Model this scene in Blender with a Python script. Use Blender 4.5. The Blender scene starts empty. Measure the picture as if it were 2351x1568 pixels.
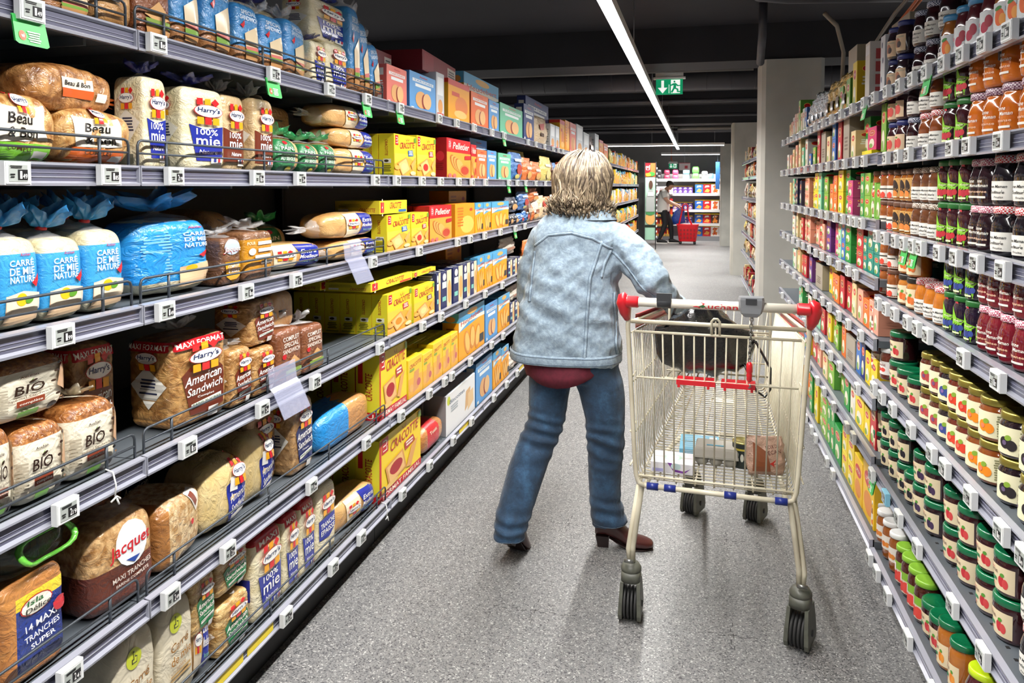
import bpy, bmesh, math, random
from mathutils import Vector, Matrix, noise
from mathutils.bvhtree import BVHTree
from mathutils.geometry import tessellate_polygon
PI = math.pi
sc = bpy.context.scene
# ---------------------------------------------------------------- camera, world, exposure
F = 1760.0
cam_d = bpy.data.cameras.new('camera'); cam = bpy.data.objects.new('camera', cam_d)
sc.collection.objects.link(cam); sc.camera = cam
cam_d.sensor_width = 36.0; cam_d.lens = F / 2351 * 36.0
cam_d.shift_y = -(784 - 505) / 2351; cam_d.clip_start = 0.05; cam_d.clip_end = 80
pitch = math.atan((505 - 428) / F); yaw = math.radians(13.394)
cam.location = (0, 0, 1.42)
cam.rotation_euler = (PI / 2 - pitch, 0, yaw)
sc.view_settings.view_transform = 'Standard'; sc.view_settings.look = 'None'
sc.view_settings.gamma = 1.0; sc.view_settings.use_curve_mapping = False
sc.view_settings.exposure = 0.22
world = bpy.data.worlds.new('world'); sc.world = world; world.use_nodes = True
world.node_tree.nodes['Background'].inputs[0].default_value = (0.9, 0.93, 1.0, 1)
world.node_tree.nodes['Background'].inputs[1].default_value = 0.05
sc.cycles.use_denoising = True
sc.cycles.max_bounces = 6; sc.cycles.diffuse_bounces = 3; sc.cycles.glossy_bounces = 3
sc.cycles.transparent_max_bounces = 10; sc.cycles.caustics_reflective = False; sc.cycles.caustics_refractive = False
sc.cycles.sample_clamp_indirect = 4.0

def area_lamp(name, loc, sx, sy, power, color=(1, 0.97, 0.93), parent=None, spread=2.5):
    d = bpy.data.lights.new(name, 'AREA'); d.shape = 'RECTANGLE'; d.size = sx; d.size_y = sy
    d.energy = power; d.color = color; d.spread = spread
    o = bpy.data.objects.new(name, d); o.location = loc; sc.collection.objects.link(o)
    if parent: o.parent = parent
    return o

# ---------------------------------------------------------------- helpers
C = sc.collection.objects
def s2l(c):
    return tuple(((x / 12.92) if x <= 0.04045 else ((x + 0.055) / 1.055) ** 2.4) for x in c)
def hexc(h):
    return s2l(tuple(int(h[i:i + 2], 16) / 255 for i in (0, 2, 4)))
_mats = {}
def mat(col, rough=0.45, metal=0.0, coat=0.0, noise_s=0.0, col2=None, bump=0.0, bscale=60.0, emit=0.0, alpha=1.0, name=None, spec=0.5, detail=3.0):
    """Plain procedural material; col is a hex string; with noise_s two colours are mixed by a noise texture."""
    key = (col, rough, metal, coat, noise_s, col2, bump, bscale, emit, alpha, spec, detail)
    if key in _mats: return _mats[key]
    m = bpy.data.materials.new(name or ('mat_' + col)); m.use_nodes = True
    nt = m.node_tree; b = nt.nodes['Principled BSDF']
    c = hexc(col) + (1,)
    b.inputs['Base Color'].default_value = c
    b.inputs['Roughness'].default_value = rough; b.inputs['Metallic'].default_value = metal
    b.inputs['Coat Weight'].default_value = coat; b.inputs['Coat Roughness'].default_value = 0.08
    b.inputs['Specular IOR Level'].default_value = spec
    m.diffuse_color = c
    tc = None
    if noise_s or bump:
        tc = nt.nodes.new('ShaderNodeTexCoord')
    if noise_s:
        n = nt.nodes.new('ShaderNodeTexNoise'); n.inputs['Scale'].default_value = noise_s; n.inputs['Detail'].default_value = detail
        nt.links.new(tc.outputs['Object'], n.inputs['Vector'])
        r = nt.nodes.new('ShaderNodeValToRGB'); r.color_ramp.elements[0].position = 0.35; r.color_ramp.elements[1].position = 0.65
        r.color_ramp.elements[0].color = c; r.color_ramp.elements[1].color = hexc(col2 or col) + (1,)
        nt.links.new(n.outputs['Fac'], r.inputs['Fac']); nt.links.new(r.outputs['Color'], b.inputs['Base Color'])
    if bump:
        n2 = nt.nodes.new('ShaderNodeTexNoise'); n2.inputs['Scale'].default_value = bscale; n2.inputs['Detail'].default_value = 3
        if coat: n2.inputs['Distortion'].default_value = 1.6; n2.inputs['Roughness'].default_value = .6
        nt.links.new(tc.outputs['Object'], n2.inputs['Vector'])
        bp = nt.nodes.new('ShaderNodeBump'); bp.inputs['Strength'].default_value = bump; bp.inputs['Distance'].default_value = 0.011 if coat else 0.004
        nt.links.new(n2.outputs['Fac'], bp.inputs['Height']); nt.links.new(bp.outputs['Normal'], b.inputs['Normal'])
        if coat: nt.links.new(bp.outputs['Normal'], b.inputs['Coat Normal'])
    if emit:
        b.inputs['Emission Color'].default_value = c; b.inputs['Emission Strength'].default_value = emit
    if alpha < 1: b.inputs['Alpha'].default_value = alpha
    _mats[key] = m
    return m
def bagmat(col, col2=None, ns=0.0, coat=0.8, bump=0.55, bs=38.0):
    """Printed or clear film pulled tight over what is inside: crinkled glossy coat over the colour."""
    return mat(col, 0.4, 0, coat, ns, col2, bump, bs)
def film(tint='FFFFFF', opac=0.3, bmp=0.9):
    key = ('film', tint, opac, bmp)
    if key in _mats: return _mats[key]
    m = bpy.data.materials.new('clear_film'); m.use_nodes = True; nt = m.node_tree
    for n in list(nt.nodes): nt.nodes.remove(n)
    out = nt.nodes.new('ShaderNodeOutputMaterial'); mx = nt.nodes.new('ShaderNodeMixShader')
    tr = nt.nodes.new('ShaderNodeBsdfTransparent'); pr = nt.nodes.new('ShaderNodeBsdfPrincipled')
    pr.inputs['Base Color'].default_value = hexc(tint) + (1,); pr.inputs['Roughness'].default_value = 0.18
    pr.inputs['Specular IOR Level'].default_value = 0.9
    tc = nt.nodes.new('ShaderNodeTexCoord'); n2 = nt.nodes.new('ShaderNodeTexNoise'); n2.inputs['Scale'].default_value = 45
    nt.links.new(tc.outputs['Object'], n2.inputs['Vector'])
    bp = nt.nodes.new('ShaderNodeBump'); bp.inputs['Strength'].default_value = bmp; bp.inputs['Distance'].default_value = 0.006
    nt.links.new(n2.outputs['Fac'], bp.inputs['Height']); nt.links.new(bp.outputs['Normal'], pr.inputs['Normal'])
    mx.inputs[0].default_value = opac
    nt.links.new(tr.outputs[0], mx.inputs[1]); nt.links.new(pr.outputs[0], mx.inputs[2]); nt.links.new(mx.outputs[0], out.inputs[0])
    _mats[key] = m
    return m

class MB:
    """Collects faces with materials; build() links ONE mesh object, mesh() only makes the mesh data."""
    def __init__(s): s.v = []; s.f = []; s.mi = []; s.sm = []; s.mats = []
    def idx(s, m):
        if m not in s.mats: s.mats.append(m)
        return s.mats.index(m)
    def add(s, vs, fs, m, smooth=False):
        o = len(s.v); k = s.idx(m); s.v.extend([tuple(p) for p in vs])
        for f in fs: s.f.append(tuple(i + o for i in f)); s.mi.append(k); s.sm.append(smooth)
    def box(s, x0, y0, z0, x1, y1, z1, m, M=None):
        vs = [Vector((x, y, z)) for z in (z0, z1) for y in (y0, y1) for x in (x0, x1)]
        if M: vs = [M @ p for p in vs]
        s.add(vs, [(0, 2, 3, 1), (4, 5, 7, 6), (0, 1, 5, 4), (2, 6, 7, 3), (0, 4, 6, 2), (1, 3, 7, 5)], m)
    def tube(s, pts, r, m, n=8, caps=True, closed=False, flat=1.0):
        pts = [Vector(p) for p in pts]; N = len(pts); rs = r if isinstance(r, (list, tuple)) else [r] * N
        rings = []; pu = None
        for i, p in enumerate(pts):
            if closed: t = pts[(i + 1) % N] - pts[i - 1]
            else: t = pts[min(i + 1, N - 1)] - pts[max(i - 1, 0)]
            t = t.normalized() if t.length > 1e-9 else Vector((0, 0, 1))
            if pu is None:
                a = Vector((0, 0, 1)) if abs(t.z) < 0.9 else Vector((1, 0, 0)); u = t.cross(a).normalized()
            else:
                u = pu - t * pu.dot(t); u = u.normalized() if u.length > 1e-6 else t.orthogonal().normalized()
            w = t.cross(u); pu = u
            rings.append([p + (u * math.cos(2 * PI * k / n) + w * flat * math.sin(2 * PI * k / n)) * rs[i] for k in range(n)])
        vs = [q for rg in rings for q in rg]; fs = []
        for i in range(N if closed else N - 1):
            j = (i + 1) % N
            for k in range(n):
                fs.append((i * n + k, i * n + (k + 1) % n, j * n + (k + 1) % n, j * n + k))
        if caps and not closed:
            fs.append(tuple(range(n))[::-1]); fs.append(tuple((N - 1) * n + k for k in range(n)))
        s.add(vs, fs, m, True)
    def lathe(s, prof, m, n=24, M=None, smooth=True, ruf=None, cap=True):
        vs = []; fs = []
        for i, (r, z) in enumerate(prof):
            for k in range(n):
                a = 2 * PI * k / n; rr = r * (1 + (ruf(i, a) if ruf else 0))
                p = Vector((rr * math.cos(a), rr * math.sin(a), z)); vs.append(M @ p if M else p)
        for i in range(len(prof) - 1):
            for k in range(n):
                k2 = (k + 1) % n; fs.append((i * n + k, i * n + k2, (i + 1) * n + k2, (i + 1) * n + k))
        if cap:
            if prof[0][0] > 1e-5: fs.append(tuple(range(n))[::-1])
            if prof[-1][0] > 1e-5: fs.append(tuple((len(prof) - 1) * n + k for k in range(n)))
        s.add(vs, fs, m, smooth)
    def loft(s, rings, m, caps=True, smooth=True):
        n = len(rings[0]); vs = [q for r in rings for q in r]; fs = []
        for i in range(len(rings) - 1):
            for k in range(n):
                k2 = (k + 1) % n; fs.append((i * n + k, i * n + k2, (i + 1) * n + k2, (i + 1) * n + k))
        if caps: fs.append(tuple(range(n))[::-1]); fs.append(tuple((len(rings) - 1) * n + k for k in range(n)))
        s.add(vs, fs, m, smooth)
    def mesh(s, name):
        me = bpy.data.meshes.new(name); me.from_pydata(s.v, [], s.f)
        for m in s.mats: me.materials.append(m)
        me.polygons.foreach_set('material_index', s.mi); me.polygons.foreach_set('use_smooth', s.sm)
        me.update(); return me
    def build(s, name, parent=None):
        return link(name, s.mesh(name), parent)
def link(name, data, parent=None, M=None):
    o = bpy.data.objects.new(name, data); C.link(o)
    if parent: o.parent = parent
    if M: o.matrix_basis = M
    return o
def tag(o, label=None, cat=None, group=None, kind=None):
    if label: o['label'] = label
    if cat: o['category'] = cat
    if group: o['group'] = group
    if kind: o['kind'] = kind
    return o
def empty(name, loc=(0, 0, 0), rz=0):
    o = bpy.data.objects.new(name, None); C.link(o); o.location = loc; o.rotation_euler = (0, 0, rz)
    o.empty_display_size = 0.05; return o
def copy_tree(o, parent=None):
    c = o.copy(); C.link(c); c.parent = parent
    for ch in list(o.children): copy_tree(ch, c)
    return c
def kids(o):
    r = [o]
    for c in o.children: r += kids(c)
    return r

# ---------------------------------------------------------------- printed art
_txt = {}
def glyphs(t):
    if t in _txt: return _txt[t]
    cu = bpy.data.curves.new('t', 'FONT'); cu.body = t; cu.size = 1; cu.resolution_u = 2; cu.offset = 0.012
    ob = bpy.data.objects.new('t', cu); me = ob.to_mesh()
    vs = [(p.co.x, p.co.y) for p in me.vertices]; fs = [tuple(p.vertices) for p in me.polygons]
    ob.to_mesh_clear(); bpy.data.objects.remove(ob); bpy.data.curves.remove(cu)
    x0 = min(p[0] for p in vs); x1 = max(p[0] for p in vs); y0 = min(p[1] for p in vs); y1 = max(p[1] for p in vs)
    vs = [((x - x0) / (x1 - x0) - 0.5, (y - y0) / (y1 - y0) - 0.5) for x, y in vs]
    _txt[t] = (vs, fs); return _txt[t]
def sub4(vs, fs):
    vs = list(vs); out = []; mid = {}
    def md(a, b):
        k = (min(a, b), max(a, b))
        if k not in mid: vs.append(((vs[a][0] + vs[b][0]) / 2, (vs[a][1] + vs[b][1]) / 2)); mid[k] = len(vs) - 1
        return mid[k]
    for a, b, c in fs:
        x, y, z = md(a, b), md(b, c), md(c, a); out += [(a, x, z), (x, b, y), (z, y, c), (x, y, z)]
    return vs, out
def art(mb, items, fn, asp=1.0, sub=0, rough=0.35, coat=0.0, nx=1, ny=1):
    """items: T text, R rect, E ellipse, P polygon, L many thin text lines; all in 0..1 of the face. fn(u, v, layer) -> point."""
    for li, it in enumerate(items):
        k = it[0]; col = it[-1]
        mm = mat(col, rough, coat=coat) if isinstance(col, str) else col
        lay = li + 1
        if k == 'T':
            _, t, cx, cy, w, h, *o, col = it; sh = o[0] if o else 0; rot = o[1] if len(o) > 1 else 0
            vs, fs = glyphs(t); q = []
            for x, y in vs:
                X = x * w + y * sh * h / asp; Y = y * h
                if rot: ca, sa = math.cos(rot), math.sin(rot); X, Y = (X * asp * ca - Y * sa) / asp, X * asp * sa + Y * ca
                q.append((cx + X, cy + Y))
            mb.add([fn(u, v, lay + 1) for u, v in q], fs, mm)
        elif k == 'R':
            _, x0, y0, x1, y1, col = it; a = max(1, round(nx * (x1 - x0))); b = max(1, round(ny * (y1 - y0)))
            vs = [(x0 + (x1 - x0) * i / a, y0 + (y1 - y0) * j / b) for j in range(b + 1) for i in range(a + 1)]
            fs = [(j * (a + 1) + i, j * (a + 1) + i + 1, (j + 1) * (a + 1) + i + 1, (j + 1) * (a + 1) + i) for j in range(b) for i in range(a)]
            mb.add([fn(u, v, lay) for u, v in vs], fs, mm, nx > 1)
        elif k == 'E':
            _, cx, cy, rx, ry, *o, col = it; n = 16; rg = 2 if (nx > 1 or ny > 1) else 1; rot = o[0] if o else 0
            vs = [(cx, cy)]
            for r in range(1, rg + 1):
                for i in range(n):
                    X = rx * r / rg * math.cos(2 * PI * i / n); Y = ry * r / rg * math.sin(2 * PI * i / n)
                    if rot: ca, sa = math.cos(rot), math.sin(rot); X, Y = (X * asp * ca - Y * sa) / asp, X * asp * sa + Y * ca
                    vs.append((cx + X, cy + Y))
            fs = [(0, 1 + i, 1 + (i + 1) % n) for i in range(n)]
            for r in range(1, rg):
                o_ = 1 + (r - 1) * n
                fs += [(o_ + i, o_ + n + i, o_ + n + (i + 1) % n, o_ + (i + 1) % n) for i in range(n)]
            mb.add([fn(u, v, lay) for u, v in vs], fs, mm)
        elif k == 'P':
            _, pts, col = it
            fs = [tuple(t) for t in tessellate_polygon([[Vector((x, y, 0)) for x, y in pts]])]
            vs = list(pts)
            for _ in range(sub): vs, fs = sub4(vs, fs)
            q = []
            for t in fs:
                (ax, ay), (bx, by), (cx, cy) = vs[t[0]], vs[t[1]], vs[t[2]]
                q.append(t if (bx - ax) * (cy - ay) - (by - ay) * (cx - ax) > 0 else (t[0], t[2], t[1]))
            mb.add([fn(u, v, lay) for u, v in vs], q, mm)
        elif k == 'L':
            _, x0, y0, x1, y1, n, col = it; rr = random.Random(int(x0 * 999 + y0 * 77))
            for i in range(n):
                y = y1 - (y1 - y0) * (i + 0.5) / n; hh = (y1 - y0) / n * 0.28; a = rr.uniform(0, 0.12) * (x1 - x0)
                vs = [(x0 + a, y - hh), (x1 - a, y - hh), (x1 - a, y + hh), (x0 + a, y + hh)]
                mb.add([fn(u, v, lay) for u, v in vs], [(0, 1, 2, 3)], mm)
EPS = 0.00022
def leaf(cx, cy, rx, ry, rot, col): return ('E', cx, cy, rx, ry, rot, col)
# ---------------------------------------------------------------- the setting
def floor_mat():
    m = bpy.data.materials.new('speckled_vinyl'); m.use_nodes = True; nt = m.node_tree; b = nt.nodes['Principled BSDF']
    N = nt.nodes.new; Lk = nt.links.new
    tc = N('ShaderNodeTexCoord')
    def ramp(src, els, interp='LINEAR'):
        r = N('ShaderNodeValToRGB'); r.color_ramp.interpolation = interp
        while len(r.color_ramp.elements) < len(els): r.color_ramp.elements.new(0.5)
        for e, (p, c) in zip(r.color_ramp.elements, els): e.position = p; e.color = (c, c, c * 1.0, 1) if isinstance(c, float) else c + (1,)
        Lk(src, r.inputs['Fac']); return r.outputs['Color']
    n0 = N('ShaderNodeTexNoise'); n0.inputs['Scale'].default_value = 60; Lk(tc.outputs['Object'], n0.inputs['Vector'])
    mixv = N('ShaderNodeMixRGB'); mixv.blend_type = 'ADD'; mixv.inputs[0].default_value = 0.012
    Lk(tc.outputs['Object'], mixv.inputs[1]); Lk(n0.outputs['Color'], mixv.inputs[2])
    v = N('ShaderNodeTexVoronoi'); v.inputs['Scale'].default_value = 260; Lk(mixv.outputs[0], v.inputs['Vector'])
    sep = N('ShaderNodeSeparateColor'); Lk(v.outputs['Color'], sep.inputs[0])
    fleck = ramp(sep.outputs[0], [(0.0, (0.05, 0.05, 0.055)), (0.12, (0.125, 0.125, 0.13)), (0.32, (0.185, 0.185, 0.183)), (0.78, (0.235, 0.232, 0.226)), (0.93, (0.42, 0.415, 0.40))], 'CONSTANT')
    n1 = N('ShaderNodeTexNoise'); n1.inputs['Scale'].default_value = 1.3; n1.inputs['Detail'].default_value = 5; Lk(tc.outputs['Object'], n1.inputs['Vector'])
    wear = ramp(n1.outputs['Fac'], [(0.3, 0.86), (0.7, 1.06)])
    mul = N('ShaderNodeMixRGB'); mul.blend_type = 'MULTIPLY'; mul.inputs[0].default_value = 1; Lk(fleck, mul.inputs[1]); Lk(wear, mul.inputs[2])
    Lk(mul.outputs[0], b.inputs['Base Color'])
    rr = ramp(n1.outputs['Fac'], [(0.3, 0.42), (0.7, 0.55)]); Lk(rr, b.inputs['Roughness'])
    b.inputs['Specular IOR Level'].default_value = 0.5
    n2 = N('ShaderNodeTexNoise'); n2.inputs['Scale'].default_value = 400; Lk(tc.outputs['Object'], n2.inputs['Vector'])
    bp = N('ShaderNodeBump'); bp.inputs['Strength'].default_value = 0.25; bp.inputs['Distance'].default_value = 0.001
    Lk(n2.outputs['Fac'], bp.inputs['Height']); Lk(bp.outputs['Normal'], b.inputs['Normal'])
    return m
M_ceil = mat('26242A', 0.8, noise_s=0.8, col2='1E1D22', name='dark_ceiling_paint')
M_beam = mat('1E1D22', 0.75, noise_s=2, col2='26252A', name='dark_beam_paint')
M_grey = mat('B9B8B0', 0.7, noise_s=3, col2='ABAAA3', name='painted_concrete')
M_wallf = mat('8A8A88', 0.8, noise_s=1, col2='7E7E7C')
M_walld = mat('2E2D30', 0.8)
def slab(name, a, b_, m):
    g = MB(); g.box(*a, *b_, m); return tag(g.build(name), kind='structure')
slab('floor', (-5, -2.5, -0.1), (5, 22, 0), floor_mat())
slab('ceiling', (-5, -2.5, 2.72), (5, 22, 2.8), M_ceil)
slab('wall_back', (-5, 21.4, 0), (5, 21.5, 2.72), M_wallf)
slab('wall_left', (-5.1, -2.5, 0), (-5, 22, 2.72), M_walld)
slab('wall_right', (5, -2.5, 0), (5.1, 22, 2.72), M_walld)
slab('wall_front', (-5, -2.6, 0), (5, -2.5, 2.72), M_wallf)
for i, (x0, x1, y0) in enumerate([(0.515, 0.985, 6.45), (0.575, 1.05, 12.7), (0.60, 1.09, 18.9)]):
    g = MB(); c = 0.03; x2, y2 = x1, y0 + 0.5
    ring = lambda z: [Vector(p) for p in ((x0 + c, y0, z), (x2 - c, y0, z), (x2, y0 + c, z), (x2, y2 - c, z), (x2 - c, y2, z), (x0 + c, y2, z), (x0, y2 - c, z), (x0, y0 + c, z))]
    g.loft([ring(0), ring(2.43)], M_grey, smooth=False); tag(g.build('column'), kind='structure')
for i, y0 in enumerate([6.45, 12.7, 18.9]):
    slab('beam', (-5, y0 + 0.02, 2.43), (5, y0 + 0.46, 2.72), M_beam)
for i, (y0, z0, dy) in enumerate([(9.3, 2.56, 0.18), (10.9, 2.58, 0.14), (15.2, 2.56, 0.2), (16.9, 2.58, 0.2)]):
    slab('beam', (-5, y0, z0), (5, y0 + dy, 2.72), M_beam)
# seams of the interlocking floor tiles: short dark dashes round each crossing
g = MB(); ms = mat('1A1A1C', 0.8)
for cx, cy in ((-0.51, 2.455), (-0.505, 3.138), (0.134, 3.138), (0.13, 2.461), (-0.52, 3.82), (0.13, 3.82), (-0.55, 4.5), (0.13, 4.5), (-0.51, 1.77), (0.13, 1.77)):
    for d in range(-4, 5):
        if abs(d) > 2 and (cx > 0): continue
        w = 0.013 / (1 + abs(d) * 0.15); o = d * 0.033; j = 0.004 * (-1) ** d
        g.box(cx + o - w, cy + j - 0.0009, 0.0002, cx + o + w, cy + j + 0.0009, 0.0006, ms)
        if abs(d) < 3: g.box(cx + j - 0.0009, cy + o - w, 0.0002, cx + j + 0.0009, cy + o + w, 0.0006, ms)
tag(g.build('trim_1'), kind='structure')

# ---------------------------------------------------------------- light strips, pipes, ducts, signs
M_led = mat('FFFFFF', 0.5, emit=9.0, name='lit_diffuser')
M_white = mat('E9E9E6', 0.4); M_alu = mat('A9ABB0', 0.3, metal=0.7)
STRIP_P = 22.0
def strip(label, x0, y0, x1, y1, z, power, hang=True):
    t = empty('light_strip', ((x0 + x1) / 2, (y0 + y1) / 2, z)); tag(t, label, 'light', 'ceiling light strips')
    L = math.hypot(x1 - x0, y1 - y0); a = math.atan2(y1 - y0, x1 - x0); t.rotation_euler = (0, 0, a)
    g = MB(); g.box(-L / 2, -0.031, 0.0, L / 2, 0.031, 0.05, M_white); g.build('housing', t)
    g = MB(); g.box(-L / 2 + 0.01, -0.028, -0.012, L / 2 - 0.01, 0.028, 0.0, M_led); g.build('diffuser', t)
    n = max(2, int(L / 2.2)); k = 0
    for i in range(n + 1):
        x = -L / 2 + 0.2 + (L - 0.4) * i / n
        g = MB(); g.tube([(x, 0, 0.05), (x, 0, 2.72 - z)], 0.0025, M_alu, 5); g.build('hanger', t)
    if power: area_lamp('lamp', (0, 0, -0.02), L, 0.06, power * L, parent=t)
    return t
strip('long white light strip hanging over the middle of the aisle', -0.415, 0.6, -0.385, 16.5, 2.27, STRIP_P)
strip('added unseen fill strip continuing the aisle light behind the photographer', -0.42, -2.3, -0.415, 0.45, 2.27, STRIP_P)  # out of view, added to fill the aisle with light from behind
strip('main light strip continuing past the crossing strip', -0.38, 16.9, -0.375, 17.9, 2.27, 10)
strip('thin light strip crossing the aisle end, nearer and higher of the two', -2.4, 16.6, 0.6, 16.75, 2.29, 25)
strip('short light strip crossing in front of the cereal shelves', -0.85, 20.2, 0.62, 20.3, 2.24, 45)
strip('added unseen fill strip over the neighbouring aisle behind the columns', 2.6, 1.0, 2.6, 17.0, 2.27, 30)  # unseen extra strip, added as fill light on the right
strip('added unseen fill strip over the neighbouring aisle behind the bread shelves', -3.4, 1.0, -3.4, 17.0, 2.27, 30)  # its left counterpart, also unseen and added for fill light
M_duct = mat('3A393E', 0.55); M_pipe = mat('6E6B68', 0.6); M_dpipe = mat('3C3B40', 0.5)
def pipe(label, pts, r, m, n=10, name='pipe', group='pipes under the dark ceiling'):
    g = MB(); g.tube(pts, r, m, n); return tag(g.build(name), label, 'pipe', group)
g = MB(); dm = M_duct
g.tube([(-4.9, 8.1, 2.53), (4.9, 8.3, 2.53)], 0.11, dm, 20)
for i in range(40): g.tube([(-4.7 + i * 0.24, 8.104 + i * 0.005, 2.53), (-4.69 + i * 0.24, 8.104 + i * 0.005, 2.53)], 0.1125, M_dpipe, 20)
tag(g.build('air_duct'), 'wide ribbed dark air duct crossing behind the green exit sign', 'duct')
pipe('thin pale pipe crossing the aisle just above the exit sign', [(-4.9, 7.05, 2.47), (0.5, 7.2, 2.475)], 0.022, M_pipe)
pipe('slim grey pipe crossing the ceiling beyond the air duct', [(-4.9, 9.9, 2.5), (4.9, 9.95, 2.5)], 0.02, M_dpipe)
pipe('grey pipe crossing the ceiling farther down the aisle', [(-4.9, 11.6, 2.47), (4.9, 11.7, 2.47)], 0.025, M_duct)
pipe('pale pipe near the second column top', [(-0.3, 13.6, 2.42), (2.6, 13.7, 2.42)], 0.03, M_pipe)
pipe('dark pipe crossing the ceiling near the aisle end', [(-4.9, 14.3, 2.44), (4.9, 14.4, 2.44)], 0.03, M_dpipe)
pipe('dark vertical pipe dropping in front of the big column', [(0.46, 5.75, 2.72), (0.46, 5.8, 2.5), (0.475, 6.15, 2.36)], 0.03, M_dpipe)
pipe('thick dark pipe bending along the ceiling above the jam shelves', [(0.2, 4.0, 2.72), (0.22, 4.25, 2.6), (0.25, 4.45, 2.52), (0.34, 4.55, 2.49), (0.5, 4.6, 2.48), (1.1, 4.7, 2.48), (2.4, 4.9, 2.48)], 0.035, M_dpipe)
g = MB()
for k, (c, dx, dz) in enumerate((('C4602A', 0, 0), ('C86A30', 0.022, 0.006), ('8A7A68', -0.02, 0.012), ('6E665C', -0.03, -0.004), ('7E7468', 0.04, 0.014))):
    g.tube([(1.05 + dx, 5.9, 2.02 + dz), (1.02 + dx, 5.0, 2.2 + dz), (1.0 + dx * 1.3, 4.2, 2.26 + dz + 0.01 * k), (0.98 + dx, 3.4, 2.33 + dz), (0.97 + dx * 1.5, 2.4, 2.4 + dz), (0.97, 0.5, 2.42 + dz)], 0.008, mat(c, 0.5), 6)
tag(g.build('cable_bundle'), 'bundle of orange and grey cables running above the jam shelves', 'cable')
g = MB(); g.tube([(0.72, 4.78, 2.42), (0.8, 4.85, 2.36), (0.9, 5.2, 2.26), (0.98, 5.7, 2.12), (1.03, 6.0, 2.03)], 0.013, mat('8A7F70', 0.6), 6)
tag(g.build('cable'), 'pale cable sagging from the ceiling pipe to the cardboard boxes', 'cable')
# exit sign
def exit_sign(loc, s, label):
    t = empty('exit_sign', loc); tag(t, label, 'sign')
    g = MB(); g.box(-0.13 * s, -0.02, 0.085 * s, 0.13 * s, 0.02, 0.13 * s, M_white); g.box(-0.15 * s, -0.03, 0.07 * s, 0.15 * s, 0.03, 0.088 * s, M_white); g.build('housing', t)
    g = MB(); gm = mat('0E8A5C', 0.35, emit=0.7); w = mat('F2F5F0', 0.4, emit=0.7)
    g.box(-0.125 * s, -0.004, -0.075 * s, 0.125 * s, 0.004, 0.07 * s, gm)
    fn = lambda u, v, l: Vector((-0.125 * s + u * 0.25 * s, -0.004 - 0.0008 * l, -0.075 * s + v * 0.145 * s))
    art(g, [('P', [(0.2, 0.92), (0.3, 0.92), (0.3, 0.45), (0.43, 0.45), (0.25, 0.08), (0.07, 0.45), (0.2, 0.45)], w), ('R', 0.48, 0.08, 0.5, 0.65, w), ('R', 0.56, 0.08, 0.9, 0.95, w),
            ('E', 0.69, 0.83, 0.035, 0.07, gm), ('P', [(0.64, 0.72), (0.74, 0.74), (0.83, 0.6), (0.92, 0.6), (0.92, 0.54), (0.8, 0.52), (0.76, 0.58), (0.75, 0.42), (0.84, 0.36), (0.84, 0.22), (0.98, 0.2), (0.98, 0.12), (0.78, 0.14), (0.78, 0.3), (0.7, 0.36), (0.62, 0.1), (0.55, 0.14), (0.64, 0.42), (0.66, 0.6), (0.58, 0.56), (0.5, 0.56), (0.5, 0.62), (0.56, 0.64)], gm)], fn, asp=1.7)
    g.build('sign_plate', t)
    g = MB(); g.tube([(-0.03 * s, 0, 0.13 * s), (-0.06 * s, 0, 0.2 * s), (-0.055 * s, 0, 0.3 * s)], 0.006, mat('D2592E', 0.5), 6); g.tube([(0.01 * s, 0, 0.13 * s), (-0.04 * s, 0, 0.19 * s), (-0.055 * s, 0, 0.3 * s), (-.055 * s, 0, 2.72 - loc[2])], 0.005, mat('D2592E', 0.5), 6); g.build('cable', t)
    return t
exit_sign((-0.245, 7.5, 2.37), 1.0, 'green and white exit sign with arrow hanging above the aisle')
exit_sign((-0.52, 19.2, 1.92), 0.8, 'small distant exit sign hanging beside the white and red notice')
t = empty('hanging_notice', (-0.24, 19.0, 1.9)); tag(t, 'white and red notice hanging above the far shopper', 'sign')
g = MB(); g.box(-0.13, -0.01, -0.09, 0.13, 0.01, 0.09, mat('EADADA', 0.4)); g.box(0.0, -0.013, -0.05, 0.07, -0.01, 0.02, mat('D03848', 0.4)); g.build('panel', t)
g = MB(); g.box(-0.125, -0.012, 0.075, 0.125, 0.0, 0.088, mat('C83040', 0.4)); g.tube([(0, 0, 0.09), (0, 0, 0.8)], 0.004, M_alu, 5); g.build('frame', t)

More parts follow.
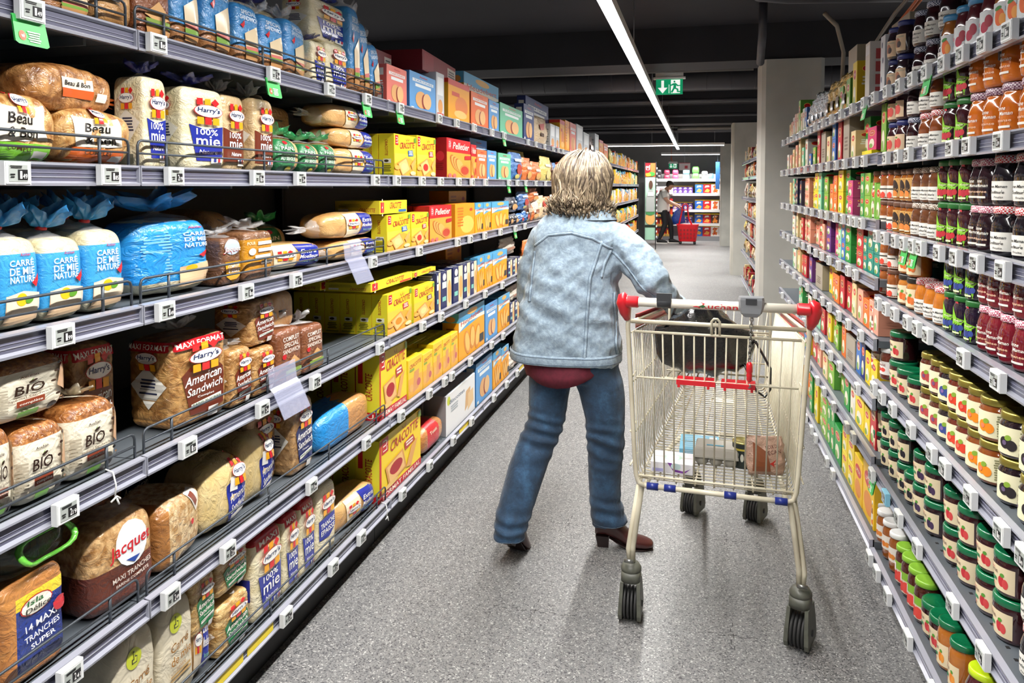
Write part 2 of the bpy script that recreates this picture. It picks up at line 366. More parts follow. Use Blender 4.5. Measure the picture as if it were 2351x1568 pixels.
# ---------------------------------------------------------------- shelving
M_shelf = mat('5F666D', 0.45, metal=0.2, name='grey_shelf_enamel'); M_back = mat('2A2A2E', 0.6); M_dark = mat('121214', 0.6)
M_rail = mat('85869A', 0.22, coat=0.5, name='price_rail_plastic'); M_raillip = mat('9A9CA8', 0.25, coat=0.4); M_raild = mat('5C5D70', 0.3, coat=0.5)
M_wire = mat('4A5057', 0.4, metal=0.5)
def rail_prof(z, side):   # outline in (x outwards, z)
    return [(0, z), (0.012, z - 0.001), (0.013, z + 0.004), (0.004, z + 0.008), (0.003, z + 0.034), (0.011, z + 0.038), (0.011, z + 0.042), (-0.004, z + 0.044), (-0.004, z)]
_hole = {}
def bay(label, side, xf, y0, y1, zs, depth, top, fences=(), base=0.1, near_end=False, holes=()):
    """side -1: shelves on the left (front faces +x); +1: on the right. zs = undersides of the price rails, top first."""
    t = empty('shelving_unit', (xf, (y0 + y1) / 2, 0)); tag(t, label, 'shelf', 'shelving units along the aisle')
    s = -side; L = (y1 - y0) / 2 - 0.002                       # s: direction of the front
    fx = lambda d: s * d                                       # d>0 towards the aisle
    def bx(g, d0, a, z0, d1, b, z1, m): g.box(min(fx(d0), fx(d1)), a, z0, max(fx(d0), fx(d1)), b, z1, m)
    g = MB(); bx(g, -depth, -L, base, -depth - 0.02, L, top, M_back)
    g.build('back_panel', t)
    for e in (-1, 1):
        g = MB(); bx(g, -depth + 0.03, e * L - 0.015 if e > 0 else -L - 0.0, 0, -depth, e * L if e > 0 else -L + 0.015, top + 0.02, M_dark)
        for k in range(int(top / 0.05)): bx(g, -depth + 0.0305, e * (L - 0.0095) - 0.002, 0.1 + k * 0.05, -depth + 0.031, e * (L - 0.0095) + 0.002, 0.12 + k * 0.05, M_back)
        g.build('upright', t)
    g = MB(); bx(g, -0.06, -L, 0, -0.075, L, zs[-1], M_dark); g.build('kick_plate', t)
    for i, z in enumerate(zs):
        g = MB(); bx(g, -depth, -L, z + 0.012, -0.004, L, z + 0.036, M_shelf)
        if i in holes:
            n = int(2 * L / 0.045)
            for k in range(n):
                for q in range(3):
                    yy = -L + 0.03 + k * 0.045; dd = -0.03 - q * 0.045
                    bx(g, dd, yy - 0.005, z + 0.0362, dd - 0.008, yy + 0.005, z + 0.0366, M_dark)
        for k in range(5):
            yy = -L + 0.1 + k * (2 * L - 0.2) / 4
            bx(g, -depth + 0.02, yy - 0.004, z - 0.008, -0.03, yy + 0.004, z + 0.012, M_shelf)
        o = g.build('shelf_board', t)
        g = MB(); pr = rail_prof(z, s)
        def seg(ids, m):
            vs = [(fx(pr[k][0]), e * L, pr[k][1]) for e in (-1, 1) for k in ids]; n = len(ids)
            g.add(vs, [(k, k + 1, n + k + 1, n + k) for k in range(n - 1)], m)
        seg([8, 0, 1, 2, 3], M_raillip); seg([3, 4], M_raild); seg([4, 5, 6, 7], M_raillip); seg([7, 8], M_rail)
        bx(g, 0.0032, -L, z + 0.015, 0.005, L, z + 0.017, M_raillip); bx(g, 0.0032, -L, z + 0.023, 0.0045, L, z + 0.0245, M_rail)
        bx(g, 0.0, -L, z + 0.0005, 0.012, -L + 0.002, z + 0.042, M_raillip); bx(g, 0.0, L - 0.002, z + 0.0005, 0.012, L, z + 0.042, M_raillip)
        g.build('price_rail', o)
        if i in fences:
            g = MB(); zt = z + 0.036; r = 0.0026; x = fx(-0.0065); a = L - 0.012; q = 0.012
            g.tube([(x, -a, zt), (x, -a, zt + 0.062 - q), (x, -a + q * 0.3, zt + 0.062 - q * 0.3), (x, -a + q, zt + 0.062), (x, a - q, zt + 0.062), (x, a - q * 0.3, zt + 0.062 - q * 0.3), (x, a, zt + 0.062 - q), (x, a, zt)], r * 1.15, M_wire, 6)
            g.tube([(x, -a, zt + 0.034), (x, a, zt + 0.034)], r, M_wire, 6)
            for e in (-0.86, -0.25, 0.3, 0.88): g.tube([(x - s * 0.001, e * a, zt - 0.01), (x - s * 0.001, e * a, zt + 0.062)], r * 1.3, M_wire, 6)
            g.build('wire_fence', o)
    return t
LZ = [1.712, 1.422, 1.12, 0.787, 0.467, 0.14]; LX = -1.17
RZ = [1.71, 1.492, 1.228, 1.0, 0.70, 0.395, 0.095]; RX = 0.63
TZ = [1.71, 1.497, 1.26, 1.055, 0.84, 0.628, 0.42, 0.12]
ordw = ['first', 'second', 'third', 'fourth', 'fifth', 'sixth', 'seventh', 'eighth', 'ninth', 'tenth', 'eleventh', 'twelfth', 'thirteenth', 'fourteenth', 'fifteenth', 'sixteenth', 'seventeenth', 'eighteenth', 'nineteenth', 'twentieth']
LB = [(0.05, 1.42), (1.42, 2.795), (2.795, 4.17), (4.17, 5.54), (5.54, 6.91), (6.91, 8.28), (8.28, 9.65), (9.65, 11.02), (11.02, 12.39), (12.39, 13.76), (13.76, 15.13), (15.13, 16.5)]
for i, (a, b_) in enumerate(LB):
    nm = 'sliced bread' if i < 2 else ('cracker boxes' if i < 4 else 'packets')
    bay('grey left shelving unit holding %s, %s from the camera' % (nm, ordw[i]), -1, LX, a, b_, LZ, 0.47, 1.79, fences=range(6) if i < 2 else (), holes=(5,) if i < 3 else ())
for i, (a, b_) in enumerate([(0.2, 1.55), (1.55, 2.9)]):
    bay('grey right shelving unit holding jam jars, %s from the camera' % ordw[i], 1, RX, a, b_, RZ, 0.45, 1.79, holes=(4, 5, 6))
for i, (a, b_) in enumerate([(2.9, 4.45), (4.45, 6.0)]):
    bay('grey right shelving unit holding tea boxes, %s from the jam' % ordw[i], 1, RX, a, b_, TZ, 0.45, 1.79)
for i, (a, b_) in enumerate([(7.25, 8.6), (8.6, 9.95), (9.95, 11.3)]):
    bay('right shelving unit between the columns, %s from the camera' % ordw[i], 1, 0.66, a, b_, TZ[:1] + [1.5, 1.24, 1.0, 0.76, 0.5, 0.12], 0.45, 1.79)
g = MB(); g.box(-1.66, 16.5, 0, -1.165, 16.53, 1.9, M_dark); tag(g.build('shelf_end'), 'tall black end panel closing the left shelving', 'panel')

# ---------------------------------------------------------------- price tags
M_tag = mat('E6E8E8', 0.35); M_scr = mat('A9AFAB', 0.3); M_ink = mat('1B1B1E', 0.4); M_w = mat('F4F4F2', 0.4)
def tag_mesh(price, blue=False):
    g = MB(); w, h, d = 0.027, 0.0205, 0.013; m = mat('8CC8E0', 0.35) if blue else M_tag
    g.box(-w, -d, -h, w, 0, h, m); g.box(-w + 0.002, -d - 0.0015, -h + 0.002, w - 0.002, -d, h - 0.002, m)
    a = g.mesh('price_tag')
    g = MB(); g.box(-w + 0.007, -d - 0.0022, -h + 0.006, w - 0.009, -d - 0.0015, h - 0.006, M_scr)
    fn = lambda u, v, l: Vector((-w + 0.007 + u * (2 * w - 0.016), -d - 0.0022 - 0.0002 * l, -h + 0.006 + v * (2 * h - 0.012)))
    art(g, [('R', 0.46, 0.08, 1.0, 0.72, M_ink), ('T', price[0], 0.63, 0.4, 0.12, 0.46, M_w), ('T', price[2:], 0.84, 0.32, 0.24, 0.3, M_w), ('L', 0.04, 0.78, 0.7, 0.97, 2, M_ink), ('L', 0.04, 0.2, 0.3, 0.5, 2, M_ink)], fn)
    b_ = g.mesh('screen'); return a, b_
_tm = [tag_mesh(p) for p in ('1,37', '1,49', '2,49', '2,19', '1,99', '2,41', '1,85', '2,29')]; _tmb = tag_mesh('1,85', True)
g = MB(); gm = mat('35B050', 0.35); fn = lambda u, v, l: Vector((-0.036 + 0.072 * u, -0.004 - 0.0004 * l, -0.052 + 0.045 * v))
g.add([(-0.034, -0.003, 0.0), (0.034, -0.003, 0.0), (0.036, -0.012, -0.048), (0.03, -0.013, -0.052), (-0.03, -0.013, -0.052), (-0.036, -0.012, -0.048)], [(0, 5, 4, 3, 2, 1)], gm)
g.add([(-0.034, -0.0, 0.0), (0.034, -0.0, 0.0), (0.036, -0.009, -0.048), (-0.036, -0.009, -0.048)], [(0, 1, 2, 3)], gm)
fn = lambda u, v, l: Vector((-0.034 + 0.068 * u, -0.0035 - 0.0095 * (1 - v) - 0.0004 * l, -0.052 * (1 - v)))
art(g, [('E', 0.2, 0.3, 0.11, 0.17, 'E2572E'), ('T', 'wi', 0.2, 0.3, 0.1, 0.14, 'FFFFFF'), ('L', 0.36, 0.1, 0.76, 0.5, 5, 'E8F6EA')], fn)
FLAP = g.mesh('offer_flap'); g = MB()
def place_tags(sidename, X, z, ys, rowname, rot, green=(), blue=(), lift=0.0):
    for k, y in enumerate(ys):
        a, b_ = _tmb if k in blue else _tm[(k * 5 + len(ys)) % 8]
        o = link('price_tag', a); o.location = (X + (0.012 if rot > 0 else -0.012), y, z + 0.021 + lift); o.rotation_euler = (0.0, 0, rot)
        tag(o, '%s electronic price tag, %s %s rail, %s from the camera' % ('light blue' if k in blue else ('white green-flapped' if k in green else 'white'), sidename, rowname, ordw[k] if k < 20 else str(k + 1) + 'th'), 'price tag', 'electronic price tags on the rails')
        link('screen', b_, o)
        if k in green: f = link('offer_flap', FLAP, o); f.location = (0, 0, -0.012)
LT = [[1.14, 1.47, 1.95, 2.29, 2.58, 2.9, 3.38, 3.65, 3.96, 4.33, 4.63, 5.33, 5.61, 5.95, 6.33, 6.58, 6.81],
 [1.1, 1.32, 1.52, 1.86, 2.09, 2.65, 2.86, 3.15, 3.4, 3.68, 3.92, 4.19, 4.75, 4.99, 5.26, 5.61, 5.99],
 [1.19, 1.48, 1.8, 2.06, 2.62, 3.11, 3.66, 3.88, 4.17, 4.53, 4.93, 5.23], [1.19, 1.55, 1.87, 2.17, 2.68, 3.15, 3.4, 3.8, 4.18, 4.58, 5.06],
 [1.19, 1.48, 1.7, 2.14, 2.55, 2.89, 3.23, 3.45, 3.56, 3.88, 4.32, 4.6, 5.06], [1.98, 2.28, 2.5, 2.9, 3.23, 3.58, 3.9, 4.37, 4.69, 4.99]]
rown = ['top', 'second', 'third', 'fourth', 'fifth', 'bottom']
for i, ys in enumerate(LT): place_tags('left', LX, LZ[i], ys, rown[i], PI / 2, green=(0, 2, 4, 5, 10) if i == 0 else ((12, 14) if i == 1 else ((10,) if i == 2 else ())))
RT = [[1.74, 1.88, 2.02, 2.16, 2.31, 2.45, 2.59, 2.75, 2.93, 3.1, 3.32, 3.56, 3.8, 4.04, 4.29, 4.57, 4.87, 5.18, 5.48, 5.79],
 [1.77, 1.96, 2.08, 2.28, 2.47, 2.59, 2.74, 3.08, 3.24, 3.46, 3.66, 3.89, 4.1, 4.36, 4.65, 4.93, 5.25, 5.53, 5.85],
 [1.74, 1.89, 2.03, 2.16, 2.32, 2.40, 2.5, 2.6, 2.74, 2.85], [1.75, 1.96, 2.24, 2.34, 2.44, 2.59, 2.7, 2.81],
 [1.6, 1.71, 1.89, 2.07, 2.18, 2.38, 2.59, 2.73, 2.85], [1.79, 1.99, 2.29, 2.49, 2.65, 2.85], [1.6, 1.72, 1.89, 2.12, 2.36, 2.6, 2.75, 2.86]]
rownr = ['top', 'second', 'third', 'fourth', 'fifth', 'sixth', 'bottom']
for i, ys in enumerate(RT): place_tags('right jam' if i > 1 else 'right', RX, RZ[i], ys, rownr[i], -PI / 2, green=(4, 9) if i == 0 else ((5, 6) if i == 2 else ((5,) if i == 5 else ())), blue=(4,) if i == 5 else ())
TT = {2: [3.1, 3.22, 3.32, 3.48, 3.66, 3.89, 4.08, 4.36, 4.6, 4.87, 5.18, 5.48, 5.79], 3: [3.2, 3.34, 3.56, 3.8, 4.01, 4.21, 4.44, 4.69, 4.91, 5.16, 5.41, 5.69],
 4: [3.08, 3.32, 3.53, 3.77, 3.97, 4.21, 4.49, 4.78, 5.08, 5.41, 5.71], 5: [3.12, 3.49, 3.71, 3.95, 4.14, 4.39, 4.6, 4.9, 5.3, 5.7], 6: [3.18, 3.31, 3.61, 3.87, 4.08, 4.39, 4.55, 5.0, 5.5], 7: [3.6, 3.76, 4.1, 4.24, 4.45, 5.0]}
for i, ys in TT.items(): place_tags('right tea', RX, TZ[i], ys, rownr[i] if i < 6 else ('seventh' if i == 6 else 'bottom'), -PI / 2)

def extra(name, label, cat, fn_):
    g = MB(); fn_(g); return tag(g.build(name), label, cat)
M_clear = film('C4C8E4', .3, 0.0)
def holder(y, z, w, label):
    def f(g):
        s = .03; g.add([(LX + .004 + x, y + dy, z + dz) for x, dz in ((-.0, .085), (.006, .03), (.016, .02), (.05, -.055)) for dy in (-w / 2, w / 2)], [(0, 1, 3, 2), (2, 3, 5, 4), (4, 5, 7, 6)], M_clear)
        g.add([(LX + .002 + x, y + dy, z + dz) for x, dz in ((-.0, .085), (.006, .03), (.016, .02), (.05, -.055)) for dy in (-w / 2, w / 2)], [(0, 2, 3, 1), (2, 4, 5, 3), (4, 6, 7, 5)], M_clear)
    extra('sign_holder', label, 'sign holder', f)
holder(2.0, LZ[3] + .03, .15, 'empty clear plastic sign holder on the fourth left rail'); holder(2.48, LZ[2] + .02, .14, 'empty clear plastic sign holder on the third left rail')
def zip_(y, z, lab):
    def f(g):
        g.tube([(LX + .016, y, z - .006), (LX + .018, y + .001, z + .02), (LX + .012, y, z + .046), (LX - .006, y, z + .05)], .0018, M_w, 5); g.tube([(LX + .016, y - .012, z - .012), (LX + .02, y, z - .004), (LX + .016, y + .014, z - .014)], .0022, M_w, 5); g.tube([(LX + .018, y, z - .004), (LX + .022, y + .004, z - .022)], .002, M_w, 5)
    extra('cable_tie', lab, 'cable tie', f)
zip_(1.32, LZ[3], 'white knotted tie round the fourth left rail'); zip_(2.74, LZ[5], 'white knotted tie round the bottom left rail')
def yel(y0, y1, lab):
    def f(g): g.box(LX + .0045, y0, LZ[5] + .009, LX + .006, y1, LZ[5] + .033, mat('E8CE2A', .4))
    extra('rail_insert', lab, 'label strip', f)
yel(1.62, 1.78, 'yellow paper strip in the bottom left rail below the beige bread bags'); yel(1.8, 1.93, 'second yellow paper strip in the bottom left rail'); yel(3.72, 3.95, 'yellow and orange paper strip under the white rusk box'); yel(5.1, 5.5, 'far yellow strip in the bottom left rail by the woman')
# ---------------------------------------------------------------- kinds of goods: each is a tree of shared meshes
KINDS = {}
class K:
    def __init__(s, root, w, d, h, tree, desc, cat): s.root, s.w, s.d, s.h, s.tree, s.desc, s.cat = root, w, d, h, tree, desc, cat; s.th = 0.0
def kind(key, root, w, d, h, tree, desc, cat): KINDS[key] = K(root, w, d, h, tree, desc, cat)

def chambox(g, w, d, h, m, mt=None, c=0.0012):
    def ring(i, z): a, b = w / 2 - i, d / 2 - i; return [Vector(p) for p in ((-a + c, -b, z), (a - c, -b, z), (a, -b + c, z), (a, b - c, z), (a - c, b, z), (-a + c, b, z), (-a, b - c, z), (-a, -b + c, z))]
    g.loft([ring(c, 0), ring(0, c), ring(0, h - c), ring(c, h)], m, smooth=False)
    if mt: g.box(-w / 2 + c, -d / 2 + c, h, w / 2 - c, d / 2 - c, h + 0.0003, mt)
def box_kind(key, w, d, h, col, desc, front=(), side=(), top=(), sidec=None, topc=None, cat='box', root='cracker_box', flap='8A6A20'):
    g = MB(); chambox(g, w, d, h, mat(col, 0.38))
    F_ = lambda u, v, l: Vector((-w / 2 + u * w, -d / 2 - EPS * l, v * h))
    Ls = lambda u, v, l: Vector((-w / 2 - EPS * l, d / 2 - u * d, v * h))
    Rs = lambda u, v, l: Vector((w / 2 + EPS * l, -d / 2 + u * d, v * h))
    T_ = lambda u, v, l: Vector((-w / 2 + u * w, -d / 2 + v * d, h + EPS * l))
    e = 0.012
    art(g, list(front), F_, asp=w / h)
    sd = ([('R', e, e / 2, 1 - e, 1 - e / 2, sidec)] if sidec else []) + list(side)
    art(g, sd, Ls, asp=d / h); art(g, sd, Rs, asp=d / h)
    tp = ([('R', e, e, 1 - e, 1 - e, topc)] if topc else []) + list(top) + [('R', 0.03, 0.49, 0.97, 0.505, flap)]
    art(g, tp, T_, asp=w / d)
    kind(key, root, w, d, h, (root, g.mesh(root), []), desc, cat)

def sgp(x, e): return math.copysign(abs(x) ** e, x)
def loaf_kind(key, w, d, h, desc, body, zone=None, front=(), side=(), e1=0.26, e2=0.24, tuft=None, root='bread_loaf', cat='bread', lumps=0.0, tie='C8202A', slices=0, seed=1, clip=True, face_bulge=1.0):
    """Rounded loaf in a printed bag: body, printed label, and the gathered film at the top or at one end."""
    a, b, c = w / 2, d / 2, h / 2; n, m = 48, (60 if slices else 26); th_ = 0.0; g = MB(); rr = random.Random(seed)
    off = Vector((rr.uniform(0, 9), rr.uniform(0, 9), rr.uniform(0, 9)))
    def lump(p):
        if slices:
            q = 1 + 0.012 - 0.03 * max(0, math.cos(p.z / h * 2 * PI * slices)) ** 6
            p = Vector((p.x * q, p.y * (1 + (q - 1) * 0.4), p.z))
        if lumps:
            k = lumps * noise.noise(p * 22 + off); q = Vector((p.x, p.y, p.z - c)); p = p + q.normalized() * k
        return p
    vs = []
    for j in range(m + 1):
        v = -PI / 2 + PI * j / m
        for i in range(n):
            u = 2 * PI * i / n
            vs.append(lump(Vector((a * sgp(math.cos(v), e1) * sgp(math.cos(u), e2), b * sgp(math.cos(v), e1) * sgp(math.sin(u), e2), c + c * sgp(math.sin(v), e1)))))
    byM = {}
    for j in range(m):
        for i in range(n):
            i2 = (i + 1) % n; f = (j * n + i, j * n + i2, (j + 1) * n + i2, (j + 1) * n + i)
            cc = (vs[f[0]] + vs[f[1]] + vs[f[2]] + vs[f[3]]) / 4
            mm = zone(cc.x / a, cc.y / b, cc.z / h) if zone else None
            byM.setdefault(mm or body, []).append(f)
    g2 = MB(); g2.v = [tuple(p) for p in vs]
    for mm, fs in byM.items():
        k = g2.idx(mm if not isinstance(mm, str) else bagmat(mm))
        for f in fs: g2.f.append(f); g2.mi.append(k); g2.sm.append(True)
    me = g2.mesh(root); ch = []
    def surf(x, z, l, sgn=-1, ax=0):
        s_ = max(0.0, (1 - min(1, abs((z - c) / c)) ** (2 / e1))) ** (e1 / e2)
        if ax == 0: y = b * max(0.0, s_ - min(1, abs(x / a)) ** (2 / e2)) ** (e2 / 2); p = Vector((x, sgn * y, z)); q = lump(p); q.y += sgn * 0.0005 * (l + 2.2); return q
        y = a * max(0.0, s_ - min(1, abs(x / b)) ** (2 / e2)) ** (e2 / 2); p = Vector((sgn * y, x, z)); q = lump(p); q.x += sgn * 0.0005 * (l + 2.2); return q
    if front:
        g = MB(); art(g, list(front), lambda u, v, l: surf((u - 0.5) * w * 0.995, v * h, l), asp=w / h, nx=14, ny=16, sub=3, rough=0.25, coat=0.6)
        ch.append(('label', g.mesh('label'), []))
    if side:
        g = MB(); art(g, list(side), lambda u, v, l: surf((0.5 - u) * d * 0.99, v * h, l, -1, 1), asp=d / h, nx=10, ny=12, sub=3, rough=0.25, coat=0.6)
        ch.append(('side_print', g.mesh('side_print'), []))
    if tuft:
        pos, fm, size = tuft[:3]; fm2 = tuft[3] if len(tuft) > 3 else None
        g = MB(); k1, k2, ph = rr.uniform(5, 7), rr.uniform(9, 13), rr.uniform(0, 6)
        prof = [(w * 0.40, -0.004), (w * 0.33, 0.006), (w * 0.18, 0.014), (0.010, 0.022), (0.009, 0.028)]
        def ruf(i, A): return 0.05 * math.sin(round(k2) * A) if i < 3 else 0.1 * math.sin(9 * A)
        q1, q2 = round(k1), round(k2)
        if pos == 'top': M = Matrix.Translation((0, 0, h - 0.002)) @ Matrix.Rotation(rr.uniform(-0.3, 0.3), 4, 'X') @ Matrix.Rotation(rr.uniform(-.3, .3), 4, 'Y') @ Matrix.Diagonal((1, min(1.0, d / w), tuft[4] if len(tuft) > 4 else 0.7, 1)); th_ = .122 * (tuft[4] if len(tuft) > 4 else .7)
        else:
            sg = 1 if pos == 'right' else -1
            M = Matrix.Translation((sg * (a - 0.004), 0, c * 0.9)) @ Matrix.Rotation(sg * PI / 2, 4, 'Y') @ Matrix.Rotation(rr.uniform(-0.4, 0.1) * sg, 4, 'Y') @ Matrix.Diagonal((h / w * 0.9, d / w * 0.8, 0.8, 1))
        g.lathe(prof, fm, 28, M, ruf=ruf, cap=False)
        NN = 72; vs = []; PF = [(.009, .028, 0), (size * .3, .034, .3), (size * .5, .043, .6), (size * .72, .055, .85), (size * .8, .068, 1), (size * .78, .080, 1.2)]
        for j, (r_, z_, t_) in enumerate(PF):
            for i in range(NN):
                A = 2 * PI * i / NN; f = 1 + t_ * (.30 * math.sin(q1 * A + ph + .25 * j) + .16 * math.sin(q2 * A + 1.3 * j) + .35 * noise.noise(Vector((2 * math.cos(A) + seed, 2 * math.sin(A), j * .7))))
                vs.append(M @ Vector((r_ * f * math.cos(A), r_ * f * math.sin(A), z_ + t_ * (.012 * math.sin(q1 * A + 1 + ph) + .006 * math.sin(q2 * A)))))
        g.add(vs, [(j * NN + i, j * NN + (i + 1) % NN, (j + 1) * NN + (i + 1) % NN, (j + 1) * NN + i) for j in range(5) for i in range(NN)], fm2 or fm, True)
        sub = []
        if clip:
            q = MB(); q.lathe([(0.011, 0.021), (0.012, 0.023), (0.012, 0.029), (0.011, 0.031)], mat(tie, 0.3), 12, M); sub.append(('bag_tie', q.mesh('bag_tie'), []))
        ch.append(('gathered_film', g.mesh('gathered_film'), sub))
    kind(key, root, w, d, h, (root, me, ch), desc, cat); KINDS[key].th = th_

def harrys(cx, cy, s, asp, sx=1.0):   # s: width of the oval in face widths
    w, h = s * sx, s * asp * 0.42
    q = w * 0.2; r = h * 0.28; it = []
    for k, c in enumerate(('D8262C', 'F2A81E', 'D8262C')):
        x = cx + (k - 1) * q * 1.3; y = cy + h * 0.72
        it.append(('P', [(x - q / 2, y - r), (x + q / 2, y - r * 0.8), (x + q / 2, y + r), (x - q / 2, y + r * 0.9)] if k < 2 else [(x, y - r * 1.2), (x + q * .7, y), (x, y + r * 1.2), (x - q * .7, y)], c))
    for k, c in enumerate(('F2A81E', 'D8262C', 'F2A81E')):
        x = cx + (k - 1) * q * 1.3; y = cy - h * 0.78; it.append(('R', x - q * 0.56, y - r, x + q * 0.56, y + r, c))
    return it + [('E', cx, cy, w / 2, h / 2, 'C8323A'), ('E', cx, cy, w / 2 * 0.95, h / 2 * 0.93, 'FBFAF4'), ('T', "Harry's", cx, cy + h * 0.03, w * 0.76, h * 0.5, 0.15, '1C2C5E')]
def toast(cx, cy, s, asp, top=None, c='D99A4E', c2='EFC07A', rot=0.5):
    q = lambda x, y: (cx + (x * math.cos(rot) - y * math.sin(rot)) * s, cy + (x * math.sin(rot) + y * math.cos(rot)) * s * asp)
    it = [('P', [q(-.5, -.5), q(.5, -.5), q(.5, .5), q(-.5, .5)], c), ('P', [q(-.42, -.42), q(.42, -.42), q(.42, .42), q(-.42, .42)], c2)]
    if top: it.append(('E', cx, cy, s * 0.3, s * asp * 0.26, top))
    return it
def crac_art(chip, topc, asp):
    return [('R', .0, .0, 1, .46, 'F0A93C'), ('P', [(0, .3), (.6, .5), (1, .35), (1, .55), (0, .55)], 'F6C845'), ('R', .04, .74, .17, .97, 'C8202A'), ('T', 'LU', .105, .855, .18, .07, 0, PI / 2, 'FBF3E0'),
            ('T', 'CRACOTTE', .58, .76, .68, .15, .18, .1, 'B5282A'), ('P', [(.5, .95), (.54, .86), (.56, .86)], 'B5282A'), ('P', [(.62, .97), (.58, .87), (.6, .87)], 'B5282A'), ('P', [(.68, .94), (.63, .87), (.65, .87)], 'B5282A'),
            ('P', [(.62, .5), (.86, .52), (.82, .66), (.6, .64)], chip), ('L', .64, .53, .82, .64, 3, 'F4EEDC'), ('R', .9, .85, .98, .97, '6FA43A')] + \
           toast(.42, .25, .44, asp, topc) + [('P', [(.72, .3), (.95, .5), (.97, .42), (.8, .18)], 'E2A659'), ('E', .82, .1, .13, .05, 'F6DFA0'), ('E', .1, .22, .12, .05, 'E5AC55')]
crac_side = [('T', 'CRACOTTE', .5, .68, 1.1, .06, .15, -PI / 2, 'A83226'), ('R', .1, .05, .9, .08, '9AA02A'), ('L', .2, .12, .8, .28, 4, '6E6A20'), ('R', .3, .32, .8, .42, 'E9E6CE'), ('E', .5, .37, .15, .03, '383018')]
for kk, chip, tp, nm in (('cracA', '2D6CA8', 'F7E08A', 'blue-flashed'), ('cracB', 'B83A30', 'C22B24', 'red-flashed'), ('cracC', '7A3B22', 'F0D890', 'brown-flashed'), ('cracD', 'C8382E', 'E88A1E', 'honey-toast')):
    box_kind(kk, .155, .068, .20, 'F6D32A', 'yellow %s crispbread box' % nm, crac_art(chip, tp, .155 / .2), crac_side, [('L', .1, .1, .9, .4, 3, 'C9B020')], sidec='E3D62E', topc='E9DC38')
    box_kind(kk + 'f', .17, .19, .072, 'F2DC2E', 'yellow %s crispbread box lying flat' % nm, [('R', .02, .1, .14, .9, 'C8202A'), ('T', 'LU', .08, .5, .55, .07, 0, PI / 2, 'FBF3E0'), ('T', 'CRACOTTE', .55, .62, .42, .5, .15, 'B5282A'), ('R', .66, .08, .96, .28, chip)],
             [('T', 'CRACOTTE', .72, .3, .35, .3, .15, 'A83226'), ('L', .08, .5, .6, .8, 3, 'B0A428'), ('R', .08, .2, .3, .4, 'E9E6CE')], [('L', .1, .1, .9, .4, 3, 'C9B020')], sidec='DCCB34', topc='E9DC38')
box_kind('fam', .215, .10, .245, 'F2D22C', 'large family crispbread box with red base', [('R', 0, 0, 1, .12, 'C8202A'), ('T', 'FORMAT FAMILIAL', .52, .06, .9, .075, 'FBF3E0'), ('R', 0, .12, .04, .98, 'C8202A'), ('R', .05, .74, .19, .99, 'C8202A'), ('T', 'LU', .12, .865, .2, .08, 0, PI / 2, 'FBF3E0'),
    ('T', 'CRACOTTE', .58, .78, .68, .16, .18, .08, 'B5282A'), ('P', [(.5, .97), (.54, .9), (.56, .9)], 'B5282A'), ('P', [(.62, .98), (.58, .9), (.6, .9)], 'B5282A'), ('P', [(.58, .5), (.84, .54), (.78, .67), (.56, .64)], 'B83A30'), ('L', .6, .54, .78, .64, 2, 'F4EEDC')] +
    toast(.36, .36, .42, .86, 'C4202A', rot=.2) + [('E', .36, .38, .15, .1, 'A81420'), ('P', [(.6, .2), (.74, .5), (.9, .55), (.72, .16)], 'E2A659'), ('E', .25, .17, .16, .04, 'E9C070'), ('R', .92, .88, .99, .98, '7FA43A')],
    [('R', .1, .55, .3, .97, 'C8202A'), ('T', 'CRACOTTE', .55, .5, 1.0, .12, .15, PI / 2, 'A83226'), ('R', 0, 0, 1, .12, 'C8202A'), ('T', 'LU', .5, .06, .5, .07, 'FBF3E0')], [('L', .1, .1, .9, .4, 3, 'C9B020')], sidec='E6E03A', topc='E9DC38')
box_kind('cracS', .105, .075, .165, 'F3C83A', 'small yellow crispbread box with pink grains', [('T', 'CRACOTTE', .5, .82, .8, .1, .15, .08, 'B5282A'), ('R', 0, 0, 1, .5, 'F0B040'), ('P', [(.3, .1), (.7, .15), (.75, .65), (.4, .62)], 'D9985A'), ('E', .72, .3, .14, .1, 'C05A60'), ('E', .2, .25, .14, .1, 'E6B060'), ('R', .08, .68, .4, .74, '8FA83A')],
    [('T', 'CRACOTTE', .5, .6, 1.1, .08, .15, -PI / 2, 'A83226')], [('R', .2, .2, .8, .6, 'D8BE28')], sidec='EFD22E', topc='F2E234')
box_kind('pell', .17, .085, .225, 'C41A22', 'red toasted-bread box', [('R', 0, 0, 1, .66, 'F0A03C'), ('R', .06, .74, .16, .96, 'D8606A'), ('T', 'LU', .11, .85, .16, .06, 0, PI / 2, 'FBF3E0'), ('T', 'Pelletier', .58, .83, .68, .17, .15, 'FBF3E0')] + [('E', .3 + .05 * k, .4 - .02 * k, .13, .22, .5, ('B8702A', 'E4AA5C')[k % 2]) for k in range(6)] +
    [('E', .72, .22, .22, .15, 'D98A40'), ('E', .72, .22, .17, .11, 'B8402A'), ('P', [(.72, .5), (.98, .52), (.98, .62), (.72, .6)], 'C02028'), ('E', .1, .08, .07, .05, 'E46A60'), ('E', .28, .08, .07, .05, 'E46A60')],
    [('E', .6, .55, .25, .12, 'D8303A'), ('L', .2, .2, .8, .4, 4, '8A1A1C')], [], sidec='A81A20', topc='B8202A')
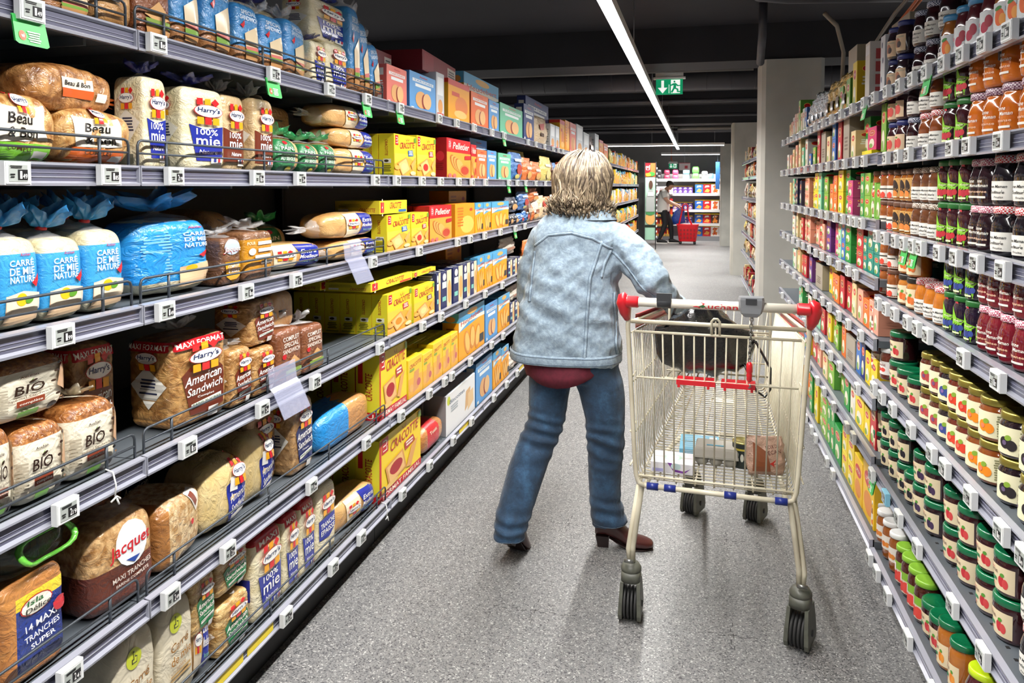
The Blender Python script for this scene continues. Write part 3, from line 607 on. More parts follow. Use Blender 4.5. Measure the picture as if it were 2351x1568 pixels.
def heud(key, w, h, d=.08, big=False, desc='orange rusk box with sky-blue top'):
    box_kind(key, w, d, h, 'F2A51E', desc, [('P', [(0, .6), (1, .72), (1, 1), (0, 1)], '4FA6D8'), ('P', [(.0, .6), (.35, .72), (1, .68), (1, .76), (0, .8)], 'F3EFE0'), ('T', 'Heudebert', .5, .79, .86, .09, .15, .12, 'B84038'), ('E', .5, .92, .2, .06, 'E8B45E')] +
      [('E', .3 + .2 * k, .3 + .05 * (k % 2), .11, .26, -.15 * (k - 1), 'D98A34') for k in range(3)] + [('E', .3 + .2 * k, .31 + .05 * (k % 2), .08, .21, -.15 * (k - 1), 'F3BE62') for k in range(3)] + [('R', .78, .12, .95, .3, '2A2A2A')],
      [('R', 0, .8, 1, 1, '5AA8D2'), ('L', .2, .4, .8, .7, 4, '8A5A18'), ('E', .5, .87, .3, .06, 'E8A05A'), ('R', .3, .06, .7, .16, 'E8E4DA')], [], sidec='EBA024', topc='4FA0CC')
heud('heud', .11, .205); heud('heudB', .23, .27, .09, True, 'large yellow rusk box with sky-blue name')
box_kind('cyl', .15, .12, .2, 'F0981C', 'plain orange box of round rusks', [('E', .6, .35, .35, .27, 'F6C05A'), ('L', .1, .3, .4, .9, 7, 'C86E14'), ('E', .8, .8, .08, .05, 'C83A20')], [], [], sidec='D88818', topc='E08A1A')
def sandwich_cookie(cx, cy, s, asp, c): return [('E', cx, cy, s * .55, s * asp * .7, 'D9A468'), ('E', cx + s * .3, cy - .02, s * .28, s * asp * .62, c), ('E', cx + s * .55, cy, s * .4, s * asp * .66, 'E2B47A')]
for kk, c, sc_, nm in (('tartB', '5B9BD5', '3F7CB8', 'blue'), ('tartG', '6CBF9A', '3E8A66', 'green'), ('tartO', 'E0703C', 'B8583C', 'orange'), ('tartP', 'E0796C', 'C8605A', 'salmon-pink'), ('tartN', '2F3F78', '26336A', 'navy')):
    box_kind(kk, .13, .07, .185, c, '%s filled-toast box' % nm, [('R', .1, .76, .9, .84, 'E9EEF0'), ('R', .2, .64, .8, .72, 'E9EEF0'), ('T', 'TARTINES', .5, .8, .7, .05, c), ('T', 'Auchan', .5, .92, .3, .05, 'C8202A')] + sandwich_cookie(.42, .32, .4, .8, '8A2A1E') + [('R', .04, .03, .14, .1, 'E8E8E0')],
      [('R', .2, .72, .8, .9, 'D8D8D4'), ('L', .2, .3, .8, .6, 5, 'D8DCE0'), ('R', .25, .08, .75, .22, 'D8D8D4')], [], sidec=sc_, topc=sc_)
box_kind('navy', .075, .11, .17, '262E5E', 'narrow navy and cream rusk box', [('R', .55, 0, 1, 1, 'EAD9B4'), ('E', .8, .4, .18, .32, 'D8A45E'), ('R', .1, .55, .5, .72, 'DCE6E0'), ('E', .3, .85, .16, .1, 'F2F0E6'), ('R', .1, .2, .45, .32, '7FC8B8')], [('L', .15, .1, .85, .95, 14, 'C8CCDA')], [('P', [(.1, .1), (.3, .9), (.4, .9), (.2, .1)], 'E8E4D6'), ('P', [(.5, .1), (.7, .9), (.8, .9), (.6, .1)], 'E8E4D6')], topc='20264A')
box_kind('bisco', .27, .12, .19, 'E8E9EA', 'white and pale blue rusk box', [('T', 'Biscottes', .36, .78, .5, .1, '5A6A80'), ('E', .08, .84, .05, .11, 'C8D23A'), ('P', [(.62, .2), (.8, .35), (.82, .75), (.66, .7)], 'D8AE78'), ('P', [(.72, .15), (.94, .3), (.92, .65), (.74, .6)], 'E6C490'), ('L', .12, .5, .4, .68, 3, 'A8B0B8')], [], [], sidec='8E8C90', topc='C2C6CE')
box_kind('card', .19, .2, .27, 'B9B2A4', 'plain grey-brown open cardboard case', [('R', .0, .6, 1, .61, '8E877A'), ('L', .1, .1, .4, .3, 3, '8E877A')], [], [], sidec='A39A8A', topc='8A8174', root='cardboard_box')
box_kind('redB', .15, .2, .10, '8A1C26', 'dark red box laid flat on top', [('R', .05, .1, .3, .9, '9C2430'), ('R', .72, .1, .98, .8, 'D8D0C6'), ('L', .74, .3, .96, .7, 3, '5A5A58')], [], [], sidec='6E1822', topc='7E1C26')
box_kind('yelB', .13, .10, .235, 'E8A224', 'tall amber box with red top', [('R', 0, .86, 1, 1, 'C83020'), ('E', .6, .4, .3, .25, 'D87A34'), ('E', .55, .2, .3, .1, 'F0C070'), ('R', .15, .62, .5, .72, 'C84020')], [('L', .3, .2, .7, .7, 6, '8A5A18'), ('R', 0, .9, 1, 1, 'C83020')], [], sidec='D09A20', topc='A82A1C')
box_kind('silver', .07, .08, .19, 'C6CCD2', 'slim silver and white box', [('R', .15, .5, .85, .9, 'E8ECEE'), ('E', .5, .25, .3, .16, 'D89A5A'), ('R', .1, .05, .9, .1, 'C83A30')], [('L', .2, .2, .8, .8, 6, '8A8E94')], [], topc='E8E8E8')
# pouches
def pouch_kind(key, w, h, c1, c2, desc, art_=(), seed=0, metal=0.0):
    g = MB(); rr = random.Random(seed); n = 28; rings = []
    for j in range(15):
        t = j / 14; ww = w / 2 * (0.92 + 0.1 * math.sin(PI * t)); dd = 0.004 + 0.036 * math.sin(PI * min(1, t * 1.02 + 0.02)) ** 0.6 * (1 - 0.45 * t)
        rings.append([Vector((ww * sgp(math.cos(a), .8) + 0.008 * noise.noise(Vector((k * .4, j * .5, seed))), dd * math.sin(a) + 0.014 * noise.noise(Vector((k * .5, j * .55, seed + 9))), t * h)) for k, a in [(k, 2 * PI * k / n) for k in range(n)]])
    if metal: m = mat(c1, .22, metal, .5, bump=.9, bscale=40)
    else: m = bagmat(c1, coat=.7, bump=.9, bs=30)
    g.loft(rings, m)
    art(g, list(art_), lambda u, v, l: Vector(((u - .5) * w * .86, -(0.013 + 0.031 * math.sin(PI * min(1, v)) ** .6 * (1 - .45 * v)) - .0008 * l, v * h)), asp=w / h, sub=2, nx=6, ny=6, coat=.5)
    kind(key, 'food_pouch', w, .07, h, ('food_pouch', g.mesh('food_pouch'), []), desc, 'packet')
pouch_kind('pB', .13, .17, '3D72B0', '', 'crumpled blue toast pouch', [('E', .55, .4, .22, .2, 'B83A2A'), ('R', .2, .68, .8, .78, 'DDE8F0'), ('E', .4, .15, .2, .08, 'E0D060')], 3)
pouch_kind('pO', .13, .16, 'D8763A', '', 'crumpled orange toast pouch', [('R', .2, .5, .8, .62, 'F6E8D0'), ('E', .5, .25, .28, .16, 'E8B060')], 5)
pouch_kind('pY', .13, .18, 'DCCB72', '', 'crumpled pale yellow pouch', [('R', .2, .6, .8, .7, 'F8F4DC'), ('E', .5, .3, .22, .18, 'E8D890')], 7)
pouch_kind('pC', .13, .17, 'D9BE96', '', 'beige crouton pouch with red figure', [('P', [(.3, .7), (.7, .8), (.6, .55), (.35, .5)], 'B83A2A'), ('R', .35, .3, .6, .42, '5A4030')], 11)
pouch_kind('pS', .12, .2, 'C9CDD2', '', 'shiny silver foil pouch', [('R', .2, .25, .8, .4, '3A4A6A')], 13, .9)
pouch_kind('pG', .12, .2, 'C8A860', '', 'shiny gold foil pouch', [('R', .2, .25, .8, .5, '6A4A22')], 17, .8)
pouch_kind('pD', .13, .17, '6A4636', '', 'dark brown crumpled packet', [('R', .2, .4, .8, .6, 'C8B8A0')], 19)
pouch_kind('pK', .12, .16, '2A2C3A', '', 'black dotted toast packet', [('E', .3, .7, .1, .06, 'F0E8D8'), ('E', .7, .7, .1, .06, 'F0E8D8'), ('E', .5, .35, .3, .2, 'D8A060')], 23)
pouch_kind('pW', .14, .15, 'D8CFC2', '', 'pale crumpled bread packet', [('R', .2, .3, .8, .45, 'A86A4A')], 29)
# loaves
CR = bagmat('E9DDB4', 'DFCF9E', 14); CRW = bagmat('F3EBD0', 'E0D2A6', 16); BR = bagmat('B07A44', '8E5C2E', 30); BRL = bagmat('C99A60', 'B5824A', 26); BRD = bagmat('7E4E2A', '5E3A20', 40)
TOASTC = bagmat('D9B074', 'C48F50', 12, bump=.4, bs=24)
CLR = film('FFFFFF', .24); CLB = film('3C9BE0', .75); CLN = film('2A3390', .65); CLW = film('D8D8D8', .55); CLG = film('2E9E5A', .7); CLBR = film('8A4A30', .6)
asp1 = .125 / .235
mie = lambda c, c2: [('P', [(.14, .55), (.5, .5), (.93, .55), (.9, .12), (.3, .12)], c), ('T', '100%', .54, .47, .5, .075, c2), ('T', 'mie', .56, .36, .56, .13, c2), ('T', 'Nature', .56, .23, .42, .05, .2, c2), ('R', .62, .08, .88, .17, 'F4F2EC'), ('R', .68, .11, .74, .17, '2A3A90'), ('R', .78, .11, .83, .17, 'C8303A')] + harrys(.54, .72, .68, asp1)
SD = [('P', [(.1, .5), (.45, .64), (.9, .5), (.5, .26)], 'F1EEE4'), ('L', .3, .4, .7, .56, 5, '3A3E58')] + harrys(.5, .76, .5, asp1) + [('R', .3, .06, .7, .16, '7A7A6A')]
loaf_kind('mie', .125, .115, .235, 'standing white sandwich loaf with blue label', CRW, None, mie('20309A', 'FFFFFF'), SD, tuft=('top', CLR, .05, CLN, .5), slices=0, clip=False, seed=2)
loaf_kind('miebr', .11, .11, .225, 'standing wholemeal loaf with brown label', bagmat('D9BF94', 'C8A878', 30), None, [('P', [(.06, .56), (.5, .5), (.95, .56), (.95, .12), (.06, .12)], '6E2F1E')] + mie('6E2F1E', 'FFFFFF')[1:], SD, tuft=('top', CLR, .04, CLW, .45), clip=False, seed=3)
maxi = [('P', [(.0, .86), (1, .86), (1, .98), (.5, 1.0), (.0, .98)], 'C8202A'), ('T', 'MAXI', .5, .92, .6, .06, 'FFF4E8')]
loaf_kind('miemaxi', .115, .11, .27, 'tall white loaf with red and blue label', CRW, lambda x, y, z: bagmat('C4202A') if z > .93 else None, maxi + mie('20309A', 'FFFFFF'), [('R', .1, .3, .9, .56, '20309A'), ('T', 'mie', .5, .43, .7, .12, 'FFFFFF')] + harrys(.5, .2, .6, .45), tuft=('top', CLR, .04, film('C83038', .7), .5), clip=False, seed=4)
loaf_kind('epais', .11, .11, .24, 'white thick-slice loaf with navy label', CRW, None, [('P', [(.1, .56), (.9, .56), (.95, .36), (.6, .26), (.1, .3)], '20309A'), ('T', 'TRANCHE', .52, .47, .7, .07, 'FFFFFF'), ('T', 'EPAISSE', .52, .38, .7, .07, 'FFFFFF')] + harrys(.54, .74, .7, .45), SD, tuft=('top', CLR, .04, CLR, .4), clip=False, seed=5)
def amer(key, c, desc, bread, maxiband=False, w=.13, h=.22, z0=.1, sl=9):
    it = [('P', [(.16, .58), (.3, .66), (.5, .6), (.78, .66), (.92, .56), (.9, z0 + .06), (.7, z0), (.3, z0 + .03)], c), ('T', 'American', .54, .52, .66, .1, .25, .1, 'FBF8F0'), ('T', 'Sandwich', .56, .4, .64, .09, .25, .1, 'FBF8F0'), ('T', 'Complet', .56, .31, .3, .03, 'FBF8F0'), ('P', [(.3, .2), (.84, .24), (.84, .29), (.3, .25)], 'F2EFE6'), ('T', 'SANS SUCRES', .57, .245, .5, .026, 0, .06, '2E6A48'), ('R', .6, .05, .78, .16, 'F4F2EE')]
    if maxiband: it += [('R', .0, .87, 1, .97, 'C8202A'), ('T', 'MAXI FORMAT', .5, .92, .86, .06, 'FFF4E8')]
    sd = [('P', [(.1, .5), (.45, .7), (.9, .5), (.5, .24)], 'F1EEE4'), ('L', .3, .4, .7, .58, 5, '3A3E58')] + harrys(.5, .8, .5, w / h) + ([('R', .0, .87, 1, .97, 'C8202A'), ('T', 'MAXI FORMAT', .5, .92, .86, .06, 'FFF4E8')] if maxiband else [])
    loaf_kind(key, w, .12, h, desc, bread, None, it + harrys(.54, .76, .6, w / h), sd, tuft=('top', CLR, .045, CLW, .45), slices=sl, clip=False, seed=len(key))
amer('amBr', '76301C', 'wholemeal sandwich loaf with russet label', bagmat('CDA268', '9A6A34', 60))
amer('amMax', '6A2C1C', 'tall maxi wholemeal sandwich loaf', bagmat('C79A5E', '8F602E', 60), True, .155, .255)
amer('amBl', '20309A', 'white sandwich loaf with deep blue label', bagmat('F0E2B6', 'D8BE80', 26))
amer('amGr', '1E7A46', 'seeded sandwich loaf with green label', bagmat('DDBE84', 'A87E40', 50), h=.24)
amer('amNv', '1C2660', 'wholemeal loaf with navy label', bagmat('C29A68', '8A6236', 60), h=.235)
def beau(key, c, desc):
    loaf_kind(key, .24, .14, .125, desc, bagmat('E6BC7A', '9A6226', 44), lambda x, y, z: None, [('P', [(.12, .82), (.5, .78), (.74, .84), (.78, .34), (.14, .30)], 'EDE6D6'), ('T', 'Beau', .42, .64, .34, .16, .2, '1E1A18'), ('T', '& Bon', .45, .44, .42, .15, .2, '1E1A18'), ('P', [(.1, .3), (.8, .28), (.84, .06), (.1, .04)], c), ('T', 'COMPLET', .42, .22, .36, .07, '4A3018'), ('R', .6, .08, .78, .18, 'E8E4DC')] + harrys(.45, .9, .22, 1.9), e1=.6, e2=.45, tuft=('right', CLR, .04, film(c, .7)), clip=False, lumps=.008, seed=len(desc))
beau('beauG', '7AC03A', 'rustic loaf with cream and green label'); beau('beauO', 'D8682A', 'rustic loaf with cream and orange label')
loaf_kind('beauU', .26, .14, .12, 'rustic loaf lying on top with small label', bagmat('CC9458', '7E4C20', 50), None, [('R', .3, .5, .66, .72, 'E9E2D2'), ('T', 'Beau & Bon', .48, .61, .3, .1, .2, '1E1A18'), ('R', .3, .32, .66, .5, 'CC5C28'), ('R', .7, .3, .82, .48, 'EEEAE2')], e1=.6, e2=.45, tuft=('right', CLR, .04, film('D8682A', .6)), clip=False, lumps=.009, seed=9)
loaf_kind('brown', .12, .25, .11, 'plain brown loaf in clear film', BRL, None, [('R', .3, .5, .6, .54, '2A2A30')], e1=.5, e2=.4, lumps=.005, seed=12)
loaf_kind('brownD', .24, .14, .12, 'dark rustic loaf in clear film', bagmat('8A5A34', '6A4226', 22), None, (), e1=.6, e2=.5, lumps=.009, seed=14)
asp4 = .125 / .22
bird = lambda cx, cy, s: [('P', [(cx - s, cy), (cx, cy - s * .5), (cx + s * .6, cy + s * .2), (cx + s * .5, cy + s * .9), (cx, cy + s * .5), (cx - s * .5, cy + s * .2)], 'C8202A')]
carre_it = [('T', 'Auchan', .6, .9, .24, .03, .1, 'C8202A'), ('T', 'CARRÉ', .5, .81, .56, .085, 'F4F8FA'), ('T', 'DE MIE', .5, .7, .58, .08, 'F4F8FA'), ('T', 'NATURE', .5, .6, .58, .075, 'F4F8FA')] + bird(.82, .5, .11) + [('P', [(.12, .38), (.5, .42), (.92, .38), (.98, .1), (.1, .06)], 'E6C49C'), ('P', [(.12, .38), (.5, .42), (.92, .38), (.94, .2), (.12, .18)], 'F2E0C4'), ('E', .45, .33, .13, .07, 'F2C21E'), ('E', .62, .32, .1, .04, .3, '5A9A2A')]
BLU = bagmat('3FA4DF', coat=.7, bump=.35)
loaf_kind('carre', .125, .12, .225, 'white loaf in sky-blue bag', CRW, lambda x, y, z: BLU if .14 < z < .8 else None, [(i[0], i[1], i[2], i[3] * .88 + .02, *i[4:]) if i[0] == 'T' else i for i in carre_it[:4]] + carre_it[4:], e1=.42, e2=.36, tuft=('top', CLR, .055, CLB, 1.0), seed=21)
loaf_kind('carreB', .16, .15, .24, 'big crumpled sky-blue bread bag', CRW, lambda x, y, z: bagmat('1E8FDC', '2C9DE6', 9, bump=.9, bs=22) if .2 < z < .97 else None, [('L', .08, .3, .42, .85, 14, '7CC0EA'), ('T', 'Auchan', .74, .88, .2, .03, 'C8202A'), ('T', 'CARRÉ', .74, .8, .36, .06, 'F4F8FA'), ('T', 'DE MIE', .74, .72, .36, .055, 'F4F8FA'), ('T', 'NATURE', .74, .64, .36, .055, 'F4F8FA')] + bird(.84, .5, .08) + [('P', [(.5, .36), (.9, .4), (.96, .12), (.5, .1)], 'E6C49C'), ('E', .66, .33, .08, .05, 'F2C21E')], e1=.45, e2=.5, tuft=('top', CLR, .075, CLB, 1.0), lumps=.008, clip=False, seed=22)
loaf_kind('special', .12, .11, .22, 'blue sandwich-bread bag with sandwich picture', bagmat('B07A48', '9A6436', 16), lambda x, y, z: bagmat('3C8CCB', bump=.5) if z > .42 + .12 * x else None, [('T', 'SPECIAL', .5, .84, .6, .07, 'DCEAF4'), ('T', 'SANDWICH', .5, .75, .7, .07, 'DCEAF4')] + bird(.25, .62, .1) + [('P', [(.3, .5), (.8, .66), (.95, .3), (.35, .26)], 'E8D3AE'), ('P', [(.35, .3), (.95, .32), (.9, .24), (.38, .22)], 'D87A70'), ('P', [(.33, .25), (.93, .26), (.88, .18), (.36, .16)], '7FA84A'), ('P', [(.33, .18), (.9, .2), (.86, .1), (.36, .1)], 'C48F58')], e1=.4, e2=.36, tuft=('top', CLR, .04, CLR, .6), clip=False, seed=23)
loaf_kind('complet', .13, .12, .2, 'brown sandwich-bread bag with sandwich picture', bagmat('8C5434', '7A4628', 12), None, [('T', 'COMPLET', .5, .82, .66, .08, 'F2E8DC'), ('T', 'SPECIAL', .5, .71, .6, .08, 'F2E8DC'), ('T', 'SANDWICH', .5, .6, .7, .08, 'F2E8DC'), ('E', .2, .52, .08, .05, 'C8202A'), ('P', [(.2, .3), (.6, .5), (.95, .3), (.6, .22)], 'D8A870'), ('P', [(.22, .26), (.94, .26), (.9, .16), (.26, .16)], '86A04A'), ('P', [(.22, .17), (.94, .17), (.9, .08), (.26, .08)], 'C48F58')], tuft=('top', CLW, .05, CLW, .6), clip=False, seed=24)
twig = [('P', [(.97, .3), (.8, .45), (.86, .75), (.97, .85)], 'C9A07C'), ('E', .8, .7, .04, .02, '3A2418'), ('E', .86, .82, .04, .02, '3A2418'), ('E', .74, .55, .04, .02, '3A2418'), ('E', .8, .32, .04, .02, '3A2418'), ('E', .9, .2, .04, .02, '3A2418'), ('E', .84, .25, .03, .015, '9A7048')]
loaf_kind('bio', .17, .13, .2, 'wholemeal loaf in cream organic bag', bagmat('BC7E42', '7A441A', 90), lambda x, y, z: bagmat('E9E2CE', 'E2DAC4', 4, coat=.15, bump=.6, bs=16) if z < .8 else None, [('T', 'Auchan', .46, .72, .24, .035, '2E1A12'), ('P', [(.42, .66), (.46, .62), (.52, .68), (.48, .6)], '6FA83A'), ('T', 'BIO', .46, .52, .38, .15, .12, '2A1812'), ('E', .5, .63, .06, .018, .3, '2A1812'), ('T', 'Spécial Sandwich', .46, .395, .56, .045, 0, .04, '6A5A4A'), ('R', .28, .26, .64, .36, '8A3A22'), ('T', 'complète', .46, .3, .3, .05, 'F2E6D6'), ('R', .3, .08, .56, .18, '7FBF4A'), ('E', .74, .14, .07, .07, '2A1A14'), ('L', .03, .2, .18, .6, 9, 'B8AE98')] + twig, e1=.45, e2=.42, tuft=('top', film('E9DFC8', .8), .05, film('E9DFC8', .85), .35), clip=False, seed=25)
loaf_kind('extra', .2, .13, .11, 'lying milk loaf with blue and white label', TOASTC, None, [('P', [(.6, .95), (.95, .9), (.92, .1), (.62, .05), (.68, .5)], '20309A'), ('T', 'Extra', .79, .66, .22, .16, .2, 'FBF8F0'), ('T', 'Moelleux', .79, .46, .25, .14, .2, 'FBF8F0'), ('T', 'Sans sucres', .79, .28, .2, .07, '8FD0B0'), ('P', [(.32, .95), (.6, .95), (.62, .05), (.34, .05)], 'F0DFC0')] + harrys(.47, .55, .25, 1.7), e1=.55, e2=.4, tuft=('left', CLR, .035), lumps=.004, clip=False, seed=26)
loaf_kind('jac', .17, .15, .2, 'wholemeal loaf in dark brown bag', bagmat('D8B27E', '9A6C38', 60), lambda x, y, z: bagmat('5A2A1C', '6E3422', 6) if z < .42 else None, [('E', .6, .68, .24, .24, 'E9EDF0'), ('T', 'Jacquet', .58, .66, .62, .17, .15, .12, 'C8202A'), ('P', [(.5, .52), (.7, .52), (.62, .46)], '2A4A9A'), ('T', 'MAXI TRANCHES', .6, .38, .6, .06, 0, .12, 'F2E8DC'), ('T', 'FARINE COMPLETE', .6, .3, .5, .035, 0, .12, 'F2E8DC')], e1=.4, e2=.34, tuft=('top', CLR, .05, CLBR, .5), lumps=.004, clip=False, seed=27)
loaf_kind('jacS', .1, .11, .2, 'small rye loaf with mustard-yellow label', bagmat('7A5032', '5E3A22', 24), None, [('E', .5, .8, .4, .16, 'B8C4D4'), ('T', 'Jaquet', .5, .74, .86, .15, .15, 'C8202A'), ('T', 'Jaquet', .5, .745, .84, .13, .15, 'F4ECE4'), ('P', [(.1, .5), (.9, .5), (.85, .2), (.5, .06), (.15, .2)], 'DFA01E'), ('T', 'COMPLET', .5, .4, .56, .07, 'FFF8E8'), ('T', '& SEIGLE', .5, .31, .56, .07, 'FFF8E8')], tuft=('top', CLR, .06, CLR, .5), clip=False, seed=28)
loaf_kind('po', .12, .11, .2, 'dark loaf with wide ochre label', bagmat('8A6040', '6A4428', 24), lambda x, y, z: bagmat('C88A1E', bump=.4) if .3 < z < .84 else None, [('T', 'POUR', .2, .77, .26, .06, 'F8ECC8'), ('R', .42, .72, .95, .79, 'F4F0E4'), ('E', .22, .6, .12, .07, 'F4F0E4'), ('R', .42, .58, .95, .65, 'F4F0E4'), ('R', .3, .46, .85, .52, 'F4F0E4'), ('R', .5, .34, .95, .4, 'F4F0E4')], tuft=('top', CLR, .06, CLR, .5), clip=False, seed=29)
loaf_kind('pain', .12, .1, .15, 'sliced round bread in green printed bag', bagmat('D8B480', 'C49A60', 16), lambda x, y, z: bagmat('1F7A44', bump=.5) if x < .35 and z < .95 else None, [('E', .4, .86, .1, .05, 'C8202A'), ('T', 'PAIN', .42, .7, .5, .1, 'F2F6EE'), ('T', 'TRANCHE', .42, .55, .56, .09, 'F2F6EE'), ('T', 'AU SEIGLE', .42, .41, .6, .09, 'F2F6EE'), ('E', .5, .12, .12, .07, 'E8D040')], e1=.7, e2=.3, tuft=('top', CLR, .05, CLG, .6), clip=False, seed=30)
loaf_kind('plain', .14, .11, .25, 'plain beige paper-look bread bag', bagmat('DCD3BC', 'D2C8AE', 5, coat=.2, bump=.7, bs=14), None, [('E', .42, .8, .17, .085, 'C8D22A'), ('P', [(.36, .76), (.48, .76), (.49, .81), (.44, .82), (.43, .86), (.4, .86), (.4, .8), (.36, .8)], '3A3A1E'), ('P', [(.375, .77), (.465, .77), (.475, .805), (.43, .81), (.42, .85), (.41, .85), (.41, .79), (.375, .79)], 'C8D22A'), ('T', 'Carré', .5, .6, .5, .085, .1, .1, '9A6A2A'), ('T', 'de mie', .52, .48, .55, .08, .1, .1, '9A6A2A'), ('T', 'nature', .5, .39, .26, .04, .1, .1, 'A87A3A'), ('L', .2, .28, .8, .36, 2, 'B8945A'), ('P', [(.6, .05), (.75, .22), (.95, .2), (.9, .05)], 'E2D2A8')], e1=.45, e2=.42, tuft=('top', film('D8CFBA', .85), .035, film('D8CFBA', .85), .35), clip=False, lumps=.006, seed=31)
loaf_kind('isla', .14, .13, .24, 'toast loaf with yellow and blue label', bagmat('C98A4A', 'B0703A', 22), lambda x, y, z: bagmat('EFD43A', bump=.4) if .62 < z < .86 and x > -.5 else (bagmat('2A3F8E', '20337A', 6) if .1 < z < .62 and x > -.5 else None), [('E', .5, .72, .26, .09, 'B8342C'), ('E', .5, .72, .24, .08, 'F6F2E4'), ('T', 'Isla', .48, .76, .26, .05, .1, '2A6A3A'), ('T', 'Délice', .52, .69, .4, .05, .1, '2A2A22'), ('T', '14 MAXI', .55, .54, .5, .07, 0, .1, 'F4F6FA'), ('T', 'TRANCHES', .56, .44, .56, .06, 0, .1, 'F4F6FA'), ('T', 'SUPER', .57, .35, .4, .05, 0, .1, 'F4F6FA'), ('E', .86, .6, .12, .07, 'C8303A')], tuft=('top', CLR, .05), clip=False, slices=8, seed=32)
loaf_kind('band', .17, .15, .11, 'lying toast loaf with bright blue band', bagmat('D29A5C', 'C0864A', 12), lambda x, y, z: bagmat('1E90DC', bump=.7) if x < .1 + .3 * y else None, (), e1=.5, e2=.35, tuft=('left', CLR, .04), tie='C8202A', seed=33)
loaf_kind('loafW', .18, .16, .17, 'cut wholemeal loaf in clear crinkled bag', bagmat('E6CCA0', 'B08248', 70), lambda x, y, z: bagmat('B07840', '9A6430', 30) if x < -.75 else None, [('P', [(.55, .95), (.75, .98), (.95, .75), (.8, .6)], 'F0EAE2'), ('P', [(.6, .9), (.7, .93), (.82, .74), (.78, .68)], '8A4434'), ('E', .66, .5, .05, .04, 'C8202A')], e1=.4, e2=.36, tuft=('right', CLR, .07), lumps=.005, clip=False, seed=34)
loaf_kind('amW', .19, .15, .15, 'slumped white loaf with blue label', bagmat('E6CF98', 'D8BC7C', 14), None, [('P', [(.5, .62), (.6, .66), (.95, .62), (.97, .1), (.6, .02), (.52, .2)], '20309A'), ('T', 'American', .74, .46, .36, .13, .25, .2, 'FBF8F0'), ('T', 'Sandwich', .75, .3, .36, .12, .25, .2, 'FBF8F0'), ('P', [(.58, .12), (.94, .18), (.94, .24), (.58, .18)], 'F2EFE6'), ('R', .56, .52, .68, .72, 'F4F2EE')] + harrys(.76, .78, .34, 1.3), e1=.6, e2=.4, slices=0, lumps=.006, tuft=('left', CLR, .05), clip=False, seed=35)
loaf_kind('roll', .12, .13, .13, 'small toast loaf with red paper band', bagmat('C98A4A', 'A8682E', 26), lambda x, y, z: bagmat('C4262A', coat=.2, bump=.2) if abs(x + .1) < .42 and y < .95 else None, [('T', 'Toast', .46, .7, .3, .12, 0, .1, 'F6E8C8')], e1=.7, e2=.4, seed=36)
# green net bag with clip
def netbag():
    g = MB(); R_ = random.Random(5); fm = film('3E4A42', .5)
    rings = []
    for j in range(12):
        t = j / 11; r = .075 * math.sin(PI * (t * .85 + .12)) ** .6
        rings.append([Vector((r * 1.1 * math.cos(a) + .012 * noise.noise(Vector((k * .6, j * .6, 2))), r * .7 * math.sin(a) + .012 * noise.noise(Vector((k * .6, j * .6, 7))), t * .15)) for k, a in [(k, 2 * PI * k / 20) for k in range(20)]])
    g.loft(rings, fm); me = g.mesh('film_bag')
    g = MB(); g.tube([(.055 * math.cos(a), -.062 + .008 * math.sin(3 * a), .075 + .05 * math.sin(a)) for a in [2 * PI * k / 24 for k in range(24)]], .006, film('6FC84A', .85), 6, closed=True); r_ = g.mesh('green_rim')
    kind('net', 'bread_bag', .15, .11, .15, ('bread_bag', me, [('green_rim', r_, [])]), 'dark see-through bag with green rim', 'bag')
netbag()

# jars: glass with what is inside, lid, label
def gingham(c1, c2='F2F0EE', s=260):
    key = ('ging', c1, c2)
    if key in _mats: return _mats[key]
    m = bpy.data.materials.new('gingham_lid'); m.use_nodes = True; nt = m.node_tree; b = nt.nodes['Principled BSDF']
    tc = nt.nodes.new('ShaderNodeTexCoord'); ck = nt.nodes.new('ShaderNodeTexChecker'); ck.inputs['Scale'].default_value = s
    ck.inputs[1].default_value = hexc(c1) + (1,); ck.inputs[2].default_value = hexc(c2) + (1,)
    mp = nt.nodes.new('ShaderNodeMapping'); mp.inputs['Rotation'].default_value = (0.3, 0.2, 0.785)
    nt.links.new(tc.outputs['Object'], mp.inputs[0]); nt.links.new(mp.outputs[0], ck.inputs['Vector']); nt.links.new(ck.outputs[0], b.inputs['Base Color'])
    b.inputs['Roughness'].default_value = .3; _mats[key] = m; return m
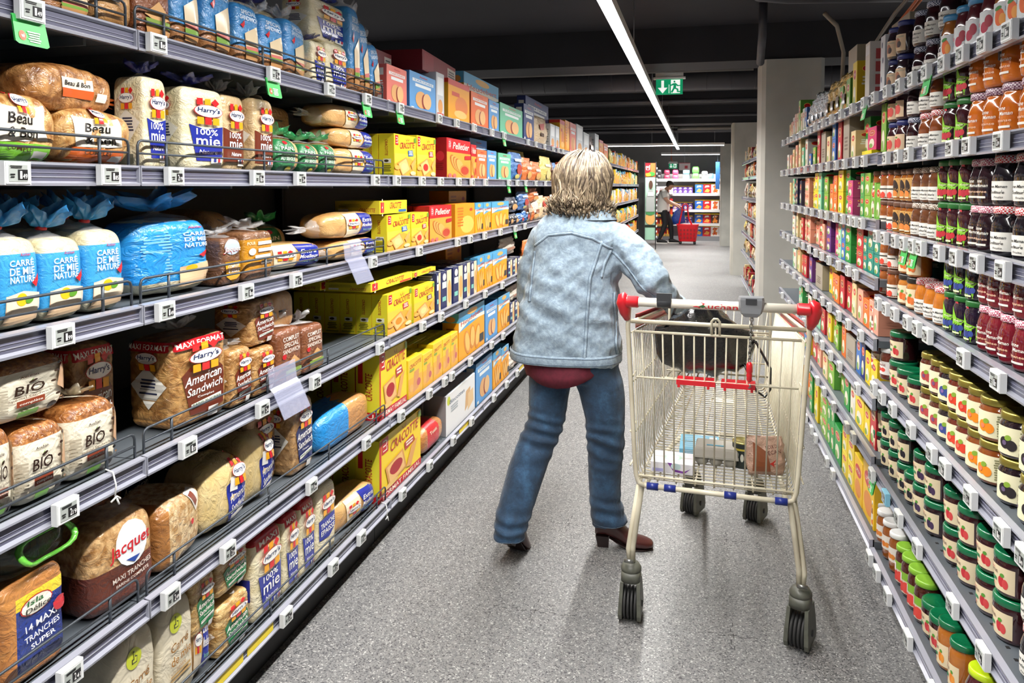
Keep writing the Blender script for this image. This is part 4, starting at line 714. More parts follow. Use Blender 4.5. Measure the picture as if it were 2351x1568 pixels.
def jar_kind(key, r, h, jam, jam2, lidm, desc, label, wide=1.25, lz=(.12, .58), shape='round', lab='EDE6D2', drop=None, root='jam_jar'):
    g = MB(); jm = mat(jam, .12, coat=1.0, noise_s=40, col2=jam2, name='jam_behind_glass'); lh = .014; hb = h - lh
    if shape == 'facet':
        prof = [(r * .7, 0), (r * .92, .002), (r * .97, .008), (r, .02), (r, hb * .62), (r * .97, hb * .72), (r * .86, hb * .86), (r * .8, hb * .93), (r * .8, hb)]
    elif shape == 'squat':
        prof = [(r * .72, 0), (r * .86, .003), (r * .9, .01), (r * .98, hb * .7), (r, hb * .9), (r * .96, hb * .96), (r * .93, hb)]
    elif shape == 'belly':
        prof = [(r * .6, 0), (r * .8, .004), (r * .97, .02), (r, hb * .4), (r * .94, hb * .7), (r * .78, hb * .88), (r * .74, hb)]
    else:
        prof = [(r * .75, 0), (r * .93, .003), (r, .009), (r, hb * .78), (r * .96, hb * .86), (r * .86, hb * .94), (r * .86, hb)]
    ruf = (lambda i, a: .018 * abs(math.cos(6 * a))) if shape == 'facet' else None
    g.lathe(prof, jm, 26, ruf=ruf); me = g.mesh(root)
    rl = prof[-1][0] + .0025; g = MB()
    kn = lambda i, a: .012 * math.cos(26 * a) if 0 < i < 3 else 0
    g.lathe([(rl, hb - .004), (rl + .0015, hb - .002), (rl + .001, h - .004), (rl - .001, h - .001), (rl - .004, h), (rl - .007, h - .0012), (.001, h - .0012)], lidm, 30, ruf=kn); ld = g.mesh('lid')
    ch = [('lid', ld, [])]
    if label:
        g = MB(); z0, z1 = lz[0] * hb, lz[1] * hb
        def fn(u, v, l):
            z = z0 + v * (z1 - z0)
            rr = r
            for (ra, za), (rb, zb) in zip(prof, prof[1:]):
                if za <= z <= zb: rr = ra + (rb - ra) * (z - za) / max(1e-6, zb - za)
            rr = rr * (1.019 if shape == 'facet' else 1) + .0004 + .00022 * l; a = (u - .5) * 2 * wide - PI / 2
            return Vector((rr * math.cos(a), rr * math.sin(a), z))
        base = [('R', 0, 0, 1, 1, lab)] if lab else []
        art(g, base + list(label), fn, asp=2 * wide * r / (z1 - z0), nx=16, ny=4, sub=2, rough=.5)
        sub = []
        if drop:   # a tongue of the label reaching over the lid
            q = MB(); q.add([(-.006, -r * .88, hb * .9), (.006, -r * .88, hb * .9), (.006, -rl - .001, hb + .004), (-.006, -rl - .001, hb + .004)], [(0, 1, 2, 3)], mat(drop, .5)); sub.append(('seal', q.mesh('seal'), []))
        ch.append(('label', g.mesh('label'), sub))
    kind(key, root, 2 * r, 2 * r, h, (root, me, ch), desc, 'jar')
RED = gingham('C4202A'); NVY = gingham('2A3058', 'C8CCDA'); PUR = gingham('6A3A58', 'D8C8D0'); PNK = gingham('B8506A', 'F2E6EA'); BRN = gingham('7A5A42', 'E8E2D8')
bonne = [('T', 'Bonne Maman', .5, .72, .62, .16, .3, '2A2A2A'), ('L', .3, .42, .7, .58, 1, '5A5A5A'), ('T', 'Confiture', .5, .42, .5, .15, .3, '2A2A2A'), ('T', 'Fruits', .6, .16, .25, .1, .3, '4A4A4A')]
bonnew = [('T', 'Bonne', .42, .8, .34, .14, .3, 'F2EEE4'), ('T', 'Maman', .58, .62, .4, .13, .3, 'F2EEE4'), ('T', 'Intense', .5, .38, .5, .1, 'F0C8A8'), ('R', .3, .12, .72, .2, 'F2EEE4')]
jar_kind('bmNav', .035, .112, '1E1016', '38141C', NVY, 'dark jam jar with navy gingham lid', bonne, 1.2, (.1, .52), 'facet', 'ECEAE2')
jar_kind('bmRed', .036, .112, '141216', '201A20', RED, 'near-black jar with red gingham lid', bonne, 1.2, (.12, .55), 'facet', 'ECEAE2')
jar_kind('bmRedB', .034, .108, '7A3E1E', '8E4C26', RED, 'brown jam jar with red gingham lid', bonne, 1.3, (.08, .5), 'facet', 'ECEAE2')
jar_kind('bmRedO', .034, .108, 'B8661A', 'C87824', RED, 'amber jam jar with red gingham lid', bonne, 1.3, (.08, .5), 'facet', 'ECEAE2')
jar_kind('bmBr', .034, .11, '5A3420', '6E442A', BRN, 'brown cream jar with gingham lid', bonne, 1.2, (.1, .52), 'facet', 'ECEAE2')
jar_kind('bmOr', .037, .116, 'C06018', 'CC7022', PUR, 'orange marmalade jar with plum gingham lid', bonnew, 1.1, (.1, .72), 'facet', None)
jar_kind('bmDk', .034, .11, '201418', '2E1A20', PNK, 'dark jam jar with pink gingham lid', bonnew, 1.1, (.1, .72), 'facet', None)
jar_kind('bmRb', .034, .108, '641420', '7A1C2A', PNK, 'raspberry-red jam jar with pink gingham lid', bonnew, 1.1, (.1, .72), 'facet', None)
LID_G = mat('0E6A42', .22, coat=.6); LID_GD = mat('2A6A30', .3); LID_Y = mat('A89A4A', .3, metal=.75); LID_B = mat('3E92C8', .3, coat=.4); LID_N = mat('262E6E', .3); LID_W = mat('E8E8E6', .35); LID_L = mat('C4E020', .3, coat=.3); LID_LG = mat('86B83A', .3); LID_D = mat('2A2A26', .3); LID_BK = mat('6A4A3A', .35)
def fruit(c, c2=None): return [('E', .62, .4, .1, .22, c), ('E', .74, .34, .09, .2, c2 or c), ('E', .66, .66, .07, .08, .5, '5A9A3A'), ('T', 'CONFITURE', .34, .74, .36, .12, '5A2A20'), ('T', 'Auchan', .34, .88, .16, .07, 'C8202A'), ('R', .2, .36, .46, .5, '3A8A5A'), ('P', [(.3, .2), (.36, .28), (.34, .12)], 'C8202A')]
jar_kind('grFig', .044, .098, '241216', '341A20', LID_G, 'green-lidded dark jam jar with fig label', fruit('3A2A4A', '4A3658'), .9, (.14, .8), 'squat', 'EAD9B4')
jar_kind('grRed', .044, .098, '2E1014', '3E161C', LID_G, 'green-lidded dark jam jar with berry label', fruit('C8303A', 'D84A4A'), .9, (.14, .8), 'squat', 'EAD9B4')
jar_kind('grBlk', .036, .098, '1C1214', '281A1C', LID_G, 'green-lidded dark jam jar with blackberry label', fruit('1E1A22', '2A2430'), .9, (.14, .8), 'squat', 'EAD9B4')
jar_kind('grOr', .036, .13, 'A8601E', 'B87028', LID_G, 'tall amber jam jar with green lid', fruit('E8862A', 'F09A3A'), .8, (.1, .6), 'round', 'EAD9B4')
jar_kind('grPeach', .036, .1, 'B06820', 'C07A2C', LID_D, 'peach jam jar with dark green lid', fruit('D8622A', 'E07A3A'), 1.2, (.1, .75), 'round', 'EAD9B4')
def bio(c, c2): return [('T', 'Auchan', .22, .88, .12, .07, '2A1812'), ('T', 'BIO', .22, .62, .2, .24, '2A1812'), ('R', .13, .3, .32, .42, c2), ('E', .56, .42, .1, .22, c), ('E', .68, .36, .09, .2, c), ('E', .62, .62, .06, .1, .5, '86A83A'), ('L', .8, .08, .98, .92, 9, '8A8A60'), ('E', .56, .42, .04, .09, c2)]
for kk, jam, j2, c, c2, nm in (('bioF', '4A2014', '5A2A1A', 'B84A4A', '7A4A7A', 'fig'), ('bioB', '1A1218', '241A22', '3A4E92', '8A6AA8', 'blueberry'), ('bioS', '5A1E12', '6A2818', 'D8402A', 'E86A5A', 'strawberry'), ('bioA', '7A3C14', '8A4A1E', 'EC8A1E', 'E88060', 'apricot'), ('bioN', '1C1216', '28181E', '2A2428', '6A5A7A', 'blackcurrant')):
    jar_kind(kk, .042, .1, jam, j2, LID_Y, 'gold-lidded jam jar with %s label' % nm, bio(c, c2), 1.45, (.12, .8), 'round', 'E9E4C0')
def andros(c, c2): return [('P', [(0, 0), (1, 0), (1, .62), (.55, .72), (.4, 1), (.2, 1.2), (0, 1.2)], '86C832'), ('T', 'Allégée', .6, .6, .4, .1, 'E8F4C0'), ('E', .4, .3, .13, .14, c), ('E', .6, .28, .13, .14, c2), ('E', .76, .32, .1, .12, c), ('R', .3, .06, .7, .13, 'E8F4C0')]
jar_kind('anR', .036, .125, '30141A', '401C22', LID_GD, 'green-labelled jam jar with cherries', andros('C8303A', 'B8283A'), 1.0, (.06, .72), 'round', None, drop='C8404A')
jar_kind('anB', .036, .125, '1C1422', '281C30', LID_GD, 'green-labelled jam jar with blueberries', andros('3A4E9A', '2E3E80'), 1.0, (.06, .72), 'round', None, drop='C8404A')
jar_kind('ftO', .035, .135, '9A5A28', 'A8682E', LID_B, 'blue-lidded jar with apricot label', [('E', .6, .5, .16, .3, 'E8682A'), ('E', .7, .42, .1, .2, 'F0A040'), ('E', .56, .8, .12, .07, .3, '3E8A3A'), ('P', [(.1, .2), (.18, .26), (.14, .12)], 'C8202A'), ('R', .08, .6, .3, .75, 'B8D8E8')], 1.1, (.12, .66), 'facet', 'E4E8EA')
jar_kind('ftR', .035, .135, '4A1820', '5A2028', LID_B, 'blue-lidded jar with red-fruit label', [('E', .6, .42, .14, .2, 'B82A4A'), ('E', .74, .62, .12, .22, 'A8283E'), ('R', .1, .5, .4, .62, 'E08AA0'), ('R', .1, .3, .36, .44, '8AC0E0'), ('P', [(.2, .16), (.3, .24), (.28, .08)], 'C8202A')], 1.1, (.12, .66), 'facet', 'E4E8EA')
jar_kind('nav', .033, .11, '241820', '34222C', LID_N, 'dark jar, navy lid, peach label', [('E', .5, .5, .2, .3, 'A86A4A'), ('E', .62, .4, .14, .2, '4A3A3A'), ('R', .1, .8, .9, .9, 'C8B89A')], .9, (.1, .66), 'facet', 'E6C8A4')
jar_kind('navS', .033, .11, '34161C', '441C24', LID_N, 'dark jar, navy lid, strawberry label', [('E', .42, .42, .16, .3, 'C8383A'), ('E', .66, .46, .16, .3, 'D85048'), ('E', .5, .8, .1, .06, '5A8A3A')], .9, (.1, .66), 'facet', 'E6C8A4')
jar_kind('honey', .034, .105, '8A4A1A', '9C5A22', LID_BK, 'honey jar with dark label', [('E', .5, .5, .22, .42, '2A1E1A'), ('E', .5, .28, .18, .16, 'D8823A'), ('R', .36, .1, .66, .16, 'E8D8B8')], 1.2, (.06, .84), 'round', 'C89A54')
jar_kind('straw', .033, .115, '8A4A20', 'A05A28', LID_BK, 'slim jam jar with strawberry label', [('E', .35, .3, .12, .24, 'D8382E'), ('E', .6, .3, .12, .24, 'E04A38'), ('R', .1, .7, .9, .8, '3A3A30')], 1.3, (.05, .55), 'round', 'ECE6DA', drop='C8342E')
jar_kind('whiteS', .036, .12, '5A2418', '6A2C1E', LID_W, 'white-labelled jam jar with strawberries', [('E', .4, .36, .1, .16, 'C8383A'), ('E', .6, .36, .1, .16, 'D84A40'), ('T', 'FRAISE', .5, .72, .4, .16, '8A4A4A')], 1.4, (.2, .66), 'round', 'E9E4DE')
jar_kind('whiteO', .034, .135, '8A4818', '9A5820', LID_W, 'tall amber jar with orange label', [('E', .5, .36, .12, .2, 'D8762A'), ('E', .66, .36, .1, .18, 'E08A3A')], 1.4, (.3, .7), 'round', 'E6DFD4')
jar_kind('lime', .036, .13, '3E1A12', '50221A', LID_LG, 'jam jar with light green lid', [('R', .0, .62, 1, 1, '86B83A'), ('E', .4, .3, .2, .26, 'D83A34'), ('E', .66, .3, .2, .26, 'E04A40'), ('R', .2, .5, .45, .9, 'F2E8E2')], 1.2, (.1, .68), 'round', 'D8C8B8')
jar_kind('compote', .046, .13, '3A1218', '5A1C24', LID_L, 'round-bellied jar with lime lid', [('E', .5, .5, .36, .46, '1E1420'), ('T', 'Confipote', .5, .42, .5, .16, .2, 'F2E8EA'), ('E', .5, .72, .08, .14, 'C84A7A')], .8, (.2, .72), 'belly', None)
jar_kind('compoteO', .046, .13, 'C8862E', 'D4963E', LID_L, 'round-bellied amber jar with lime lid', [('E', .5, .5, .36, .46, '1E1420'), ('T', 'Confipote', .5, .42, .5, .16, .2, 'F2E8EA')], .8, (.2, .72), 'belly', None)
# tea boxes
def tea(key, w, h, c, sidec, desc, oval='C8202A', front2=None, d=.12, txt=None, extra=()):
    box_kind(key, w, d, h, c, desc, [('E', .5, .74, .34, .12, 'F2DC6A'), ('E', .5, .74, .3, .1, oval), ('T', txt or 'THE', .5, .74, .4, .06, 'FBF4E0'), ('E', .5, .3, .3, .2, front2 or 'F0E8D0'), ('E', .4, .2, .2, .1, '7FA84A')] + list(extra),
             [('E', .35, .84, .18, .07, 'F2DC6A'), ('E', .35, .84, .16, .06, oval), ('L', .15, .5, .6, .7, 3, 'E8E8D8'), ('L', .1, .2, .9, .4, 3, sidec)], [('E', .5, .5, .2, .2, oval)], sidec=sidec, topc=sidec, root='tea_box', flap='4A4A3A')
TEAS = {}
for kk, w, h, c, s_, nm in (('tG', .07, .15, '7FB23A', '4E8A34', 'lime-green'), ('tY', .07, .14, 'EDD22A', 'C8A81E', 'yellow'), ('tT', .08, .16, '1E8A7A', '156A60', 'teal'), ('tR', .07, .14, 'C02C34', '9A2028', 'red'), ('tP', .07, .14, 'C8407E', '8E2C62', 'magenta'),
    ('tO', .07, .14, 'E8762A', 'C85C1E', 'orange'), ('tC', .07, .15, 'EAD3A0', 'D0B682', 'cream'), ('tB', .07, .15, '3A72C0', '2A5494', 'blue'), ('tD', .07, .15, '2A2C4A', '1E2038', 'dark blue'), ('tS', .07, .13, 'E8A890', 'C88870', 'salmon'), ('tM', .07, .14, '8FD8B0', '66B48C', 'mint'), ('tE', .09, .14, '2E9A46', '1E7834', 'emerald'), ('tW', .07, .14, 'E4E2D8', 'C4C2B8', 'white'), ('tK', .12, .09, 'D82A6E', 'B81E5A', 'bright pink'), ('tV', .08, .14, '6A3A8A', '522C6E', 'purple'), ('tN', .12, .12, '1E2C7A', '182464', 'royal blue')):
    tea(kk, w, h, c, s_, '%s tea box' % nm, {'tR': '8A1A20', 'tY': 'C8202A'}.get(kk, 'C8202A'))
tea('tGt', .085, .17, '6FB03A', '5F9E3A', 'tall leaf-green tea box', txt='THE')
box_kind('lip', .12, .2, .19, 'F2C21E', 'large yellow tea case', [('E', .5, .7, .36, .14, 'C8202A'), ('T', 'LIPTON', .5, .7, .5, .08, 'FBF4E0'), ('E', .5, .3, .36, .2, 'E08A2A')], [('R', .3, .38, .56, .66, 'B8252A'), ('T', 'LIPTON', .43, .52, .3, .1, 0, PI / 2, 'FBF4E0'), ('T', 'TEA', .7, .52, .2, .05, 0, PI / 2, '5A3A10')], [], sidec='EDBE1C', topc='F2D23A', root='tea_box', flap='A88A1A')
box_kind('tray', .12, .2, .06, 'F2E21E', 'yellow open display tray', [('R', .02, .6, .3, .95, 'E8D41A')], [], [('R', .04, .04, .96, .96, 'D8CCA0')], sidec='E6D81C', topc='E2D21C', root='display_tray', flap='C8B818')
box_kind('ubB', .13, .19, .24, 'A59C8C', 'brown open shipping carton', [('L', .2, .2, .8, .5, 4, '6A5A48')], [('L', .2, .6, .8, .8, 2, '8A7E6C')], [('R', .1, .1, .9, .9, '5A5044')], sidec='97907F', root='cardboard_box')
box_kind('dots', .05, .16, .19, 'DADCE2', 'white box with scattered dark blue berries', [('E', .3, .3, .14, .05, '2A2E5A'), ('E', .6, .6, .14, .05, '2A2E5A'), ('E', .4, .85, .14, .05, '2A2E5A')], [('E', .2 + .15 * (k % 5), .1 + .13 * k, .035, .02, '2A2E5A') for k in range(7)], [], root='tea_box')
box_kind('gridB', .06, .15, .22, 'D8D2CC', 'white box with red and blue panels', [('R', .1, .8, .9, .95, 'E8E8EC')], [('R', .15 + .2 * (k % 4), .12 + .2 * (k // 4), .3 + .2 * (k % 4), .28 + .2 * (k // 4), ('B84A4A', '3A5A8A', 'D88A5A', '5A8AB8')[(k * 3) % 4]) for k in range(16)], [], root='tea_box')
box_kind('tinO', .13, .13, .15, 'E0702A', 'orange tea tin', [('R', .2, .3, .8, .6, 'C85A1E'), ('R', .1, .85, .9, .88, 'B84E18')], [('R', .5, .5, .85, .75, 'D8D0C4')], [], sidec='D8662A', topc='E88A4A', root='tea_tin')
box_kind('matcha', .06, .11, .19, 'E4D49A', 'beige matcha box', [('E', .5, .84, .36, .06, 'C8202A'), ('T', 'MATCHA', .5, .66, .8, .04, '4A4A2A')], [('E', .5, .86, .26, .05, 'C8202A'), ('T', 'MATCHA', .55, .66, .6, .05, '4A4A2A'), ('L', .2, .2, .8, .5, 4, '9A9A6A')], [], root='tea_box')

# ---------------------------------------------------------------- placing goods
REC = []
def inst(tree, parent=None):
    nm, me, ch = tree; o = link(nm, me, parent)
    for c in ch: inst(c, o)
    return o
def put(key, loc, rz, where, scl=(1, 1, 1), tilt=(0, 0), simple=False, desc=None):
    k = KINDS[key]; o = inst(k.tree if not simple else (k.tree[0], k.tree[1], k.tree[2][:2] if k.root == 'jam_jar' else [c for c in k.tree[2] if c[0] == 'label']))
    o.rotation_mode = 'XYZ'; o.location = loc; o.rotation_euler = (tilt[0], tilt[1], rz); o.scale = scl
    REC.append((o, desc or k.desc, k.cat, where)); return o
SURF = 0.0365
def L(key, sh, y0, y1, zt=None, x=0.0, dz=0.0, rz=0.0, tilt=(0, 0), rows=1, dsc=1.0, keepd=False, gap=.003):
    """A thing (or a row of them going back) on left shelf sh between y0 and y1; zt = height of its top."""
    k = KINDS[key]; w = y1 - y0; sx = w / k.w; zb = LZ[sh] + SURF + dz + .0005; sz = ((zt - zb) / k.h) if zt else 1.0; cl = LZ[sh - 1] + .012 if sh else 9; sz = min(sz, (cl - zb - .004) / (k.h + k.th)) if rz is not None else sz
    o = None
    for r in range(rows):
        d = k.d * dsc
        q = put(key, (LX - .016 - x - d / 2 - r * (d + gap), (y0 + y1) / 2, zb), PI / 2 + rz, 'left %s shelf' % rown[sh], (sx * .985, dsc, sz), tilt, simple=r > 0)
        o = o or q
    return o
def Rr(key, sh, ys, tiers=1, x=0.0, dz=0.0, rz=.25, rows=1, Zs=RZ, X=RX, sc_=1.0, side='right', jit=.12, tea=False, start=0):
    k = KINDS[key]; rr = random.Random(hash((sh, round(ys[0] * 100))) & 0xffff)
    nm = 'right %s %sshelf' % ((rownr[sh] if sh < 6 else ('seventh' if sh == 6 and Zs is TZ else 'bottom')), 'tea ' if tea else '')
    for y in ys:
        for r in range(rows):
            for t in range(tiers):
                s = sc_; z = Zs[sh] + SURF + .0005 + dz + t * (k.h * s + .0008)
                put(key, (X + .018 + x + k.d * s / 2 + r * (k.d * s + .004), y, z), -PI / 2 + rz + rr.uniform(-jit, jit), nm, (s, s, s), simple=r > 1)
def settle():
    """Moves each thing back from the wire fence, and up on to its board, by the few millimetres its rounded or turned shape pokes out."""
    for o, d, c, w in REC:
        lf = w.startswith('left'); M = Matrix.LocRotScale(o.location, o.rotation_euler, o.scale)
        ob = [o] + [c_ for c_ in o.children if c_.name.startswith(('label', 'side', 'gathered'))]
        P = [M @ Vector(b) for p in ob for b in p.bound_box]
        if lf:
            m = max(p.x for p in P) - (LX - .0125)
            if m > 0: o.location.x -= m
            m = LZ[rown.index(w.split()[1])] + SURF - min(p.z for p in P)
            if m > 0: o.location.z += m
def finish_labels():
    from collections import defaultdict
    G = defaultdict(list)
    for o, d, c, w in REC: G[(d, w)].append((o, c))
    for (d, w), L_ in G.items():
        outs = []
        for o, c in L_:
            outs.append([o, c, o.location.y, o.location.z, abs(o.location.x)])
        L2 = sorted(outs, key=lambda q: q[2]); cols = []
        for q in L2:
            if cols and q[2] - cols[-1][-1][2] < .028: cols[-1].append(q)
            else: cols.append([q])
        for i, col in enumerate(cols):
            for q in col:
                lab = '%s, %s' % (d, w)
                if len(cols) > 1: lab += ', %s from camera' % (ordw[i] if i < 20 else '%dth' % (i + 1))
                rest = [p for p in col if abs(p[4] - q[4]) < .03]; xs = sorted(set(round(p[4], 2) for p in col))
                dep = sum(1 for x in sorted(col, key=lambda p: p[4]) if x[4] < q[4] - .03)
                rowsx = []
                for x in sorted(p[4] for p in col):
                    if not rowsx or x - rowsx[-1] > .03: rowsx.append(x)
                ri = max(j for j, x in enumerate(rowsx) if q[4] >= x - 1e-6)
                zs = sorted(p[3] for p in rest)
                if len(zs) > 1:
                    zi = zs.index(q[3]); lab += ', ' + (('lower', 'upper') if len(zs) == 2 else ('lowest', 'middle', 'highest', 'topmost'))[min(zi, 3 if len(zs) > 3 else len(zs) - 1)]
                if len(rowsx) > 1: lab += ', ' + ('front' if ri == 0 else '%s row' % ordw[ri])
                g_ = '%s on the %s' % (d, w)
                tag(q[0], lab, q[1], g_ if len(L_) > 1 else None)
# ---------------------------------------------------------------- goods on the left shelves
# top shelf
L('special', 0, 1.202, 1.327, 1.845); L('brown', 0, 1.331, 1.450, 1.863, dsc=.6)
L('complet', 0, 1.450, 1.569, 1.925); L('special', 0, 1.569, 1.687, 1.948, rz=.1); L('special', 0, 1.687, 1.822, 1.958, rz=.1)
L('special', 0, 1.826, 1.945, 1.917); L('special', 0, 1.948, 2.077, 1.912); L('special', 0, 2.077, 2.250, 1.930, rz=.2)
L('mie', 0, 2.253, 2.347, 1.891); L('mie', 0, 2.350, 2.514, 1.905)
L('mie', 0, 1.848, 2.027, 2.014, x=.14); L('mie', 0, 2.039, 2.282, 1.979, x=.14); L('mie', 0, 2.291, 2.564, 2.045, x=.03, dz=.155)
L('special', 0, 2.521, 2.609, 2.063); L('special', 0, 2.613, 2.703, 2.019, tilt=(0, -.12)); L('special', 0, 2.707, 2.803, 1.955, tilt=(0, -.16))
L('tartP', 0, 2.847, 3.066, 1.905); L('tartB', 0, 3.096, 3.439, 1.917); L('silver', 0, 3.445, 3.562, 1.959); L('yelB', 0, 3.623, 3.995, 1.955)
L('pell', 0, 2.915, 3.220, LZ[0] + SURF + .159, x=.13); L('redB', 0, 2.915, 3.220, 2.002, x=.13, dz=.16); L('redB', 0, 3.335, 3.962, 2.049, x=.05, dz=.205, rz=.06)
L('tartO', 0, 4.020, 4.384, 1.940); L('tartB', 0, 4.394, 4.634, 1.934); L('heud', 0, 4.177, 4.974, 2.073, x=.09); L('tartG', 0, 4.656, 5.308, 1.947)
L('tartN', 0, 5.336, 5.702, 2.011); L('pC', 0, 5.719, 6.351, 1.975); L('tartN', 0, 5.852, 6.821, 2.131, x=.1)
_top = [('silver', 1263, 1274, 285), ('silver', 1275, 1284, 290), ('yelB', 1285, 1296, 276), ('cyl', 1297, 1307, 276), ('tartN', 1308, 1322, 283), ('silver', 1323, 1338, 287), ('silver', 1339, 1352, 305), ('pD', 1353, 1364, 312), ('silver', 1365, 1374, 308), ('yelB', 1375, 1384, 322), ('tartO', 1385, 1395, 330)]
for k_, a_, b_, t_ in []: pass
for k_, y0_, y1_, zt_ in [('silver', 6.371, 6.599, 1.950), ('silver', 6.621, 6.821, 1.951), ('yelB', 6.844, 7.107, 2.024), ('cyl', 7.132, 7.390, 2.044), ('tartP', 7.417, 7.813, 2.047), ('silver', 7.842, 8.318, 2.064), ('silver', 8.352, 8.815, 2.016), ('pD', 8.853, 9.289, 2.013), ('silver', 9.331, 9.724, 2.066), ('yelB', 9.769, 10.200, 2.017), ('tartO', 10.250, 10.778, 1.999)]:
    L(k_, 0, y0_, y1_, zt_)
# second shelf
L('beauG', 1, 1.083, 1.246, 1.588); L('beauO', 1, 1.252, 1.450, 1.578); L('beauU', 1, 1.188, 1.420, 1.664, x=.02, dz=.105, rz=.05); L('brownD', 1, 1.100, 1.197, 1.652, x=.16)
L('mie', 1, 1.469, 1.551, 1.676, x=.0, dsc=.7); L('mie', 1, 1.624, 1.785, 1.675, x=.0, rz=-.08, dsc=.95); L('miebr', 1, 1.800, 1.908, 1.687, x=.03); L('miebr', 1, 1.912, 2.020, 1.692)
L('pain', 1, 2.022, 2.160, 1.566, x=.0); L('pain', 1, 2.166, 2.291, 1.558); L('pain', 1, 2.297, 2.418, 1.563)
L('extra', 1, 2.424, 2.769, 1.557); L('extra', 1, 2.418, 2.752, 1.628, dz=.098); L('extra', 1, 2.375, 2.711, 1.707, dz=.166)
L('brown', 1, 2.027, 2.196, 1.675, x=.2, dz=.12, dsc=.7); L('brown', 1, 2.199, 2.366, 1.687, x=.14, dz=.12, dsc=.7); L('brown', 1, 2.155, 2.359, 1.602, x=.16, dsc=.7)
L('cracA', 1, 2.920, 3.171, 1.635, rows=2); L('cracB', 1, 3.181, 3.433, 1.645); L('pell', 1, 3.596, 4.012, 1.661, rows=2); L('pell', 1, 4.020, 4.123, 1.649); L('tartO', 1, 4.132, 4.345, 1.628); L('tartB', 1, 4.355, 4.569, 1.634)
L('tartB', 1, 4.195, 4.569, 1.697, x=.06); L('tartG', 1, 4.612, 4.949, 1.630); L('pB', 1, 4.987, 5.379, 1.654); L('pO', 1, 5.394, 5.686, 1.631); L('pO', 1, 5.702, 6.046, 1.612); L('pY', 1, 6.064, 6.514, 1.667); L('pY', 1, 5.379, 5.939, 1.689, x=.1)
for i_, (k_, a_, b_) in enumerate([('pD', 5.9+.55, 6.6), ('pB', 6.62, 6.78), ('pO', 6.8, 6.95), ('tartO', 7.0, 7.13)]): L(k_, 1, a_, b_)
# third shelf
L('carre', 2, 1.066, 1.107, 1.308); L('carre', 2, 1.107, 1.200, 1.327); L('carre', 2, 1.202, 1.307, 1.321); L('carre', 2, 1.311, 1.420, 1.330)
L('carre', 2, 1.118, 1.213, 1.361, x=.14); L('carre', 2, 1.287, 1.369, 1.374, x=.16); L('carre', 2, 1.372, 1.492, 1.366, x=.13)
L('carreB', 2, 1.492, 1.754, 1.352, x=-.0, rz=-.1); L('jacS', 2, 1.760, 1.848, 1.285); L('po', 2, 1.853, 1.998, 1.295)
L('extra', 2, 2.027, 2.347, 1.240, rz=-.35, x=.01); L('extra', 2, 2.008, 2.182, 1.308, x=.12, dz=.0, rz=.5); L('pain', 2, 2.182, 2.359, 1.289, x=.16); L('brown', 2, 1.934, 2.064, 1.348, x=.17)
L('extra', 2, 2.391, 2.777, 1.229); L('extra', 2, 2.350, 2.752, 1.328, dz=.079)
L('cracA', 2, 2.838, 3.096, 1.306); L('cracAf', 2, 2.769, 3.061, 1.363, dz=.1545, x=.0); L('cracB', 2, 3.107, 3.329, 1.304); L('pell', 2, 3.341, 3.673, 1.329, rows=2); L('redB', 2, 2.803, 3.011, 1.413, x=.25, dz=.27)
L('cyl', 2, 3.730, 4.088, 1.330, rows=2); L('heud', 2, 4.097, 4.259, 1.326); L('heud', 2, 4.269, 4.434, 1.325); L('heud', 2, 4.455, 4.888, 1.325); L('cyl', 2, 4.177, 4.527, 1.394, x=.18)
L('pK', 2, 4.912, 5.051, 1.240); L('pK', 2, 5.064, 5.210, 1.235); L('pK', 2, 4.912, 5.210, 1.348, dz=.088); L('pB', 2, 5.224, 5.394, 1.229); L('pB', 2, 5.409, 5.591, 1.254); L('pB', 2, 5.252, 5.591, 1.383, dz=.095); L('pO', 2, 5.622, 5.939, 1.286); L('pO', 2, 5.606, 5.939, 1.407, dz=.145); L('pC', 2, 5.956, 6.351, 1.325)
# fourth shelf
L('bio', 3, 1.066, 1.121, 0.993); L('bio', 3, 1.123, 1.244, 0.973); L('bio', 3, 1.246, 1.382, 0.981); L('bio', 3, 1.074, 1.249, 1.104, dz=.165)
L('amMax', 3, 1.254, 1.360, 1.087, x=.15); L('amMax', 3, 1.364, 1.483, 1.097, x=.1, rz=-.1); L('amMax', 3, 1.585, 1.785, 1.050, rz=-.1, dsc=1.15)
L('amBr', 3, 1.788, 1.891, 0.981); L('amBr', 3, 1.895, 2.013, 0.960); L('amBr', 3, 1.901, 2.039, 1.108, dz=.14, x=.02); L('brown', 3, 2.042, 2.193, 1.100, x=.04, dz=.15, dsc=.5); L('complet', 3, 2.017, 2.160, 0.992); L('complet', 3, 2.166, 2.304, 0.977)
L('cracD', 3, 2.838, 3.107, 0.988, rows=6, gap=.001); L('cracDf', 3, 2.679, 3.123, 1.053, dz=.195); L('cracC', 3, 3.133, 3.408, 0.975, rows=2); L('cracCf', 3, 3.133, 3.426, 1.044, dz=.199); L('cracDf', 3, 2.679, 3.123, 1.053, dz=.195, x=.21)
for a_, b_, t_ in [(3.433, 3.496, 1.006), (3.503, 3.665, 1.005), (3.694, 3.858, 1.007), (3.866, 3.995, 1.008), (4.003, 4.123, 1.006)]: L('navy', 3, a_, b_, t_, rows=2)
L('heud', 3, 4.141, 4.288, 1.016); L('heud', 3, 4.297, 4.465, 1.016); L('heud', 3, 4.475, 4.840, 1.014); L('navy', 3, 4.864, 4.987, 0.931); L('navy', 3, 5.000, 5.129, 0.928); L('navy', 3, 5.143, 5.279, 0.928); L('pW', 3, 4.864, 5.279, 1.071, dz=.13, x=.03); L('cyl', 3, 4.177, 4.485, 1.087, x=.2)
